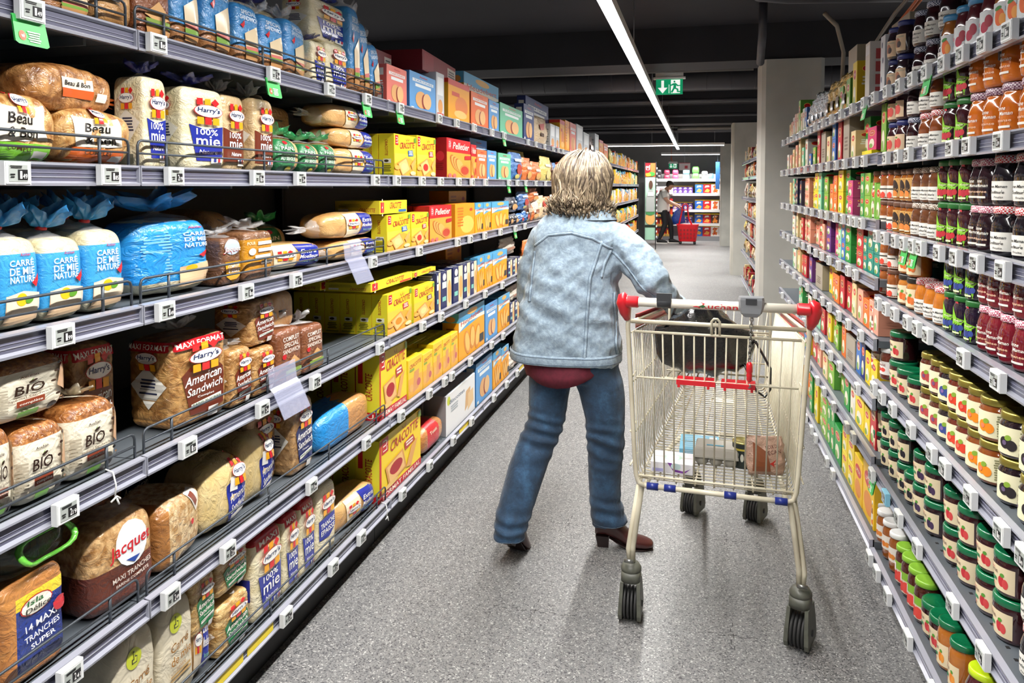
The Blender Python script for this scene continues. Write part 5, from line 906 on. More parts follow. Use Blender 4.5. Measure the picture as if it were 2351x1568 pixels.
# fifth shelf
L('isla', 4, 1.083, 1.225, LZ[4] + SURF + .195); L('net', 4, 1.091, 1.260, LZ[3] + .008, dz=.2, x=-.0)
L('jac', 4, 1.307, 1.492, 0.707, rz=-.1); L('loafW', 4, 1.497, 1.685, 0.672, x=-.0, rz=.2); L('amBr', 4, 1.265, 1.369, 0.759, x=.2); L('brown', 4, 1.407, 1.594, 0.753, x=.2, dsc=.7)
L('amW', 4, 1.692, 1.878, 0.694, rz=-.12); L('amW', 4, 1.886, 2.047, 0.703, rz=-.1, x=.03); L('amNv', 4, 1.968, 2.136, 0.756, x=.08); L('amNv', 4, 2.139, 2.282, 0.776, x=.03); L('amNv', 4, 1.627, 1.769, 0.792, x=.24)
L('band', 4, 2.313, 2.727, 0.642, x=.02)
L('fam', 4, 2.752, 3.045, 0.767, rows=3, gap=.004); 
for a_, b_, t_ in [(3.061, 3.237, 0.673), (3.242, 3.377, 0.660), (3.383, 3.516, 0.678), (3.522, 3.644, 0.676), (3.651, 3.767, 0.673)]: L('cracS', 4, a_, b_, t_, rows=2)
L('cracCf', 4, 3.076, 3.294, 0.737, dz=.232); L('heudB', 4, 3.782, 4.288, 0.759); L('tartB', 4, 4.307, 4.591, 0.722, rows=2); L('heud', 4, 4.612, 4.912, 0.724); L('navy', 4, 4.925, 5.051, 0.641); L('navy', 4, 5.064, 5.196, 0.633); L('pW', 4, 4.925, 5.308, 0.738, dz=.14); L('navy', 4, 5.210, 5.351, 0.611)
# bottom shelf
L('plain', 5, 1.345, 1.486, 0.462); L('plain', 5, 1.489, 1.620, 0.436); L('special', 5, 1.276, 1.357, 0.445, x=.1)
L('extra', 5, 1.620, 1.706, 0.368, rz=-.3); L('amGr', 5, 1.611, 1.706, 0.466, x=.0, dz=.12); L('amGr', 5, 1.717, 1.861, 0.315); L('amGr', 5, 1.713, 1.857, 0.463, x=.0, dz=.165)
L('miemaxi', 5, 1.878, 2.037, 0.454); L('miemaxi', 5, 2.042, 2.133, 0.441); L('miemaxi', 5, 2.139, 2.238, 0.443); L('epais', 5, 2.244, 2.385, 0.446); L('extra', 5, 2.398, 2.752, 0.285, rz=-.1); L('amNv', 5, 2.366, 2.521, 0.453, x=.15)
L('fam', 5, 2.744, 3.214, 0.426, rows=3, gap=.004, x=-.005); L('roll', 5, 3.237, 3.555, 0.310); L('bisco', 5, 3.569, 4.088, 0.380, rows=2); L('tartB', 5, 4.106, 4.465, 0.419, rows=2); L('heud', 5, 4.485, 4.678, 0.402); L('heud', 5, 4.690, 4.888, 0.383); L('pW', 5, 4.937, 5.365, 0.290)
_rf = random.Random(21)
for sh_ in range(1, 6):
    y_ = 5.45 if sh_ > 1 else 7.2
    while y_ < 10.9:
        k_ = _rf.choice(['pW', 'pD', 'pO', 'heud', 'tartG', 'pC', 'cyl', 'tartB']); L(k_, sh_, y_, y_ + .24, LZ[sh_] + SURF + _rf.uniform(.17, .22)); y_ += .27
# farther along the left side, beyond the woman
_far = ['heud', 'pO', 'tartG', 'pY', 'cyl', 'navy', 'tartO', 'pC', 'cracS', 'pD', 'pW', 'tartB', 'pell', 'tartN']
_rf = random.Random(11)
for sh_ in range(6):
    y_ = 11.2
    while y_ < 16.3:
        k_ = _rf.choice(['cracS', 'pO', 'pY', 'cyl', 'tartG', 'heud', 'pC', 'pY', 'yelB', 'heud', 'pW', 'silver']); w_ = _rf.choice((.12, .15, .19)); L(k_, sh_, y_, y_ + w_ * .96, LZ[sh_] + SURF + _rf.uniform(.17, .23)); y_ += w_ + .01
# ---------------------------------------------------------------- goods on the right shelves
def seq(a, n, p): return [a + p * i for i in range(n)]
# top shelf: jams near, tins, cartons, foil packs farther
Rr('ftO', 0, seq(1.746, 1, .08)); Rr('ftR', 0, seq(1.640, 1, .08)); Rr('ftO', 0, [1.802, 1.861]); Rr('ftO', 0, [1.931]); Rr('ftR', 0, [2.116, 2.203]); Rr('ftO', 0, [2.313]); Rr('ftR', 0, [2.253], x=.09)
Rr('ftR', 0, [2.019], rows=2)
Rr('bmNav', 0, [2.410, 2.545, 2.675], tiers=2, x=.02); Rr('bmNav', 0, [2.361, 2.480], tiers=2, x=.11)
Rr('nav', 0, [2.796, 2.918], tiers=2); Rr('nav', 0, [2.826], tiers=2, x=.08)
put('dots', (RX + .12, 3.093, RZ[0] + SURF + .0006), -PI / 2, 'right top shelf', (1.3, 1, 1.2)); put('gridB', (RX + .12, 3.376, RZ[0] + SURF + .0006), -PI / 2, 'right top shelf', (1.3, 1, 1.15))
put('ubB', (RX + .27, 3.465, RZ[0] + SURF + .0006), -PI / 2, 'right top shelf', (2.2, .9, 1.5)); put('ubB', (RX + .2, 3.908, RZ[0] + SURF + .0006), -PI / 2, 'right top shelf', (1.5, 1.2, 1.35))
put('tY', (RX + .1, 3.597, RZ[0] + SURF + .0006), -PI / 2, 'right top shelf', (1.2, 1, 1.5)); put('tG', (RX + .1, 3.741, RZ[0] + SURF + .0006), -PI / 2, 'right top shelf', (1.2, 1, 1.05)); put('tG', (RX + .1, 3.908, RZ[0] + SURF + .0006), -PI / 2, 'right top shelf', (1.3, 1, .95))
for i_, y_ in enumerate([3.82, 3.98, 4.13, 4.28]): put('pG', (RX + .07, y_, RZ[0] + SURF + .0006), -PI / 2, 'right top shelf', (1.05, 1, 1 + .05 * (i_ % 2)))
for i_, y_ in enumerate([4.46, 4.62, 4.78, 4.94]): put('pS', (RX + .07, y_, RZ[0] + SURF + .0006), -PI / 2, 'right top shelf', (1.1, 1, .95 + .06 * (i_ % 3)))
for i_, (k_, s_) in enumerate([('tB', 1.1), ('tW', 1.2), ('tC', 1.0), ('tG', 1.6), ('tC', 1.1), ('tS', 1.3), ('tW', 1.1), ('tS', 1.0), ('tC', .8)]): put(k_, (RX + .1, 5.1 + .1 * i_, RZ[0] + SURF + .0006), -PI / 2, 'right top shelf', (1.2, 1, s_))
# second shelf
Rr('bmOr', 1, [1.780, 1.885, 1.985, 2.082], tiers=2); Rr('bmOr', 1, [1.649], tiers=2); Rr('bmOr', 1, [1.832, 1.958], tiers=2, x=.085)
Rr('anR', 1, [2.176, 2.283], tiers=2, sc_=.92); Rr('bmRedB', 1, [2.402, 2.512], tiers=2); Rr('bmRedB', 1, [2.467], tiers=2, x=.08)
Rr('bmNav', 1, [2.644], tiers=2, sc_=.95); Rr('navS', 1, [2.785, 2.893], tiers=2)
put('tG', (RX + .09, 3.009, RZ[1] + SURF + .0006), -PI / 2, 'right second shelf', (1, 1, 1.25)); put('tray', (RX + .12, 3.236, RZ[1] + SURF + .0006), -PI / 2, 'right second shelf', (1.4, 1, .5))
put('tK', (RX + .1, 3.212, RZ[1] + SURF + .031), -PI / 2, 'right second shelf', (1.2, 1.1, 1.0)); put('tE', (RX + .12, 3.429, RZ[1] + SURF + .0006), -PI / 2, 'right second shelf', (1.3, 1, 1.25), desc='emerald tea box standing by the pink one')
put('tE', (RX + .24, 3.317, RZ[1] + SURF + .031 + .0), -PI / 2, 'right second shelf', (1.6, .8, 1.35), desc='tall emerald tea box behind the pink one')
for i_, (k_, s_, n_) in enumerate([('tC', .8, 1), ('ubB', .9, 1), ('tR', 1.3, 1), ('tB', .75, 2), ('tC', .9, 1), ('ubB', .7, 1), ('tR', .7, 2), ('tG', .7, 1), ('tB', .5, 1), ('tW', 1.2, 1), ('tM', .9, 1), ('tC', .7, 2), ('tS', .6, 2), ('tC', .9, 1), ('tS', .8, 1), ('tW', .8, 1)]):
    y_ = 3.5 + .155 * i_
    for t_ in range(n_):
        k__ = KINDS[k_]; put(k_, (RX + .02 + k__.d / 2, y_, TZ[1] + SURF + .0006 + t_ * (k__.h * s_ + .001)), -PI / 2, 'right second shelf', (1.3 if k_ != 'ubB' else 1, 1, s_))
# third shelf
Rr('bmRed', 2, [1.795, 1.915], tiers=2); Rr('bmRed', 2, [1.677], tiers=2); Rr('bmDk', 2, [2.005, 2.060], tiers=2); Rr('anR', 2, [2.142, 2.228, 2.313], tiers=2, sc_=.9)
Rr('bmBr', 2, [2.398, 2.480, 2.573], tiers=2, sc_=.96); Rr('honey', 2, [2.644, 2.707, 2.796], tiers=2); Rr('honey', 2, [2.675, 2.762], tiers=2, x=.08); Rr('straw', 2, [2.880, 2.983, 3.100], tiers=2, sc_=.92)
# fourth shelf
Rr('bmRb', 3, [1.780, 1.856, 1.926, 1.985], tiers=2, sc_=1.0); Rr('bmRb', 3, [1.649, 1.707], tiers=2); Rr('bmRb', 3, [1.818, 1.958], tiers=2, x=.08); Rr('anB', 3, [2.073, 2.159, 2.239], tiers=2, sc_=.84)
Rr('bmRedO', 3, [2.329, 2.419, 2.512], tiers=1, dz=0); Rr('bmBr', 3, [2.325], tiers=1, dz=.11, x=.03); Rr('grPeach', 3, [2.608, 2.707], tiers=2); Rr('bioA', 3, [2.535], x=.1, tiers=2); Rr('straw', 3, [2.856, 2.969], tiers=2, sc_=.86)
# fifth shelf: gold lids, green lids
Rr('bioN', 4, [1.727, 1.837], tiers=2); Rr('bioN', 4, [1.613], tiers=2); Rr('bioA', 4, [1.958, 2.039], tiers=2); Rr('bioS', 4, [2.116, 2.186], tiers=2); Rr('bioB', 4, [2.264], tiers=2); Rr('bioF', 4, [2.345, 2.436], tiers=2)
for ys_, k_ in (([1.825, 1.936], 'bioN'), ([2.063, 2.176], 'bioA'), ([2.283, 2.402], 'bioB')): Rr(k_, 4, ys_, tiers=2, x=.088)
Rr('grRed', 4, [2.573, 2.696], sc_=.95); Rr('grRed', 4, [2.796], tiers=2); Rr('whiteS', 4, [2.930, 3.065], tiers=1, sc_=.95); Rr('whiteS', 4, [3.079], tiers=1, dz=.116, sc_=.95)
# sixth shelf
Rr('bmRedO', 5, [1.613], tiers=2); Rr('bmRed', 5, [1.697], tiers=2, x=0); Rr('grRed', 5, [1.846, 1.952, 2.085, 2.196], tiers=2); Rr('grFig', 5, [2.369, 2.485], tiers=2); Rr('grBlk', 5, [2.669, 2.785, 2.899, 3.009], tiers=2); Rr('grBlk', 5, [2.583], tiers=1)
Rr('grRed', 5, [1.958, 2.085], x=.094, tiers=2); Rr('grFig', 5, [2.224, 2.361], x=.094, tiers=2)
# bottom shelf
Rr('compote', 6, [1.758, 1.885, 2.010]); Rr('compoteO', 6, [1.958], x=.1); Rr('grOr', 6, [2.126, 2.221]); Rr('grRed', 6, [2.294, 2.369], sc_=1.05); Rr('lime', 6, [2.445, 2.517, 2.593, 2.664], sc_=.98); Rr('whiteO', 6, [2.751, 2.844, 2.930, 3.016], sc_=.98)
Rr('compote', 6, [2.110], x=.1)
# tea shelves
TEA = {2: ['tGt', 'tGt', 'tG', 'tE', 'tC', 'tP', 'tE', 'tY', 'tO', 'tO', 'tP', 'tG', 'tM', 'tY', 'tO', 'tY', 'tS', 'tY', 'tS', 'tD', 'tD', 'tD', 'tM', 'tC', 'tW', 'tC'],
       3: ['tT', 'tT', 'tT', 'tR', 'tG', 'tE', 'tB', 'tM', 'tP', 'tP', 'tV', 'tS', 'tR', 'tR', 'tS', 'tS', 'tR', 'tS', 'tR', 'tC', 'tC', 'tC', 'tW', 'tW'],
       4: ['tS', 'tS', 'tO', 'tS', 'tC', 'tC', 'tR', 'tR', 'tO', 'tO', 'tY', 'tY', 'ubB', 'tO', 'tV', 'tV', 'tR', 'tR', 'tO', 'tC', 'tY', 'tW', 'tM'],
       5: ['tY', 'tY', 'tN', 'tB', 'ubB', 'tO', 'tO', 'tG', 'tG', 'tY', 'tS', 'tR', 'tM', 'tM', 'tE', 'tW', 'tD', 'tW', 'tE', 'tM'],
       6: ['tR', 'tY', 'tY', 'tW', 'tE', 'tE', 'tG', 'tG', 'tC', 'tC', 'tS', 'tR', 'tY', 'tB', 'tE', 'tW', 'tG', 'tD'],
       7: ['lip', 'lip', 'tY', 'tY', 'tE', 'tE', 'tE', 'tG', 'tG', 'tY', 'tY', 'tE', 'tG', 'tO', 'tC', 'tG', 'tE', 'tR']}
_ht = {2: .15, 3: .135, 4: .14, 5: .14, 6: .14, 7: .165}
for sh_, lst in TEA.items():
    y_ = 2.985; rr_ = random.Random(sh_)
    for i_, k_ in enumerate(lst):
        k__ = KINDS[k_]; w_ = {7: .12, 6: .12}.get(sh_, .09) if k_ not in ('lip', 'ubB') else .2; two = (k_ not in ('lip', 'ubB', 'tGt')) and sh_ in (2, 3, 7) and i_ % 5 != 4
        hh = _ht[sh_] * (.58 if two else rr_.uniform(.9, 1.05))
        if sh_ == 7: hh *= 1.25
        w_ *= rr_.choice((.8, 1, 1.15, 1.4)); hh *= rr_.choice((.85, 1, 1.0, 1.12)); xo_ = 0 if i_ < 4 else rr_.choice((0, 0, .01, .03))
        for t_ in range(2 if two else 1):
            for r_ in range(2 if i_ < 4 and k_ not in ('lip', 'ubB') else 1):
                put(k_, (RX + .02 + xo_ + k__.d / 2 + r_ * (k__.d + .004), y_ + w_ / 2, TZ[sh_] + SURF + .0006 + t_ * (hh + .001)), -PI / 2, 'right %s tea shelf' % (['', '', 'third', 'fourth', 'fifth', 'sixth', 'seventh', 'bottom'][sh_]), (w_ * .95 / k__.w, 1, hh / k__.h))
        y_ += w_ + .004 + (.02 if i_ % 4 == 3 else 0)
        if y_ > 5.9: break
# between the columns
_rf = random.Random(5); ZC = TZ[:1] + [1.5, 1.24, 1.0, .76, .5, .12]
for sh_ in range(7):
    y_ = 7.35
    while y_ < 11.2:
        k_ = _rf.choice(['pC', 'pD', 'pG', 'tC', 'tW', 'pK', 'pY', 'tO', 'pW', 'tR', 'pG']); k__ = KINDS[k_]; hh = _rf.uniform(.13, .19); put(k_, (.66 + .02 + k__.d / 2, y_, ZC[sh_] + SURF + .0006), -PI / 2, 'far right %s shelf' % (rownr[sh_]), (1.3, 1, hh / k__.h)); y_ += .2
# ---------------------------------------------------------------- shopping trolley
M_wirec = mat('D9D2BC', .38, coat=.2, noise_s=9, col2='C9C0A8', name='cream_coated_wire'); M_redp = mat('D21E2A', .32, coat=.3); M_bluep = mat('1E2E7E', .35); M_cast = mat('4E4F47', .45, noise_s=20, col2='5E5F55'); M_rub = mat('2E2E2E', .6); M_steel = mat('9A9B98', .3, metal=.9)
trolley = empty('shopping_trolley', (.07, 2.48, 0), math.radians(-4.2)); tag(trolley, 'cream wire supermarket trolley with red-capped handle in the aisle', 'trolley')
HB, HF = .235, .155            # half widths at the bottom, rear and front
def bk(t, z01, s):             # point on basket side: t 0 rear..1 front, z01 0 bottom..1 top
    zb = .475 + .12 * t; zt = .985 - .07 * t; hb = HB + (HF - HB) * t; ht = .262 + (.205 - .262) * t; y = -.02 + t * (.80 + .10 * z01)
    return Vector((s * (hb + (ht - hb) * z01), y, zb + (zt - zb) * z01))
for s in (-1, 1):
    g = MB(); n = 34
    for i in range(n + 1):
        t = i / n; lo = bk(t, 0, s); a = bk(t, .1, s); top = bk(t, .93, s)
        g.tube([lo + Vector((-s * .03, 0, .002)), lo + Vector((-s * .01, 0, .006)), lo.lerp(a, .5), a, top], .0021, M_wirec, 5)
    for z in (.93, .62, .3): g.tube([bk(t, z, s) + Vector((s * .003, 0, 0)) for t in (0, .5, 1)], .003, M_wirec, 6)
    g.tube([bk(t, 1, s) for t in (0, .3, .7, 1)], .006, M_wirec, 8); g.build('basket_side', trolley)
    g = MB(); pr = [bk(t, 1, s) + Vector((0, 0, .004)) for t in (.10, .45, .95)]
    for p, q in zip(pr, pr[1:]):
        g.add([p + Vector((s * .008, 0, -.035)), q + Vector((s * .008, 0, -.035)), q + Vector((s * .008, 0, .012)), p + Vector((s * .008, 0, .012)), p + Vector((-s * .002, 0, .014)), q + Vector((-s * .002, 0, .014))], [(0, 1, 2, 3), (3, 2, 5, 4)], M_redp)
    g.build('side_bumper', trolley)
g = MB()
for i in range(44):
    t = i / 43; a, b_ = bk(t, 0, -1), bk(t, 0, 1); g.tube([a + Vector((.005, 0, .002)), b_ + Vector((-.005, 0, .002))], .0019, M_wirec, 4)
for i in range(9):
    u = i / 8; g.tube([bk(0, 0, -1).lerp(bk(0, 0, 1), u) - Vector((0, 0, .003)), bk(1, 0, -1).lerp(bk(1, 0, 1), u) - Vector((0, 0, .003))], .0032, M_wirec, 5)
g.box(-.05, .62, .565, .05, .68, .568, mat('E6E4DC', .4)); g.build('basket_floor', trolley)
g = MB()
for i in range(13):
    u = i / 12; g.tube([bk(1, 0, -1).lerp(bk(1, 0, 1), u), bk(1, .97, -1).lerp(bk(1, .97, 1), u)], .0025, M_wirec, 5)
for z in (.3, .65, .97): g.tube([bk(1, z, -1), bk(1, z, 1)], .0035, M_wirec, 6)
g.tube([bk(1, 1, -1), bk(1, 1, 1)], .009, M_redp, 8); g.tube([bk(.98, 0, -1), bk(1, 1, -1)], .005, M_wirec, 6); g.tube([bk(.98, 0, 1), bk(1, 1, 1)], .005, M_wirec, 6); g.build('basket_front', trolley)
g = MB()     # rear gate
yr = -.028
for i in range(15):
    x = -.222 + .444 * i / 14
    tz = .955 if i not in (7,) else 1.0
    g.tube([(x * .97, yr, .482), (x, yr, .81), (x * 1.03, yr, tz)], .0028, M_wirec, 6)
for z, r, hw in ((.488, .0045, .235), (.808, .0035, .245), (.955, .0045, .252), (.988, .007, .262)): g.tube([(-hw, yr, z), (hw, yr, z)], r, M_wirec, 8)
g.tube([(-.012, yr - .004, .96), (-.012, yr - .004, 1.0), (-.005, yr - .004, 1.008), (.005, yr - .004, 1.008), (.012, yr - .004, 1.0), (.012, yr - .004, .96)], .0045, M_wirec, 6); g.build('rear_gate', trolley)
g = MB()     # folding child seat
for x in [-.16 + .032 * i for i in range(11)]: g.tube([(x, .0, .80), (x * .95, .17, .79), (x * .95, .2, .93)], .0025, M_wirec, 5)
for p in (((-.17, .17, .79), (.17, .17, .79)), ((-.165, .2, .93), (.165, .2, .93)), ((-.17, .02, .80), (.17, .02, .80))): g.tube(p, .0035, M_wirec, 6)
for s in (-1, 1): g.tube([(s * .165, .2, .80), (s * .165, .2, 1.0), (s * .15, .2, 1.02), (s * .12, .2, 1.02)], .005, M_wirec, 6)
q = MB(); q.box(-.118, yr - .012, .796, .001, yr + .05, .81, M_redp); q.box(.018, yr - .012, .796, .12, yr + .05, .81, M_redp)
for x in (-.11, -.02, .03, .11): q.box(x - .004, yr - .014, .788, x + .004, yr - .006, .81, M_redp)
o = g.build('child_seat', trolley); q.build('seat_edge', o)
g = MB()     # frame tubes
for s in (-1, 1):
    g.tube([(s * .268, -.04, 1.045), (s * .272, -.038, .97), (s * .262, -.036, .8), (s * .248, -.034, .55), (s * .243, -.034, .49), (s * .235, -.034, .465), (s * .215, -.034, .458)], .0075, M_wirec, 8)
    g.tube([(s * .225, -.02, .46), (s * .243, -.005, .33), (s * .256, .0, .235), (s * .257, .0, .185)], .0085, M_wirec, 8)
    g.tube([(s * .238, .03, .46), (s * .262, .012, .30), (s * .272, .004, .225), (s * .268, .004, .185)], .0085, M_wirec, 8)
    g.tube([(s * .215, -.03, .457), (s * .20, .3, .44), (s * .15, .75, .40), (s * .135, .88, .26), (s * .13, .89, .185)], .0085, M_wirec, 8)
    for z, y in ((.8, .0), (.63, .02), (.52, .03)): g.tube([(s * .262, -.036, z), (s * .25, y, z + .02)], .003, M_wirec, 5)
    g.tube([(s * .25, -.03, .2), (s * .28, -.03, .2)], .006, M_steel, 6)
g.tube([(-.215, -.034, .458), (.215, -.034, .458)], .0085, M_wirec, 8); g.tube([(-.15, .75, .40), (.15, .75, .40)], .008, M_wirec, 8); g.build('frame', trolley)
for x in (-.19, -.135, .05, .2):
    g = MB(); g.tube([(x - .018, -.034, .458), (x + .018, -.034, .458)], .0115, M_bluep, 10); g.build('rubber_buffer', trolley)
g = MB(); yh = -.06
g.tube([(-.27, yh, 1.055), (.27, yh, 1.055)], .0145, mat('E6E0D2', .35, coat=.2), 16); h_ = g.build('handle_bar', trolley)
g = MB(); fn = lambda u, v, l: Vector((-.07 + u * .14, yh - .0146 * math.cos((v - .5) * 1.5) - .0003 * l, 1.055 + .0146 * math.sin((v - .5) * 1.5)))
art(g, [('T', 'Auchan', .56, .42, .84, .74, .1, 'D2222E'), ('P', [(.02, .25), (.2, .98), (.3, .8), (.16, .2)], 'D2222E'), ('P', [(.14, .35), (.24, .6), (.3, .4), (.24, .15)], '2E6A3A')], fn, asp=5); g.build('handle_print', h_)
for s in (-1, 1):
    g = MB(); g.lathe([(.0165, 0), (.0185, .004), (.0185, .03), (.02, .034), (.02, .04)], M_redp, 16, Matrix.Translation((s * .235, yh, 1.055)) @ Matrix.Rotation(s * PI / 2, 4, 'Y'))
    g.tube([(s * .272, yh - .0, 1.075), (s * .281, yh, 1.068), (s * .284, yh + .003, 1.05), (s * .280, yh + .012, 1.02), (s * .273, yh + .02, .995)], [.012, .02, .0225, .018, .010], M_redp, 12); g.build('end_cap', trolley)
M_lock = mat('8E9094', .35, metal=.3); M_lockd = mat('3A3B3E', .4)
g = MB(); Mx = Matrix.Translation((.105, yh, 1.06)); g.loft([[Mx @ Vector((x * k, y * k2, z)) for x, y in ((-.036, -.014), (-.03, -.022), (.03, -.022), (.036, -.014), (.036, .014), (.03, .022), (-.03, .022), (-.036, .014))] for k, k2, z in ((.55, .7, -.034), (.85, 1, -.022), (1.0, 1, -.006), (1.05, 1.05, .018), (1.0, 1, .026))], M_lock, smooth=False)
g.box(.105 - .016, yh - .0245, 1.065, .105 + .016, yh - .02, 1.083, M_lockd); lk = g.build('coin_lock', trolley)
g = MB(); g.lathe([(.0155, -.022), (.019, -.02), (.019, .02), (.0155, .022)], M_lockd, 14, Matrix.Translation((-.155, yh, 1.058)) @ Matrix.Rotation(PI / 2, 4, 'Y')); g.box(-.177, yh - .018, 1.06, -.133, yh - .012, 1.088, M_lockd); g.box(-.177, yh + .012, 1.06, -.133, yh + .018, 1.084, M_lockd); g.build('bag_clip', trolley)
g = MB()
for i in range(14):
    z = 1.03 - i * .0105; x = .107 - i * .0004
    g.tube([(x + (.0045 if i % 2 else .001) * math.cos(a), yh - .012 + (.001 if i % 2 else .0045) * math.cos(a) * 1.0 + .0009 * i, z + .008 * math.sin(a)) for a in [2 * PI * k / 8 for k in range(8)]], .0014, M_steel, 5, closed=True)
g.build('chain', lk)
g = MB(); g.lathe([(.004, .0), (.009, -.008), (.010, -.03), (.0075, -.034), (.009, -.04), (.009, -.044), (.0075, -.048), (.0085, -.054), (.006, -.06), (.003, -.062)], M_redp, 12, Matrix.Translation((.102, yh + .002, .887))); g.tube([(.102, yh, .82), (.106, yh, .812), (.1, yh, .806)], .003, M_steel, 5); g.build('chain_key', lk)
def caster(x, y, rz):
    t = link('caster', None, trolley); t.location = (x, y, 0); t.rotation_euler = (0, 0, rz)
    g = MB(); g.lathe([(.030, .155), (.034, .16), (.034, .168), (.026, .182), (.0, .184)], M_cast, 20)
    def ring(hw, y0, y1, z): return [Vector(p) for p in ((-hw, y0, z), (hw, y0, z), (hw, (y0 + y1) / 2, z), (hw, y1, z), (-hw, y1, z), (-hw, (y0 + y1) / 2, z))]
    for s in (-1, 1):
        g.loft([[Vector((s * a, b_, z)) for a, b_ in ((i_, y0), (o_, y0), (o_, y1), (i_, y1))] for i_, o_, y0, y1, z in ((.024, .036, -.048, .05, .012), (.024, .037, -.055, .055, .03), (.023, .035, -.052, .054, .07), (.022, .033, -.044, .046, .105), (.021, .032, -.038, .04, .13))], M_cast, smooth=False)
        g.tube([(s * .034, -.002, .05), (s * .039, -.002, .05)], .010, M_rub, 10)
    g.loft([[Vector((.032 * k * sgp(math.cos(t_), .6), y_ * sgp(math.sin(t_), .6), z)) for t_ in [2 * PI * q / 20 for q in range(20)]] for k, y_, z in ((1, .04, .128), (1, .037, .145), (.98, .033, .158))], M_cast)
    g.build('fork', t)
    g = MB()
    for k in range(4): g.tube([(-.0205 + .0115 * k, -.006, .052), (-.0135 + .0115 * k, -.006, .052)], .0515, M_rub, 24)
    g.build('wheel', t)
for x, y, a in ((-.262, .0, .05), (.262, .0, -.28), (-.13, .89, -.3), (.13, .89, -.3)): caster(x, y, a)
# ---------------------------------------------------------------- things in the trolley
TR = Matrix.Translation((.07, 2.48, 0)) @ Matrix.Rotation(math.radians(-4.2), 4, 'Z')
def blob(name, fn, m, n=40, k=24):
    g = MB(); vs = []; fs = []
    for j in range(k + 1):
        for i in range(n): vs.append(fn(i / n, j / k))
    for j in range(k):
        for i in range(n): fs.append((j * n + i, j * n + (i + 1) % n, (j + 1) * n + (i + 1) % n, (j + 1) * n + i))
    g.add(vs, fs, m, True); return g
def bagfn(u, v):
    a = 2 * PI * u; ph = -PI / 2 + PI * v
    p = Vector((.155 * sgp(math.cos(ph), .7) * sgp(math.cos(a), .8), .075 * sgp(math.cos(ph), .7) * math.sin(a), .088 * sgp(math.sin(ph), .7 if ph > 0 else .4)))
    p.z += .045 * (1 - abs(p.x + .03) / .17) if p.z > 0 else 0
    f = noise.noise(Vector((p.x * 16 + 3, p.y * 16, p.z * 8 + p.x * 14))) * .026 + noise.noise(Vector((p.x * 40 + 3, p.y * 30, p.z * 30))) * .007
    p += p.normalized() * f
    if p.z > .05: p.x *= .75
    return p
M_lea = mat('121214', .22, coat=.9, bump=.25, bscale=55, name='black_leather')
hb = empty('handbag', TR @ Vector((-.05, .095, .905)), math.radians(-4)); tag(hb, 'slouchy black leather handbag lying on the trolley seat', 'bag')
blob('b', bagfn, M_lea).build('bag_body', hb)
g = MB(); g.tube([(-.13, -.02, .03), (-.10, -.035, .075), (-.04, -.03, .10), (.03, -.02, .085), (.10, -.02, .05), (.17, -.03, .02), (.215, -.04, -.06), (.215, -.045, -.125), (.20, -.05, -.15), (.175, -.045, -.135), (.15, -.03, -.09), (.13, -.02, -.04)], .0085, M_lea, 8, flat=.5); g.build('strap', hb)
g = MB(); g.tube([(-.10, .0, .07), (-.085, .01, .115), (-.05, .0, .13), (-.01, .0, .105), (.03, -.01, .08)], .01, M_lea, 8, flat=.45); g.build('strap', hb)
zf = .492
def carton(name, w, d, h, col, loc, rz, label, cat, front, side=(), top=(), **kw):
    key = 'tr_' + name; box_kind(key, w, d, h, col, label, front, side, top, cat=cat, root=name, **kw)
    o = inst(KINDS[key].tree); o.location = TR @ Vector(loc); o.rotation_euler = (math.radians(2), 0, math.radians(-4.2) + rz); tag(o, label, cat); return o
carton('medicine_box', .135, .10, .035, 'E6E4EA', (-.135, .06, zf), .0, 'white box with purple swirl at the trolley basket corner', 'box', [('P', [(.4, 1), (.55, .2), (.8, .1), (.95, .6), (.8, .3), (.6, .4), (.5, 1)], '7A3A9A'), ('R', .05, .1, .3, .4, 'A8A6D8'), ('E', .6, .7, .12, .3, 'C8E0E4')], top=[('E', .5, .5, .22, .3, 'B8E0C8'), ('E', .5, .5, .15, .2, 'E6D6EA')])
carton('tissue_packet', .13, .14, .03, '7EBEDA', (-.06, .2, zf + .018), .05, 'sky-blue packet lying behind the white box in the trolley', 'packet', [('L', .1, .1, .9, .9, 4, 'C8E4F0')], top=[('R', .75, .1, .95, .9, 'E8EEF2'), ('L', .1, .1, .7, .9, 6, 'A8D4E8')], topc='7EBEDA')
t = empty('egg_carton', TR @ Vector((.0, .12, zf + .012)), math.radians(-4)); tag(t, 'grey moulded carton beside the tin can in the trolley', 'carton')
g = MB()
for i in range(3):
    for j in range(2): g.lathe([(.014, 0), (.02, .006), (.024, .03)], mat('A9A69C', .8), 14, Matrix.Translation((-.045 + .045 * i, -.022 + .045 * j, 0)))
g.box(-.072, -.05, .028, .072, .05, .033, mat('A9A69C', .8)); g.build('cup_tray', t)
g = MB(); g.loft([[Vector((x * k, y * k, z)) for x, y in ((-.07, -.048), (.07, -.048), (.07, .048), (-.07, .048))] for k, z in ((1, .033), (.96, .055), (.9, .062))], mat('B4B0A6', .8), smooth=False); g.tube([(-.03, -.02, .063), (.03, -.02, .063)], .004, mat('5AA8C8', .5), 6, flat=.4); g.build('cover', t)
t = empty('tin_can', TR @ Vector((.085, .12, zf + .01))); tag(t, 'dark tin can with gold lid standing in the trolley', 'can')
g = MB(); g.lathe([(.0335, 0), (.035, .002), (.0345, .008), (.0345, .078), (.035, .082)], mat('26302E', .35), 28)
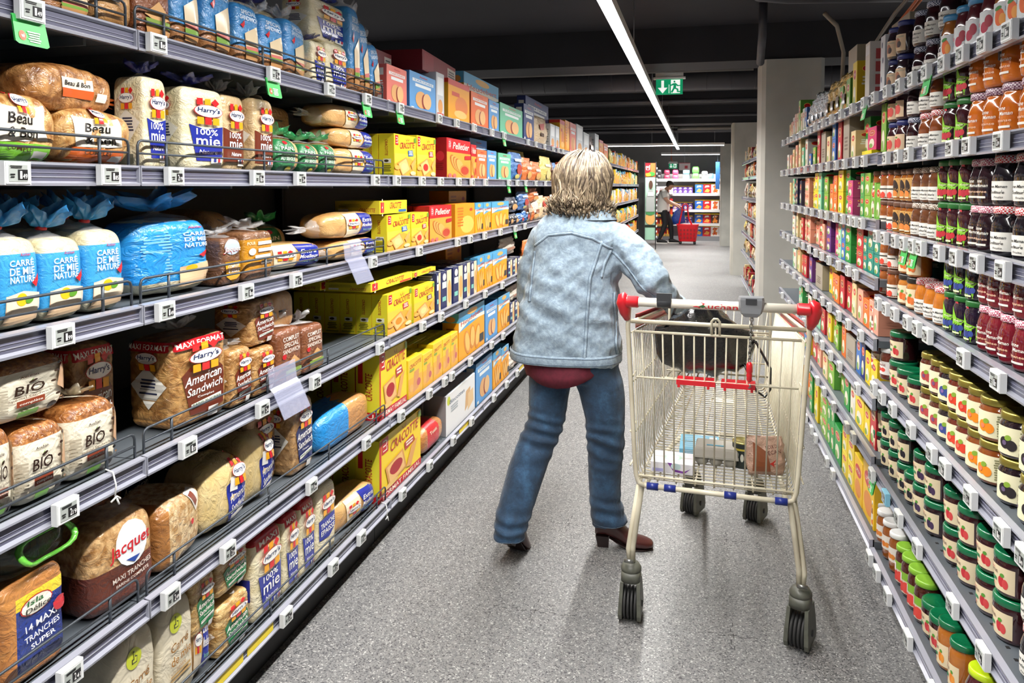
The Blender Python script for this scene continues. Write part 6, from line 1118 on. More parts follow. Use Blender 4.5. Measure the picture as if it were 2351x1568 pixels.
art(g, [('E', .3, .5, .05, .2, 'D8D8C8'), ('E', .45, .4, .05, .2, 'D8D8C8'), ('R', .15, .75, .6, .85, 'C8B84A')], lambda u, v, l: Vector(((.0347 + .0002 * l) * math.cos(-PI + u * PI), (.0347 + .0002 * l) * math.sin(-PI + u * PI), .01 + v * .065)), asp=1.6, nx=14, ny=2, sub=1); g.build('can_body', t)
g = MB(); g.lathe([(.0352, .08), (.0352, .084), (.033, .085), (.0325, .0825), (.0, .0825)], mat('C9C07A', .25, metal=.7), 28); g.build('can_lid', t)
pouch_kind('tr_pecan', .12, .12, 'C9A48E', '', 'pecan', [('P', [(.05, .1), (.6, .1), (.5, .6), (.1, .85)], '8A4E2E'), ('T', 'NOIX DE', .66, .74, .4, .09, 0, .15, '5A2A1A'), ('T', 'PECAN', .68, .6, .46, .1, 0, .15, '5A2A1A'), ('P', [(.55, .3), (.66, .36), (.76, .42), (.68, .32), (.7, .22), (.62, .28)], 'B8281E')], 41)
o = inst(KINDS['tr_pecan'].tree); o.location = TR @ Vector((.155, .075, zf + .005)); o.rotation_euler = (math.radians(-14), 0, math.radians(8)); tag(o, 'brown and cream pecan nut pouch leaning in the trolley corner', 'packet')
# ---------------------------------------------------------------- people
def limb(g, pts, rad, m, side=(1, 0, 0), n=26, ex=1.0, caps=True):
    """Swept ellipse rings; rad = (half width along side, half depth)."""
    side = Vector(side); N = len(pts); pts = [Vector(p) for p in pts]; rings = []
    for i, p in enumerate(pts):
        t = (pts[min(i + 1, N - 1)] - pts[max(i - 1, 0)]).normalized(); u = (side - t * side.dot(t)).normalized(); w = t.cross(u)
        a, b = rad[i] if isinstance(rad[i], tuple) else (rad[i], rad[i])
        rings.append([p + u * a * sgp(math.cos(2 * PI * k / n), ex) + w * b * sgp(math.sin(2 * PI * k / n), ex) for k in range(n)])
    g.loft(rings, m, caps=caps)
def fuse(g, name, parent, m, voxel=.009, smooth=6, disp=None, mats=None):
    """Joins overlapping lofts into one continuous skin (voxel remesh), smooths it, adds cloth folds."""
    me = g.mesh('tmp'); ob = bpy.data.objects.new('tmp', me); C.link(ob)
    md = ob.modifiers.new('r', 'REMESH'); md.mode = 'VOXEL'; md.voxel_size = voxel; md.use_smooth_shade = True
    if smooth: s = ob.modifiers.new('s', 'SMOOTH'); s.factor = .5; s.iterations = smooth
    dg = bpy.context.evaluated_depsgraph_get(); dg.update()
    me2 = bpy.data.meshes.new_from_object(ob.evaluated_get(dg)); me2.name = name
    bpy.data.objects.remove(ob); bpy.data.meshes.remove(me)
    if disp:
        me2.calc_loop_triangles(); nn = [v.normal.copy() for v in me2.vertices]
        for v, q in zip(me2.vertices, nn): v.co += q * disp(v.co)
    me2.materials.clear()
    for x in (mats or [m]): me2.materials.append(x)
    for p in me2.polygons: p.use_smooth = True; p.material_index = 0
    me2.update(); return link(name, me2, parent), BVHTree.FromPolygons([v.co for v in me2.vertices], [tuple(p.vertices) for p in me2.polygons])
def seam(g, bv, pts, m, r=.0016, off=.0008, n=5, steps=14, flat=1.0, ray=True):
    q = []
    for a, b in zip(pts, pts[1:]):
        for k in range(steps): q.append(Vector(a).lerp(Vector(b), k / steps))
    q.append(Vector(pts[-1])); out = []
    for p in q:
        loc, nor, _, _ = bv.ray_cast(Vector((p.x, 2.2, p.z)), Vector((0, 1, 0))) if ray else bv.find_nearest(p)
        if loc is not None: out.append(loc + nor * off)
    g.tube(out, r, m, n, flat=flat); return out
def denim(c1, c2, c3, sc_=30):
    m = bpy.data.materials.new('denim'); m.use_nodes = True; nt = m.node_tree; b = nt.nodes['Principled BSDF']; N = nt.nodes.new; K_ = nt.links.new
    tc = N('ShaderNodeTexCoord'); n1 = N('ShaderNodeTexNoise'); n1.inputs['Scale'].default_value = sc_; n1.inputs['Detail'].default_value = 8; n1.inputs['Roughness'].default_value = .7
    K_(tc.outputs['Object'], n1.inputs['Vector']); r = N('ShaderNodeValToRGB'); e = r.color_ramp.elements; e[0].position = .38; e[0].color = hexc(c1) + (1,); e[1].position = .66; e[1].color = hexc(c3) + (1,); x = e.new(.52); x.color = hexc(c2) + (1,)
    K_(n1.outputs['Fac'], r.inputs['Fac']); K_(r.outputs['Color'], b.inputs['Base Color']); b.inputs['Roughness'].default_value = .85; b.inputs['Sheen Weight'].default_value = .15
    w = N('ShaderNodeTexWave'); w.inputs['Scale'].default_value = 260; w.inputs['Distortion'].default_value = 1; mp = N('ShaderNodeMapping'); mp.inputs['Rotation'].default_value = (0, .6, .7)
    K_(tc.outputs['Object'], mp.inputs[0]); K_(mp.outputs[0], w.inputs['Vector'])
    n2 = N('ShaderNodeTexNoise'); n2.inputs['Scale'].default_value = 18; n2.inputs['Detail'].default_value = 4; n2.inputs['Distortion'].default_value = 1.5; K_(tc.outputs['Object'], n2.inputs['Vector'])
    b1 = N('ShaderNodeBump'); b1.inputs['Strength'].default_value = .25; b1.inputs['Distance'].default_value = .0006; K_(w.outputs['Fac'], b1.inputs['Height'])
    b2 = N('ShaderNodeBump'); b2.inputs['Strength'].default_value = .6; b2.inputs['Distance'].default_value = .006; K_(n2.outputs['Fac'], b2.inputs['Height']); K_(b1.outputs[0], b2.inputs['Normal']); K_(b2.outputs[0], b.inputs['Normal'])
    return m
M_skin = mat('D9A88C', .5, noise_s=30, col2='CF9A7E', name='skin'); M_jack = denim('7A8C9C', '8A9DAC', '9DAEBB', 70); M_jackd = denim('48596B', '57697C', '6E8091', 60)
M_jean = denim('22384F', '2B4763', '3A5F80', 14); M_jeand = denim('1E3046', '24405C', '2C4A66', 20); M_shirt = mat('6A1E30', .85, noise_s=60, col2='5A1828'); M_boot = mat('4A1E1C', .3, coat=.4, noise_s=12, col2='3A1614'); M_heel = mat('241616', .4)
woman = empty('person', (-.45, 2.95, 0)); tag(woman, 'woman in pale denim jacket and blue jeans, seen from behind, holding the trolley', 'person')
W = lambda o: o  # parts are modelled in world coordinates and parented with the inverse
def adopt(o, par):
    o.parent = par; o.matrix_parent_inverse = Matrix.Translation(-Vector(par.location)) if par.rotation_euler.z == 0 else par.matrix_basis.inverted(); return o
# body under the clothes: neck, head, hands and feet in one continuous skin
def hand(g, wrist, fwd, palmn, m, s=1.0, curl=.6, thumb=1):
    """Palm, five bent fingers; fwd = direction of the fingers, palmn = palm normal."""
    f = Vector(fwd).normalized(); nrm = Vector(palmn); nrm = (nrm - f * nrm.dot(f)).normalized(); sd = f.cross(nrm); w = Vector(wrist)
    limb(g, [w - f * .03 * s, w, w + f * .03 * s, w + f * .075 * s, w + f * .088 * s], [(.024 * s, .017 * s), (.026 * s, .016 * s), (.034 * s, .015 * s), (.040 * s, .012 * s), (.036 * s, .009 * s)], m, sd, 16)
    for i, (o, ln) in enumerate(((-.030, .062), (-.010, .074), (.010, .078), (.030, .070))):
        b0 = w + f * .08 * s + sd * o * s; a = curl * (.7 + .08 * i); d1 = f * math.cos(a * .5) + nrm * math.sin(a * .5); d2 = f * math.cos(a * 1.4) + nrm * math.sin(a * 1.4); d3 = f * math.cos(a * 2.1) + nrm * math.sin(a * 2.1)
        L1, L2, L3 = ln * .45 * s, ln * .32 * s, ln * .26 * s
        g.tube([b0 - f * .01, b0 + d1 * L1, b0 + d1 * L1 + d2 * L2, b0 + d1 * L1 + d2 * L2 + d3 * L3], [.0095 * s, .009 * s, .0082 * s, .0065 * s], m, 8)
    b0 = w + f * .02 * s + sd * thumb * .028 * s; d = (f * .6 + sd * thumb * .6 + nrm * .5).normalized(); d2 = (f * .9 + nrm * .4).normalized()
    g.tube([b0 - d * .01, b0 + d * .035 * s, b0 + d * .035 * s + d2 * .03 * s], [.012 * s, .0105 * s, .008 * s], m, 8)
g = MB(); hd = Vector((-.418, 3.03, 1.437)); fd = Vector((.62, .78, -.12)).normalized(); sdv = Vector((fd.y, -fd.x, 0)).normalized(); upv = sdv.cross(fd)
HM = lambda a, b, c: hd + sdv * a + fd * b + upv * c      # right, forward, up in head space
rings = []
for z, a, bf, bb in ((-.105, .03, .062, -.02), (-.095, .045, .078, .0), (-.07, .058, .084, .045), (-.04, .065, .085, .07), (0, .073, .088, .088), (.03, .076, .088, .096), (.06, .074, .08, .096), (.085, .062, .062, .082), (.102, .04, .036, .055), (.11, .012, .01, .02)):
    rings.append([HM(a * math.cos(t), (bf if math.sin(t) > 0 else bb) * math.sin(t), z) for t in [2 * PI * k / 24 for k in range(24)]])
g.loft(rings, M_skin)
limb(g, [(-.425, 2.965, 1.28), (-.415, 2.99, 1.33), HM(0, -.02, -.06)], [(.068, .06), (.052, .052), (.05, .05)], M_skin)
g.tube([HM(0, .085, .03), HM(0, .10, -.005), HM(0, .108, -.022), HM(0, .09, -.032)], [.006, .010, .013, .008], M_skin, 10)
for s in (-1, 1): g.tube([HM(s * .074, .0, .025), HM(s * .082, -.012, .012), HM(s * .08, -.008, -.02), HM(s * .073, .004, -.03)], [.008, .012, .010, .006], M_skin, 8)
limb(g, [HM(-.022, .084, -.052), HM(0, .091, -.052), HM(.022, .084, -.052)], [.004, .008, .004], M_skin, (0, 0, 1), 10)
limb(g, [(-.43, 2.97, 1.28), (-.44, 2.96, 1.1), (-.46, 2.94, .9), (-.47, 2.93, .7)], [(.10, .06), (.12, .08), (.12, .085), (.12, .08)], M_skin)
for s, sh, el, wr in ((1, (-.30, 2.98, 1.24), (-.14, 2.85, 1.07), (-.065, 3.01, .965)), (-1, (-.57, 2.98, 1.24), (-.64, 3.0, .99), (-.56, 3.2, .93))):
    g.tube([(-.43, 2.98, 1.27), sh, Vector(sh).lerp(Vector(el), .5), el, Vector(el).lerp(Vector(wr), .5), wr], [.05, .042, .034, .028, .028, .024], M_skin, 12)
hand(g, (-.065, 3.01, .965), (.55, .75, -.35), (-.3, -.25, -.9), M_skin, curl=1.1, thumb=-1)
hand(g, (-.56, 3.2, .93), (.3, .9, -.3), (.5, -.3, -.6), M_skin, curl=.6, thumb=1)
for s, pts in ((0, [(-.52, 2.93, .72), (-.556, 2.9, .47), (-.64, 2.8, .15), (-.665, 2.78, .09)]), (1, [(-.39, 2.93, .72), (-.33, 2.94, .45), (-.325, 2.98, .1), (-.32, 2.99, .07)])): g.tube(pts, [.06, .042, .03, .028], M_skin, 12)
body, _ = fuse(g, 'body', None, M_skin, .006, 2); adopt(body, woman)
g = MB()
for s in (-1, 1):
    g.lathe([(.0, -.006), (.008, -.005), (.011, 0), (.008, .006), (0, .007)], mat('F2EFEA', .2), 10, Matrix.Translation(HM(s * .032, .076, .012)))
    g.lathe([(.0, -.001), (.005, 0), (0, .002)], mat('3A4A3A', .2), 10, Matrix.Translation(HM(s * .032, .087, .012)))
e_ = g.build('eyes'); adopt(e_, woman)
g = MB(); g.tube([HM(-.024, .092, -.053), HM(0, .099, -.054), HM(.024, .092, -.053)], [.002, .0035, .002], mat('A8504E', .5), 8); adopt(g.build('lips'), woman)
g = MB(); mg = mat('2A2420', .3)
for s in (-1, 1):
    g.tube([HM(s * .034 + .024 * math.cos(a), .1 - .012 * abs(math.cos(a)) * (s * math.cos(a) > 0), .012 + .018 * math.sin(a)) for a in [2 * PI * k / 18 for k in range(18)]], .002, mg, 6, closed=True)
    g.tube([HM(s * .058, .088, .018), HM(s * .078, .05, .022), HM(s * .082, -.005, .024)], .002, mg, 6)
g.tube([HM(-.01, .1, .014), HM(.01, .1, .014)], .002, mg, 6); adopt(g.build('glasses'), woman)
# jacket
g = MB()
limb(g, [(-.484, 2.935, .752), (-.480, 2.936, .80), (-.474, 2.938, .88), (-.464, 2.943, .97), (-.453, 2.95, 1.06), (-.443, 2.957, 1.14), (-.436, 2.965, 1.205), (-.431, 2.972, 1.25), (-.427, 2.978, 1.283), (-.42, 2.985, 1.312), (-.415, 2.99, 1.335)],
     [(.219, .155), (.212, .15), (.20, .145), (.186, .138), (.176, .128), (.175, .122), (.178, .118), (.172, .108), (.145, .092), (.10, .072), (.078, .062)], M_jack, ex=.86, n=36)
limb(g, [(-.335, 2.975, 1.235), (-.285, 2.965, 1.215), (-.235, 2.935, 1.17), (-.185, 2.89, 1.12), (-.14, 2.855, 1.065), (-.115, 2.88, 1.03), (-.095, 2.93, 1.0), (-.075, 2.98, .972), (-.068, 3.0, .963)],
     [(.06, .07), (.068, .074), (.07, .072), (.067, .067), (.064, .062), (.058, .056), (.052, .05), (.046, .044), (.044, .042)], M_jack, (1, 0, 0), 24)
limb(g, [(-.53, 2.98, 1.235), (-.575, 2.98, 1.215), (-.61, 2.98, 1.15), (-.632, 2.985, 1.07), (-.642, 3.0, .985), (-.625, 3.06, .955), (-.60, 3.12, .945), (-.57, 3.18, .935)],
     [(.06, .066), (.062, .068), (.06, .064), (.056, .06), (.054, .056), (.05, .05), (.046, .046), (.042, .042)], M_jack, (1, 0, 0), 24)
def jf(p):
    d = .010 * noise.noise(Vector((p.x * 9, p.y * 9, p.z * 16 + p.x * 9))) + .005 * noise.noise(Vector((p.x * 26 + 5, p.y * 26, p.z * 34 - p.x * 22)))
    if p.x > -.30 and p.z < 1.2: d += .0055 * math.sin((p.x * 60 + p.z * 45 + 2 * noise.noise(p * 9)))      # sleeve creases
    if .86 < p.z < 1.08 and p.x < -.3: d += .005 * math.sin(p.z * 85 + p.x * 26 + 3 * noise.noise(p * 7)) * math.sin((p.z - .86) / .22 * PI)
    return d
jk, jb = fuse(g, 'denim_jacket', None, M_jack, .0075, 5, jf); adopt(jk, woman)
g = MB(); gb = MB()
def double(pts, w=.0055):
    for o_ in (-w, w):
        q = [(p[0] + (o_ if abs(pts[0][2] - pts[-1][2]) > .12 else 0), p[1], p[2] + (o_ if abs(pts[0][2] - pts[-1][2]) <= .12 else 0)) for p in pts]
        seam(g, jb, q, M_jackd, .0013, .0004)
    seam(gb, jb, pts, M_jack, .0062, -.0022, 8)
double([(-.60, 2.85, 1.19), (-.54, 2.84, 1.235), (-.45, 2.84, 1.245), (-.37, 2.85, 1.225), (-.30, 2.86, 1.185)])          # yoke
double([(-.335, 2.83, 1.215), (-.375, 2.8, 1.08), (-.385, 2.78, .92), (-.39, 2.76, .765)])                                     # right back panel seam
double([(-.60, 2.85, 1.17), (-.607, 2.82, 1.05), (-.61, 2.8, .98)])
double([(-.30, 2.86, 1.185), (-.325, 2.85, 1.13), (-.335, 2.85, 1.08)])                                                        # armhole
double([(-.30, 2.87, 1.175), (-.24, 2.84, 1.12), (-.19, 2.8, 1.06), (-.13, 2.79, 1.01)])                                       # along the sleeve
double([(-.29, 2.84, 1.02), (-.285, 2.82, .9), (-.275, 2.84, .77)])
sm_ = g.build('stitching'); adopt(sm_, woman); adopt(gb.build('seam_ridges'), woman)
g = MB(); ring = []
for k in range(48):
    a = 2 * PI * k / 48; loc, nor, _, _ = jb.find_nearest(Vector((-.484 + .225 * sgp(math.cos(a), .86), 2.935 + .16 * sgp(math.sin(a), .86), .772))); ring.append((loc, nor))
vs = []; 
for z, o_ in ((-.018, .0045), (-.012, .006), (.016, .006), (.02, .002)): vs += [Vector((l.x, l.y, .768 + z)) + Vector((n_.x, n_.y, 0)).normalized() * o_ for l, n_ in ring]
g.add(vs, [(j * 48 + k, j * 48 + (k + 1) % 48, (j + 1) * 48 + (k + 1) % 48, (j + 1) * 48 + k) for j in range(3) for k in range(48)], M_jack, True)
for z in (-.012, .013):
    g.tube([Vector((l.x, l.y, .768 + z)) + Vector((n_.x, n_.y, 0)).normalized() * .0062 for l, n_ in ring], .0012, M_jackd, 5, closed=True)
adopt(g.build('waistband'), woman)
g = MB()                                                                                                                         # collar
cr = []
for z, rx, ry, dy in ((1.30, .100, .078, 0), (1.335, .082, .068, .004), (1.342, .086, .072, .004), (1.315, .112, .09, -.004), (1.292, .126, .098, -.008)):
    cr.append([Vector((-.417 + rx * math.cos(a), 2.988 + dy + ry * math.sin(a), z - .012 * math.cos(a) * 0 + (.0 if math.sin(a) < 0 else -.03 * math.sin(a)))) for a in [2 * PI * k / 32 for k in range(32)]])
g.loft(cr, M_jack, caps=False); adopt(g.build('collar'), woman)
g = MB(); limb(g, [(-.069, 2.997, .964), (-.062, 3.008, .957)], [(.047, .045), (.046, .044)], M_jack, n=20); adopt(g.build('cuff'), woman)
g = MB(); gq = MB()
for k in range(6):
    z = .80 + k * .085; loc, nor, _, _ = jb.ray_cast(Vector((-.455, 3.6, z)), Vector((0, -1, 0)))
    if loc is not None: gq.lathe([(.0085, 0), (.0085, .002), (.006, .0035), (0, .003)], mat('8A7A60', .3, metal=.8), 14, Matrix.Translation(loc + nor * .003) @ nor.to_track_quat('Z', 'Y').to_matrix().to_4x4())
for dx in (-.02, .02):
    pp = [jb.ray_cast(Vector((-.455 + dx, 3.6, .77 + k * .03)), Vector((0, -1, 0)))[0] for k in range(17)]; pp = [p for p in pp if p is not None]
    g.tube(pp, .0022, M_jackd, 5)
adopt(g.build('front_placket'), woman); adopt(gq.build('buttons'), woman)
# shirt showing below the jacket
g = MB(); limb(g, [(-.472, 2.925, .668), (-.474, 2.925, .70), (-.48, 2.932, .79)], [(.150, .140), (.162, .142), (.185, .135)], M_shirt, n=30, ex=.9)
g.v = [(x, y, z + (.055 * ((x + .485) / .16) ** 2 if z < .69 else 0)) for x, y, z in g.v]; adopt(g.build('shirt'), woman)
# jeans
g = MB()
limb(g, [(-.47, 2.935, .84), (-.462, 2.93, .78), (-.455, 2.925, .72), (-.452, 2.925, .67)], [(.15, .11), (.172, .125), (.178, .125), (.165, .11)], M_jean, n=30, ex=.9)
limb(g, [(-.535, 2.93, .73), (-.546, 2.93, .65), (-.548, 2.925, .60), (-.552, 2.915, .53), (-.565, 2.90, .475), (-.592, 2.875, .41), (-.622, 2.845, .32), (-.648, 2.81, .22), (-.665, 2.785, .15), (-.671, 2.775, .105), (-.672, 2.772, .085)],
     [(.088, .10), (.083, .092), (.078, .088), (.073, .08), (.071, .074), (.072, .074), (.071, .072), (.067, .068), (.065, .068), (.06, .07), (.058, .07)], M_jean, n=26)
limb(g, [(-.375, 2.93, .73), (-.345, 2.932, .65), (-.338, 2.935, .60), (-.330, 2.94, .53), (-.327, 2.945, .45), (-.329, 2.955, .38), (-.333, 2.965, .28), (-.330, 2.972, .18), (-.318, 2.98, .12), (-.313, 2.98, .092)],
     [(.09, .105), (.088, .098), (.085, .092), (.077, .085), (.074, .08), (.071, .077), (.064, .07), (.062, .068), (.068, .07), (.070, .072)], M_jean, n=26)
def kf(p):
    w = 0
    for kx, kz, s_ in ((-.565, .47, 1), (-.327, .43, .8), (-.66, .12, .7), (-.32, .14, .7)):
        d2 = ((p.x - kx) / .1) ** 2 + ((p.z - kz) / .10) ** 2
        if d2 < 2: w += s_ * math.exp(-d2 * 1.6)
    return .0085 * w * math.sin(p.z * 120 + p.x * 22 + 3.5 * noise.noise(p * 8)) + .003 * noise.noise(p * 14)
jn, nb = fuse(g, 'jeans', None, M_jean, .007, 4, kf); adopt(jn, woman)
g = MB(); seam(g, nb, [(-.25, 2.9, .70), (-.252, 2.9, .55), (-.26, 2.9, .42), (-.275, 2.9, .26), (-.262, 2.92, .12)], M_jackd, .001, .0003)
for c, rx, ry, z in (((-.672, 2.772), .060, .072, .092), ((-.313, 2.98), .072, .074, .1)):
    seam(g, nb, [(c[0] + rx * math.cos(a), c[1] + ry * math.sin(a), z) for a in [2 * PI * k / 16 for k in range(17)]], M_jackd, .0012, .0005, steps=2, ray=False)
adopt(g.build('trouser_stitching'), woman)
# ankle boots
def boot(name, base, d, pitch_, label=None):
    g = MB(); Mb = Matrix.Translation(base) @ Matrix.Rotation(math.atan2(d[1], d[0]), 4, 'Z') @ Matrix.Rotation(pitch_, 4, 'Y')
    pr = [(-.035, .045, .022, .055), (-.02, .045, .030, .085), (.01, .045, .032, .09), (.05, .03, .034, .085), (.09, .012, .038, .06), (.13, .004, .040, .044), (.165, .004, .036, .036), (.185, .006, .024, .026), (.192, .01, .008, .014)]
    rings = [[Mb @ Vector((x, w * sgp(math.cos(t), .8), z0 + (z1 - z0 + .0) * (.5 + .5 * sgp(math.sin(t), .8)))) for t in [2 * PI * k / 18 for k in range(18)]] for x, z0, w, z1 in [(a, b_, c_, b_ + d_) for a, b_, c_, d_ in pr]]
    g.loft(rings, M_boot)
    g.loft([[Mb @ Vector((x_ + .03 * math.cos(t), .028 * math.sin(t), z)) for t in [2 * PI * k / 16 for k in range(16)]] for z, x_ in ((.06, -.002), (.10, .0), (.14, .0))], M_boot)
    o = adopt(g.build('ankle_boot'), woman)
    g = MB(); g.loft([[Mb @ Vector((x * k + dx, y * k, z)) for x, y in ((-.03, -.026), (.022, -.028), (.022, .028), (-.03, .026))] for k, z, dx in ((.82, 0, .0), (.88, .02, -.001), (1, .045, -.003))], M_heel, smooth=False)
    g.loft([[Mb @ Vector((x, w * math.cos(t), z + .003 * math.sin(t))) for t in [2 * PI * k / 10 for k in range(10)]] for x, w, z in ((.02, .026, .04), (.06, .032, .018), (.1, .039, .003), (.15, .04, .003), (.19, .02, .006))], M_heel)
    h = g.build('heel_and_sole'); h.parent = o; h.matrix_parent_inverse = o.matrix_parent_inverse @ Matrix(); h.matrix_parent_inverse = Matrix(); return o
boot('b', Vector((-.335, 2.985, 0)), (.97, .06), 0)
boot('b', Vector((-.672, 2.76, .068)), (.16, .98), math.radians(33))
# hair: a cap and many curling locks
M_hair = mat('8C7C68', .42, noise_s=60, col2='665947', spec=.5, name='hair_greyblond'); M_hair2 = mat('B3A389', .42, noise_s=70, col2='86755F', name='hair_light'); M_hair3 = mat('5C5044', .42, noise_s=70, col2='463B30', name='hair_dark')
g = MB(); rh = random.Random(4)
rings = []
for z, a, bf, bb in ((-.09, .09, .0, .10), (-.03, .108, .045, .124), (.02, .112, .07, .13), (.06, .104, .078, .122), (.09, .082, .066, .095), (.112, .05, .04, .06), (.122, .015, .012, .02)):
    rings.append([HM(a * math.cos(t), (bf if math.sin(t) > 0 else bb) * math.sin(t), z) for t in [2 * PI * k / 28 for k in range(28)]])
g.loft(rings, M_hair)
for i in range(900):
    t = rh.uniform(-1.22 * PI, .1 * PI); c0 = rh.uniform(0, 1); ln = rh.uniform(.85, 1.1)
    pts = []; ph = rh.uniform(0, 6); wv = rh.uniform(.004, .011); end = rh.uniform(-.15, -.085); start = rh.uniform(.03, .125); out = rh.uniform(.0, .012)
    ct, st = math.cos(t), math.sin(t); N_ = 18
    for k in range(N_):
        u = k / (N_ - 1); z = start + (end - start) * u
        zz = min(1, max(-1, (z - .005) / .125)); rr_ = math.sqrt(max(.02, 1 - zz * zz)) if z > .005 else 1 - .10 * ((.005 - z) / .14)
        rx = .118 * rr_; rb = (.136 if st < 0 else .088) * rr_
        tw = .10 * math.sin(u * 7 + ph) * u + .35 * c0 * u * u
        x = rx * math.cos(t + tw); y = rb * math.sin(t + tw)
        fl = 1 + out * 12 * u * u + (wv * 9) * math.sin(u * 6 + 1.2 * math.sin(3 * t)) * u
        sw = .014 * math.sin(u * 9 + 2.2 * math.sin(2.5 * t + 1) + .5 * ph) * u; pts.append(HM(x * fl - sw * math.sin(t), y * fl + sw * math.cos(t), z + .004 * math.sin(u * 9 + ph)))
    if rh.random() < .55: # curl the tip
        d = (pts[-1] - hd); d.z = 0; d.normalize(); pts += [pts[-1] + d * .016 + Vector((0, 0, .001)), pts[-1] + d * .026 + Vector((0, 0, .014))]
    n_ = len(pts); g.tube(pts, [.0034 * ln * (.35 + .65 * math.sin(PI * min(1, (k + 1) / (n_ + .5)))) + .0008 for k in range(n_)], (M_hair, M_hair2, M_hair3, M_hair, M_hair2)[i % 5], 6, flat=.6)
hr = g.build('hair'); adopt(hr, woman); 

# ---------------------------------------------------------------- the far shopper with a red rolling basket
man = empty('person', (-.72, 19.5, 0)); tag(man, 'distant shopper in white top and black trousers bending over a red basket', 'person')
fh = Vector((.95, -.25, -.45)).normalized(); sv = Vector((fh.y, -fh.x, 0)).normalized(); uv = sv.cross(fh); h2 = Vector((-.60, 19.45, 1.45)); HN = lambda a, b, c: h2 + sv * a + fh * b + uv * c
g = MB(); rings = []
for z, a, bf, bb in ((-.105, .03, .062, -.02), (-.09, .048, .08, .01), (-.04, .064, .086, .07), (.02, .075, .088, .095), (.07, .07, .075, .09), (.1, .045, .04, .06), (.11, .012, .01, .02)):
    rings.append([HN(a * math.cos(t), (bf if math.sin(t) > 0 else bb) * math.sin(t), z) for t in [2 * PI * k / 18 for k in range(18)]])
g.loft(rings, M_skin); g.tube([HN(0, .085, .03), HN(0, .108, -.02), HN(0, .09, -.03)], [.006, .013, .008], M_skin, 8)
g.tube([(-.72, 19.5, 1.3), (-.66, 19.47, 1.37), HN(0, -.01, -.06)], [.07, .055, .05], M_skin, 12)
g.tube([(-.73, 19.5, 1.32), (-.76, 19.5, 1.1), (-.76, 19.5, .9)], [.12, .14, .14], M_skin, 12)
for dy, wr in ((-.15, (-.42, 19.38, .93)), (.15, (-.38, 19.5, .95))):
    g.tube([(-.73, 19.5, 1.3), (-.73, 19.5 + dy, 1.27), (-.70, 19.5 + dy * 1.2, 1.12), (-.62, 19.5 + dy * 1.1, 1.04), wr], [.05, .055, .05, .042, .028], M_skin, 12); hand(g, wr, (.8, 0, -.5), (0, 0, -1), M_skin, curl=1.2)
for k, pts in enumerate(([(-.74, 19.42, .85), (-.70, 19.42, .5), (-.82, 19.42, .1)], [(-.74, 19.58, .85), (-.58, 19.58, .48), (-.55, 19.58, .1)])): g.tube(pts, [.09, .055, .035], M_skin, 12)
o, _ = fuse(g, 'body', None, M_skin, .012, 2); adopt(o, man)
g = MB(); rings = []
for z, a, bf, bb in ((-.05, .07, -.01, .085), (-.01, .078, .01, .1), (.04, .082, .085, .105), (.08, .074, .08, .095), (.108, .045, .045, .06), (.118, .012, .01, .02)):
    rings.append([HN(a * math.cos(t), (bf if math.sin(t) > 0 else bb) * math.sin(t), z) for t in [2 * PI * k / 18 for k in range(18)]])
g.loft(rings, mat('3A2E26', .6)); adopt(g.build('hair'), man)
g = MB(); MW = mat('E9E4DC', .8)
limb(g, [(-.76, 19.5, .78), (-.77, 19.5, .9), (-.76, 19.5, 1.05), (-.74, 19.5, 1.2), (-.72, 19.5, 1.3), (-.69, 19.49, 1.35)], [(.17, .17), (.17, .17), (.16, .17), (.15, .18), (.11, .14), (.07, .07)], MW, (1, 0, 0), 24)
for dy in (-.15, .15): limb(g, [(-.73, 19.5 + dy * .6, 1.28), (-.73, 19.5 + dy * 1.15, 1.25), (-.71, 19.5 + dy * 1.35, 1.14)], [.07, .075, .07], MW, (1, 0, 0), 16)
o, _ = fuse(g, 'white_top', None, MW, .014, 4); adopt(o, man)
g = MB(); MK = mat('18181A', .7)
limb(g, [(-.755, 19.5, .92), (-.755, 19.5, .8), (-.75, 19.5, .74)], [(.155, .16), (.16, .165), (.14, .15)], MK, (1, 0, 0), 22)
limb(g, [(-.74, 19.42, .82), (-.71, 19.42, .6), (-.71, 19.42, .48), (-.78, 19.42, .28), (-.84, 19.42, .1)], [.1, .085, .07, .06, .045], MK, (0, 1, 0), 18)
limb(g, [(-.73, 19.58, .82), (-.63, 19.57, .6), (-.58, 19.57, .48), (-.56, 19.57, .28), (-.55, 19.57, .1)], [.1, .085, .07, .06, .045], MK, (0, 1, 0), 18)
o, _ = fuse(g, 'black_trousers', None, MK, .014, 3); adopt(o, man)
for x, y in ((-.84, 19.42), (-.55, 19.57)):
    g = MB(); limb(g, [(x - .07, y, .06), (x, y, .07), (x + .08, y, .05), (x + .17, y, .035), (x + .19, y, .03)], [(.035, .05), (.045, .06), (.045, .045), (.042, .03), (.02, .015)], MK, (0, 1, 0), 14); o = adopt(g.build('trainer'), man)
    g = MB(); g.box(x - .09, y - .045, 0, x + .19, y + .045, .022, MW); s_ = g.build('sole'); s_.parent = o
g = MB(); g.tube([(-.66, 19.36, 1.34), (-.60, 19.36, 1.2), (-.60, 19.4, 1.05), (-.66, 19.5, .92)], .008, MK, 6); adopt(g.build('shoulder_strap'), man)
rb = empty('rolling_basket', (-.16, 19.35, 0)); tag(rb, 'bright red rolling shopping basket in front of the distant shopper', 'basket'); MR = mat('E01222', .35, coat=.3)
g = MB()
def rr4(z, k, w=.26, d=.18): return [Vector((w * k * sgp(math.cos(t), .4), d * k * sgp(math.sin(t), .4), z)) for t in [2 * PI * q / 24 for q in range(24)]]
g.loft([rr4(.07, .78), rr4(.09, .82), rr4(.45, 1.0), rr4(.48, 1.05), rr4(.49, 1.05), rr4(.475, .97), rr4(.10, .79)], MR); 
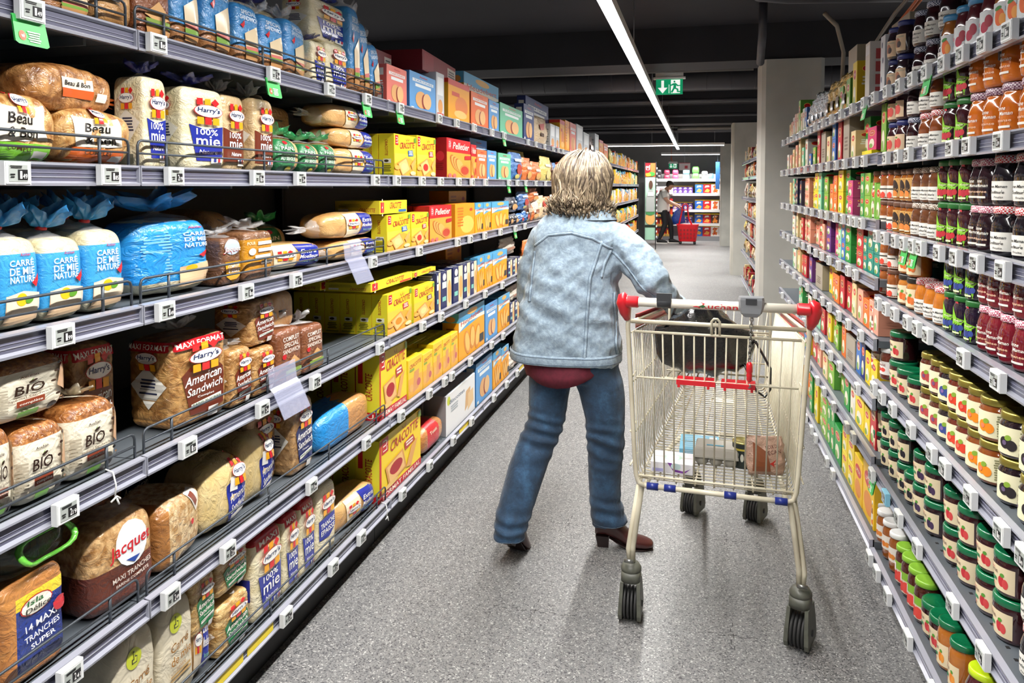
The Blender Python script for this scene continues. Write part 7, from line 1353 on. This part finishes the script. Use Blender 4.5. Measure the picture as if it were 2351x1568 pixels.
for i in range(5):
    for j in range(3):
        a = -.16 + i * .08; g.box(a - .02, -.18 - .002, .15 + j * .09, a + .02, -.150 - .012 * (2 - j), .20 + j * .09, mat('9A0E18', .5))
g.build('basket_body', rb)
g = MB(); g.tube([(-.21, 0, .48), (-.18, 0, .62), (-.14, 0, .80), (-.13, 0, .93), (-.10, 0, .98), (-.04, 0, .99), (.0, 0, .95), (.0, 0, .82), (.03, 0, .62), (.10, 0, .48)], .018, MR, 8); g.tube([(-.14, 0, .84), (0, 0, .84)], .014, MR, 8); g.build('pull_handle', rb)
for x, y in ((-.17, -.1), (.17, -.1), (-.17, .1), (.17, .1)): g = MB(); g.tube([(x, y - .015, .035), (x, y + .015, .035)], .034, M_rub, 16); g.build('wheel', rb)
bb_ = empty('shopping_bag', (-.38, 19.68, .5)); tag(bb_, 'blue shopping bag hanging behind the red basket handle', 'bag')
g = MB(); MBl = bagmat('1D4FB4', bump=.8, bs=14); limb(g, [(.0, 0, -.02), (-.02, 0, .1), (.02, 0, .25), (.08, 0, .38), (.1, 0, .44)], [(.17, .05), (.17, .06), (.13, .06), (.06, .03), (.02, .02)], MBl, (1, 0, 0), 20); g.build('bag_body', bb_)
g = MB(); g.tube([(.08, 0, .4), (.12, 0, .47), (.16, 0, .46)], .012, MBl, 6); g.build('handle', bb_)

# ---------------------------------------------------------------- end of the aisle: display with poster, cereal wall
t = empty('end_display', (-.945, 17.05, 0)); tag(t, 'narrow end display with a chef poster and red lettered sign', 'display')
g = MB(); g.box(-.11, -.01, .25, .11, .02, 1.62, mat('9FC3AC', .6)); fn = lambda u, v, l: Vector((-.11 + .22 * u, -.01 - .003 * l, .25 + 1.37 * v))
art(g, [('R', .0, .0, 1, .2, '8FB8A0'), ('R', 0, .2, 1, .24, '16241C'), ('E', .5, .34, .48, .1, 'C89A5A'), ('E', .5, .44, .45, .05, '3E7A4A'), ('P', [(.1, .45), (.9, .45), (.95, .7), (.7, .8), (.35, .8), (.1, .68)], '8E9290'), ('E', .55, .88, .2, .07, '4A342A'), ('R', .25, .7, .85, .76, 'C2C4C2')], fn, asp=.16); g.build('poster', t)
g = MB(); g.box(-.11, -.01, 1.63, .11, .02, 1.93, mat('D8622A', .6)); fn = lambda u, v, l: Vector((-.11 + .22 * u, -.01 - .003 * l, 1.63 + .3 * v))
art(g, [('R', 0, .3, .5, 1, 'C81E28'), ('T', 'CEL', .25, .66, .5, .3, 0, PI / 2, 'F4EDE0'), ('E', .6, .2, .35, .16, '3E8A3A'), ('E', .3, .15, .25, .12, 'E8A030')], fn, asp=.73); g.build('top_sign', t)
g = MB(); g.box(-.13, -.03, .04, -.11, .03, 1.95, M_dark); g.box(.11, -.03, .04, .13, .03, 1.95, M_dark); g.loft([[Vector((x * k, y * k, z)) for x, y in ((-.14, -.16), (.14, -.16), (.14, .1), (-.14, .1))] for k, z in ((1, 0), (.6, .05))], mat('8A8880', .5), smooth=False)
for k in range(14): g.box(.13, -.035, .3 + k * .115, .15, .0, .34 + k * .115, M_white)
g.build('frame', t)
# cereal shelves across the end
M_ws = mat('E6E6E4', .4)
cs = empty('cereal_shelving', (.0, 20.6, 0)); tag(cs, 'white shelving across the aisle end full of cereal boxes', 'shelf')
g = MB(); g.box(-1.1, .4, .05, 2.6, .43, 1.75, mat('C9C8C6', .6)); g.build('back_panel', cs)
g = MB(); g.box(-1.1, .0, 0, 2.6, .4, .12, M_alu); g.build('plinth', cs)
CZ = [.12, .44, .80, 1.225]
for z in CZ[1:] + [1.6]:
    g = MB(); g.box(-1.1 if z < 1.5 else -1.1, 0, z - .03, 2.6, .4, z, M_ws); g.box(-1.1, -.02, z - .05, 2.6, 0, z + .02, M_ws); g.build('shelf_board', cs)
for nm, c, c2, c3, dsc in (('cerB', '2A62B8', 'F2C23A', 'E8A050', 'blue'), ('cerR', 'C8242C', 'F2C23A', 'E8A050', 'red'), ('cerW', 'EFE6E0', 'D8762A', 'C8202A', 'white'), ('cerD', '4A2A22', 'D8762A', 'C8902A', 'dark brown'), ('cerV', '5A3A82', 'D8C8E0', 'B89A80', 'purple')):
    box_kind(nm, .2, .08, .29, c, '%s cereal box' % dsc, [('R', 0, .9, 1, 1, 'F2D22A'), ('P', [(.2, .6), (.8, .66), (.7, .8), (.3, .78)], 'F4F0EA' if nm != 'cerW' else 'C8202A'), ('P', [(.15, .2), (.5, .5), (.85, .35), (.7, .15)], c2), ('E', .5, .28, .25, .12, c3)] + ([('P', [(.4, .85), (.55, .85), (.5, .55), (.75, .8), (.9, .78), (.6, .48), (.8, .15), (.65, .12), (.45, .42), (.4, .1), (.28, .1)], c2)] if nm in ('cerW', 'cerD') else []), (), (), root='cereal_box')
_rows = [['cerB', 'cerR', 'cerW', 'cerW'], ['cerB', 'cerR', 'cerD', 'cerW'], ['cerB', 'cerR', 'cerW', 'cerD'], ['cerB', 'cerR', 'cerW', 'cerW']]
for r_, z in enumerate(CZ):
    x_ = -.42 if r_ else -.1
    if r_:
        for q in range(4): put('cerV', (-.50 + q * .13, 20.70, z + .001), 0, 'far %s row' % rown[3 - r_], (.62, 1, .72), simple=False)
    for q, k_ in enumerate(['cerB', 'cerR'] + _rows[r_][2:] + ['cerB', 'cerR', 'cerW']):
        put(k_, (.11 + q * .205, 20.66, z + .001), 0, 'far %s row' % rown[3 - r_], (1, 1, .95))
for o, d, c, w in REC:
    pass
for x, z, sx, c in ((-1.0, .12, .14, 'C8202A'), (-.82, .12, .14, 'C8202A'), (-.64, .12, .14, 'C8202A')):
    for lv in range(4):
        g = MB(); zz = .12 + lv * .26; g.box(x - .08, 20.56, zz, x + .08, 20.59, zz + .2, mat(c, .4)); g.box(x - .085, 20.53, zz - .01, x + .085, 20.585, zz + .05, mat('C8A050', .5))
        for k in range(3): g.box(x - .06 + k * .045, 20.545, zz + .05, x - .03 + k * .045, 20.58, zz + .16, mat(('E8B030', 'C8401E', 'E05A2A')[k], .4))
        o = g.build('snack_case'); tag(o, 'red snack case at the aisle end, %s column, %s from floor' % (ordw[int((x + 1.05) / .18)], ordw[lv]), 'box', 'red snack cases')
g = MB(); g.box(-1.08, 20.55, 1.22, -.55, 20.57, 1.42, mat('F2EDEE', .5)); art(g, [('T', '3', .2, .5, .1, .6, 'C8283A'), ('L', .35, .3, .9, .8, 3, 'D8A0A8')], lambda u, v, l: Vector((-1.08 + .53 * u, 20.55 - .003 * l, 1.22 + .2 * v))); tag(g.build('price_banner'), 'white promotional banner with a pink price behind the distant shopper', 'sign')
for i, (x, c, w, h, nm) in enumerate([(-.95, '2E2A30', .2, .28, 'black'), (-.72, '8A2A48', .16, .26, 'dark pink'), (-.5, 'D8486E', .16, .26, 'bright pink'), (-.22, '8FC8DC', .18, .28, 'pale blue'), (.02, '5AB04A', .18, .34, 'green'), (.25, 'D8D8D8', .16, .22, 'white'), (.42, '6AA0C8', .12, .16, 'light blue'), (.78, '2E5E8E', .34, .34, 'dark blue')]):
    g = MB(); n_ = 2 if h > .2 else 1
    for k in range(n_):
        rings = [[Vector((x + w / 2 * sgp(math.cos(t), .5) * q, 20.75 + .09 * sgp(math.sin(t), .5) * q, 1.601 + k * h / n_ + z)) for t in [2 * PI * j / 16 for j in range(16)]] for q, z in ((.8, 0), (1, .03), (.98, h / n_ * .7), (.75, h / n_ * .98))]
        g.loft(rings, bagmat(c))
    if i == 7: art(g, [('T', "C'est bon", .5, .8, .7, .2, 'DCE6F0'), ('T', 'moins', .5, .5, .4, .16, 'DCE6F0')], lambda u, v, l: Vector((x - w / 2 + w * u, 20.655 - .004 * l, 1.61 + .16 * v)))
    tag(g.build('stacked_pack'), '%s pack on top of the far cereal shelving' % nm, 'pack')
g = MB(); g.box(.52, 20.45, 1.35, .62, 20.5, 2.05, mat('2A5E9A', .5)); g.tube([(.57, 20.475, 2.05), (.57, 20.475, 2.72)], .004, M_alu, 5); tag(g.build('blue_banner'), 'tall blue banner beside the far column', 'sign')
settle()
finish_labels()
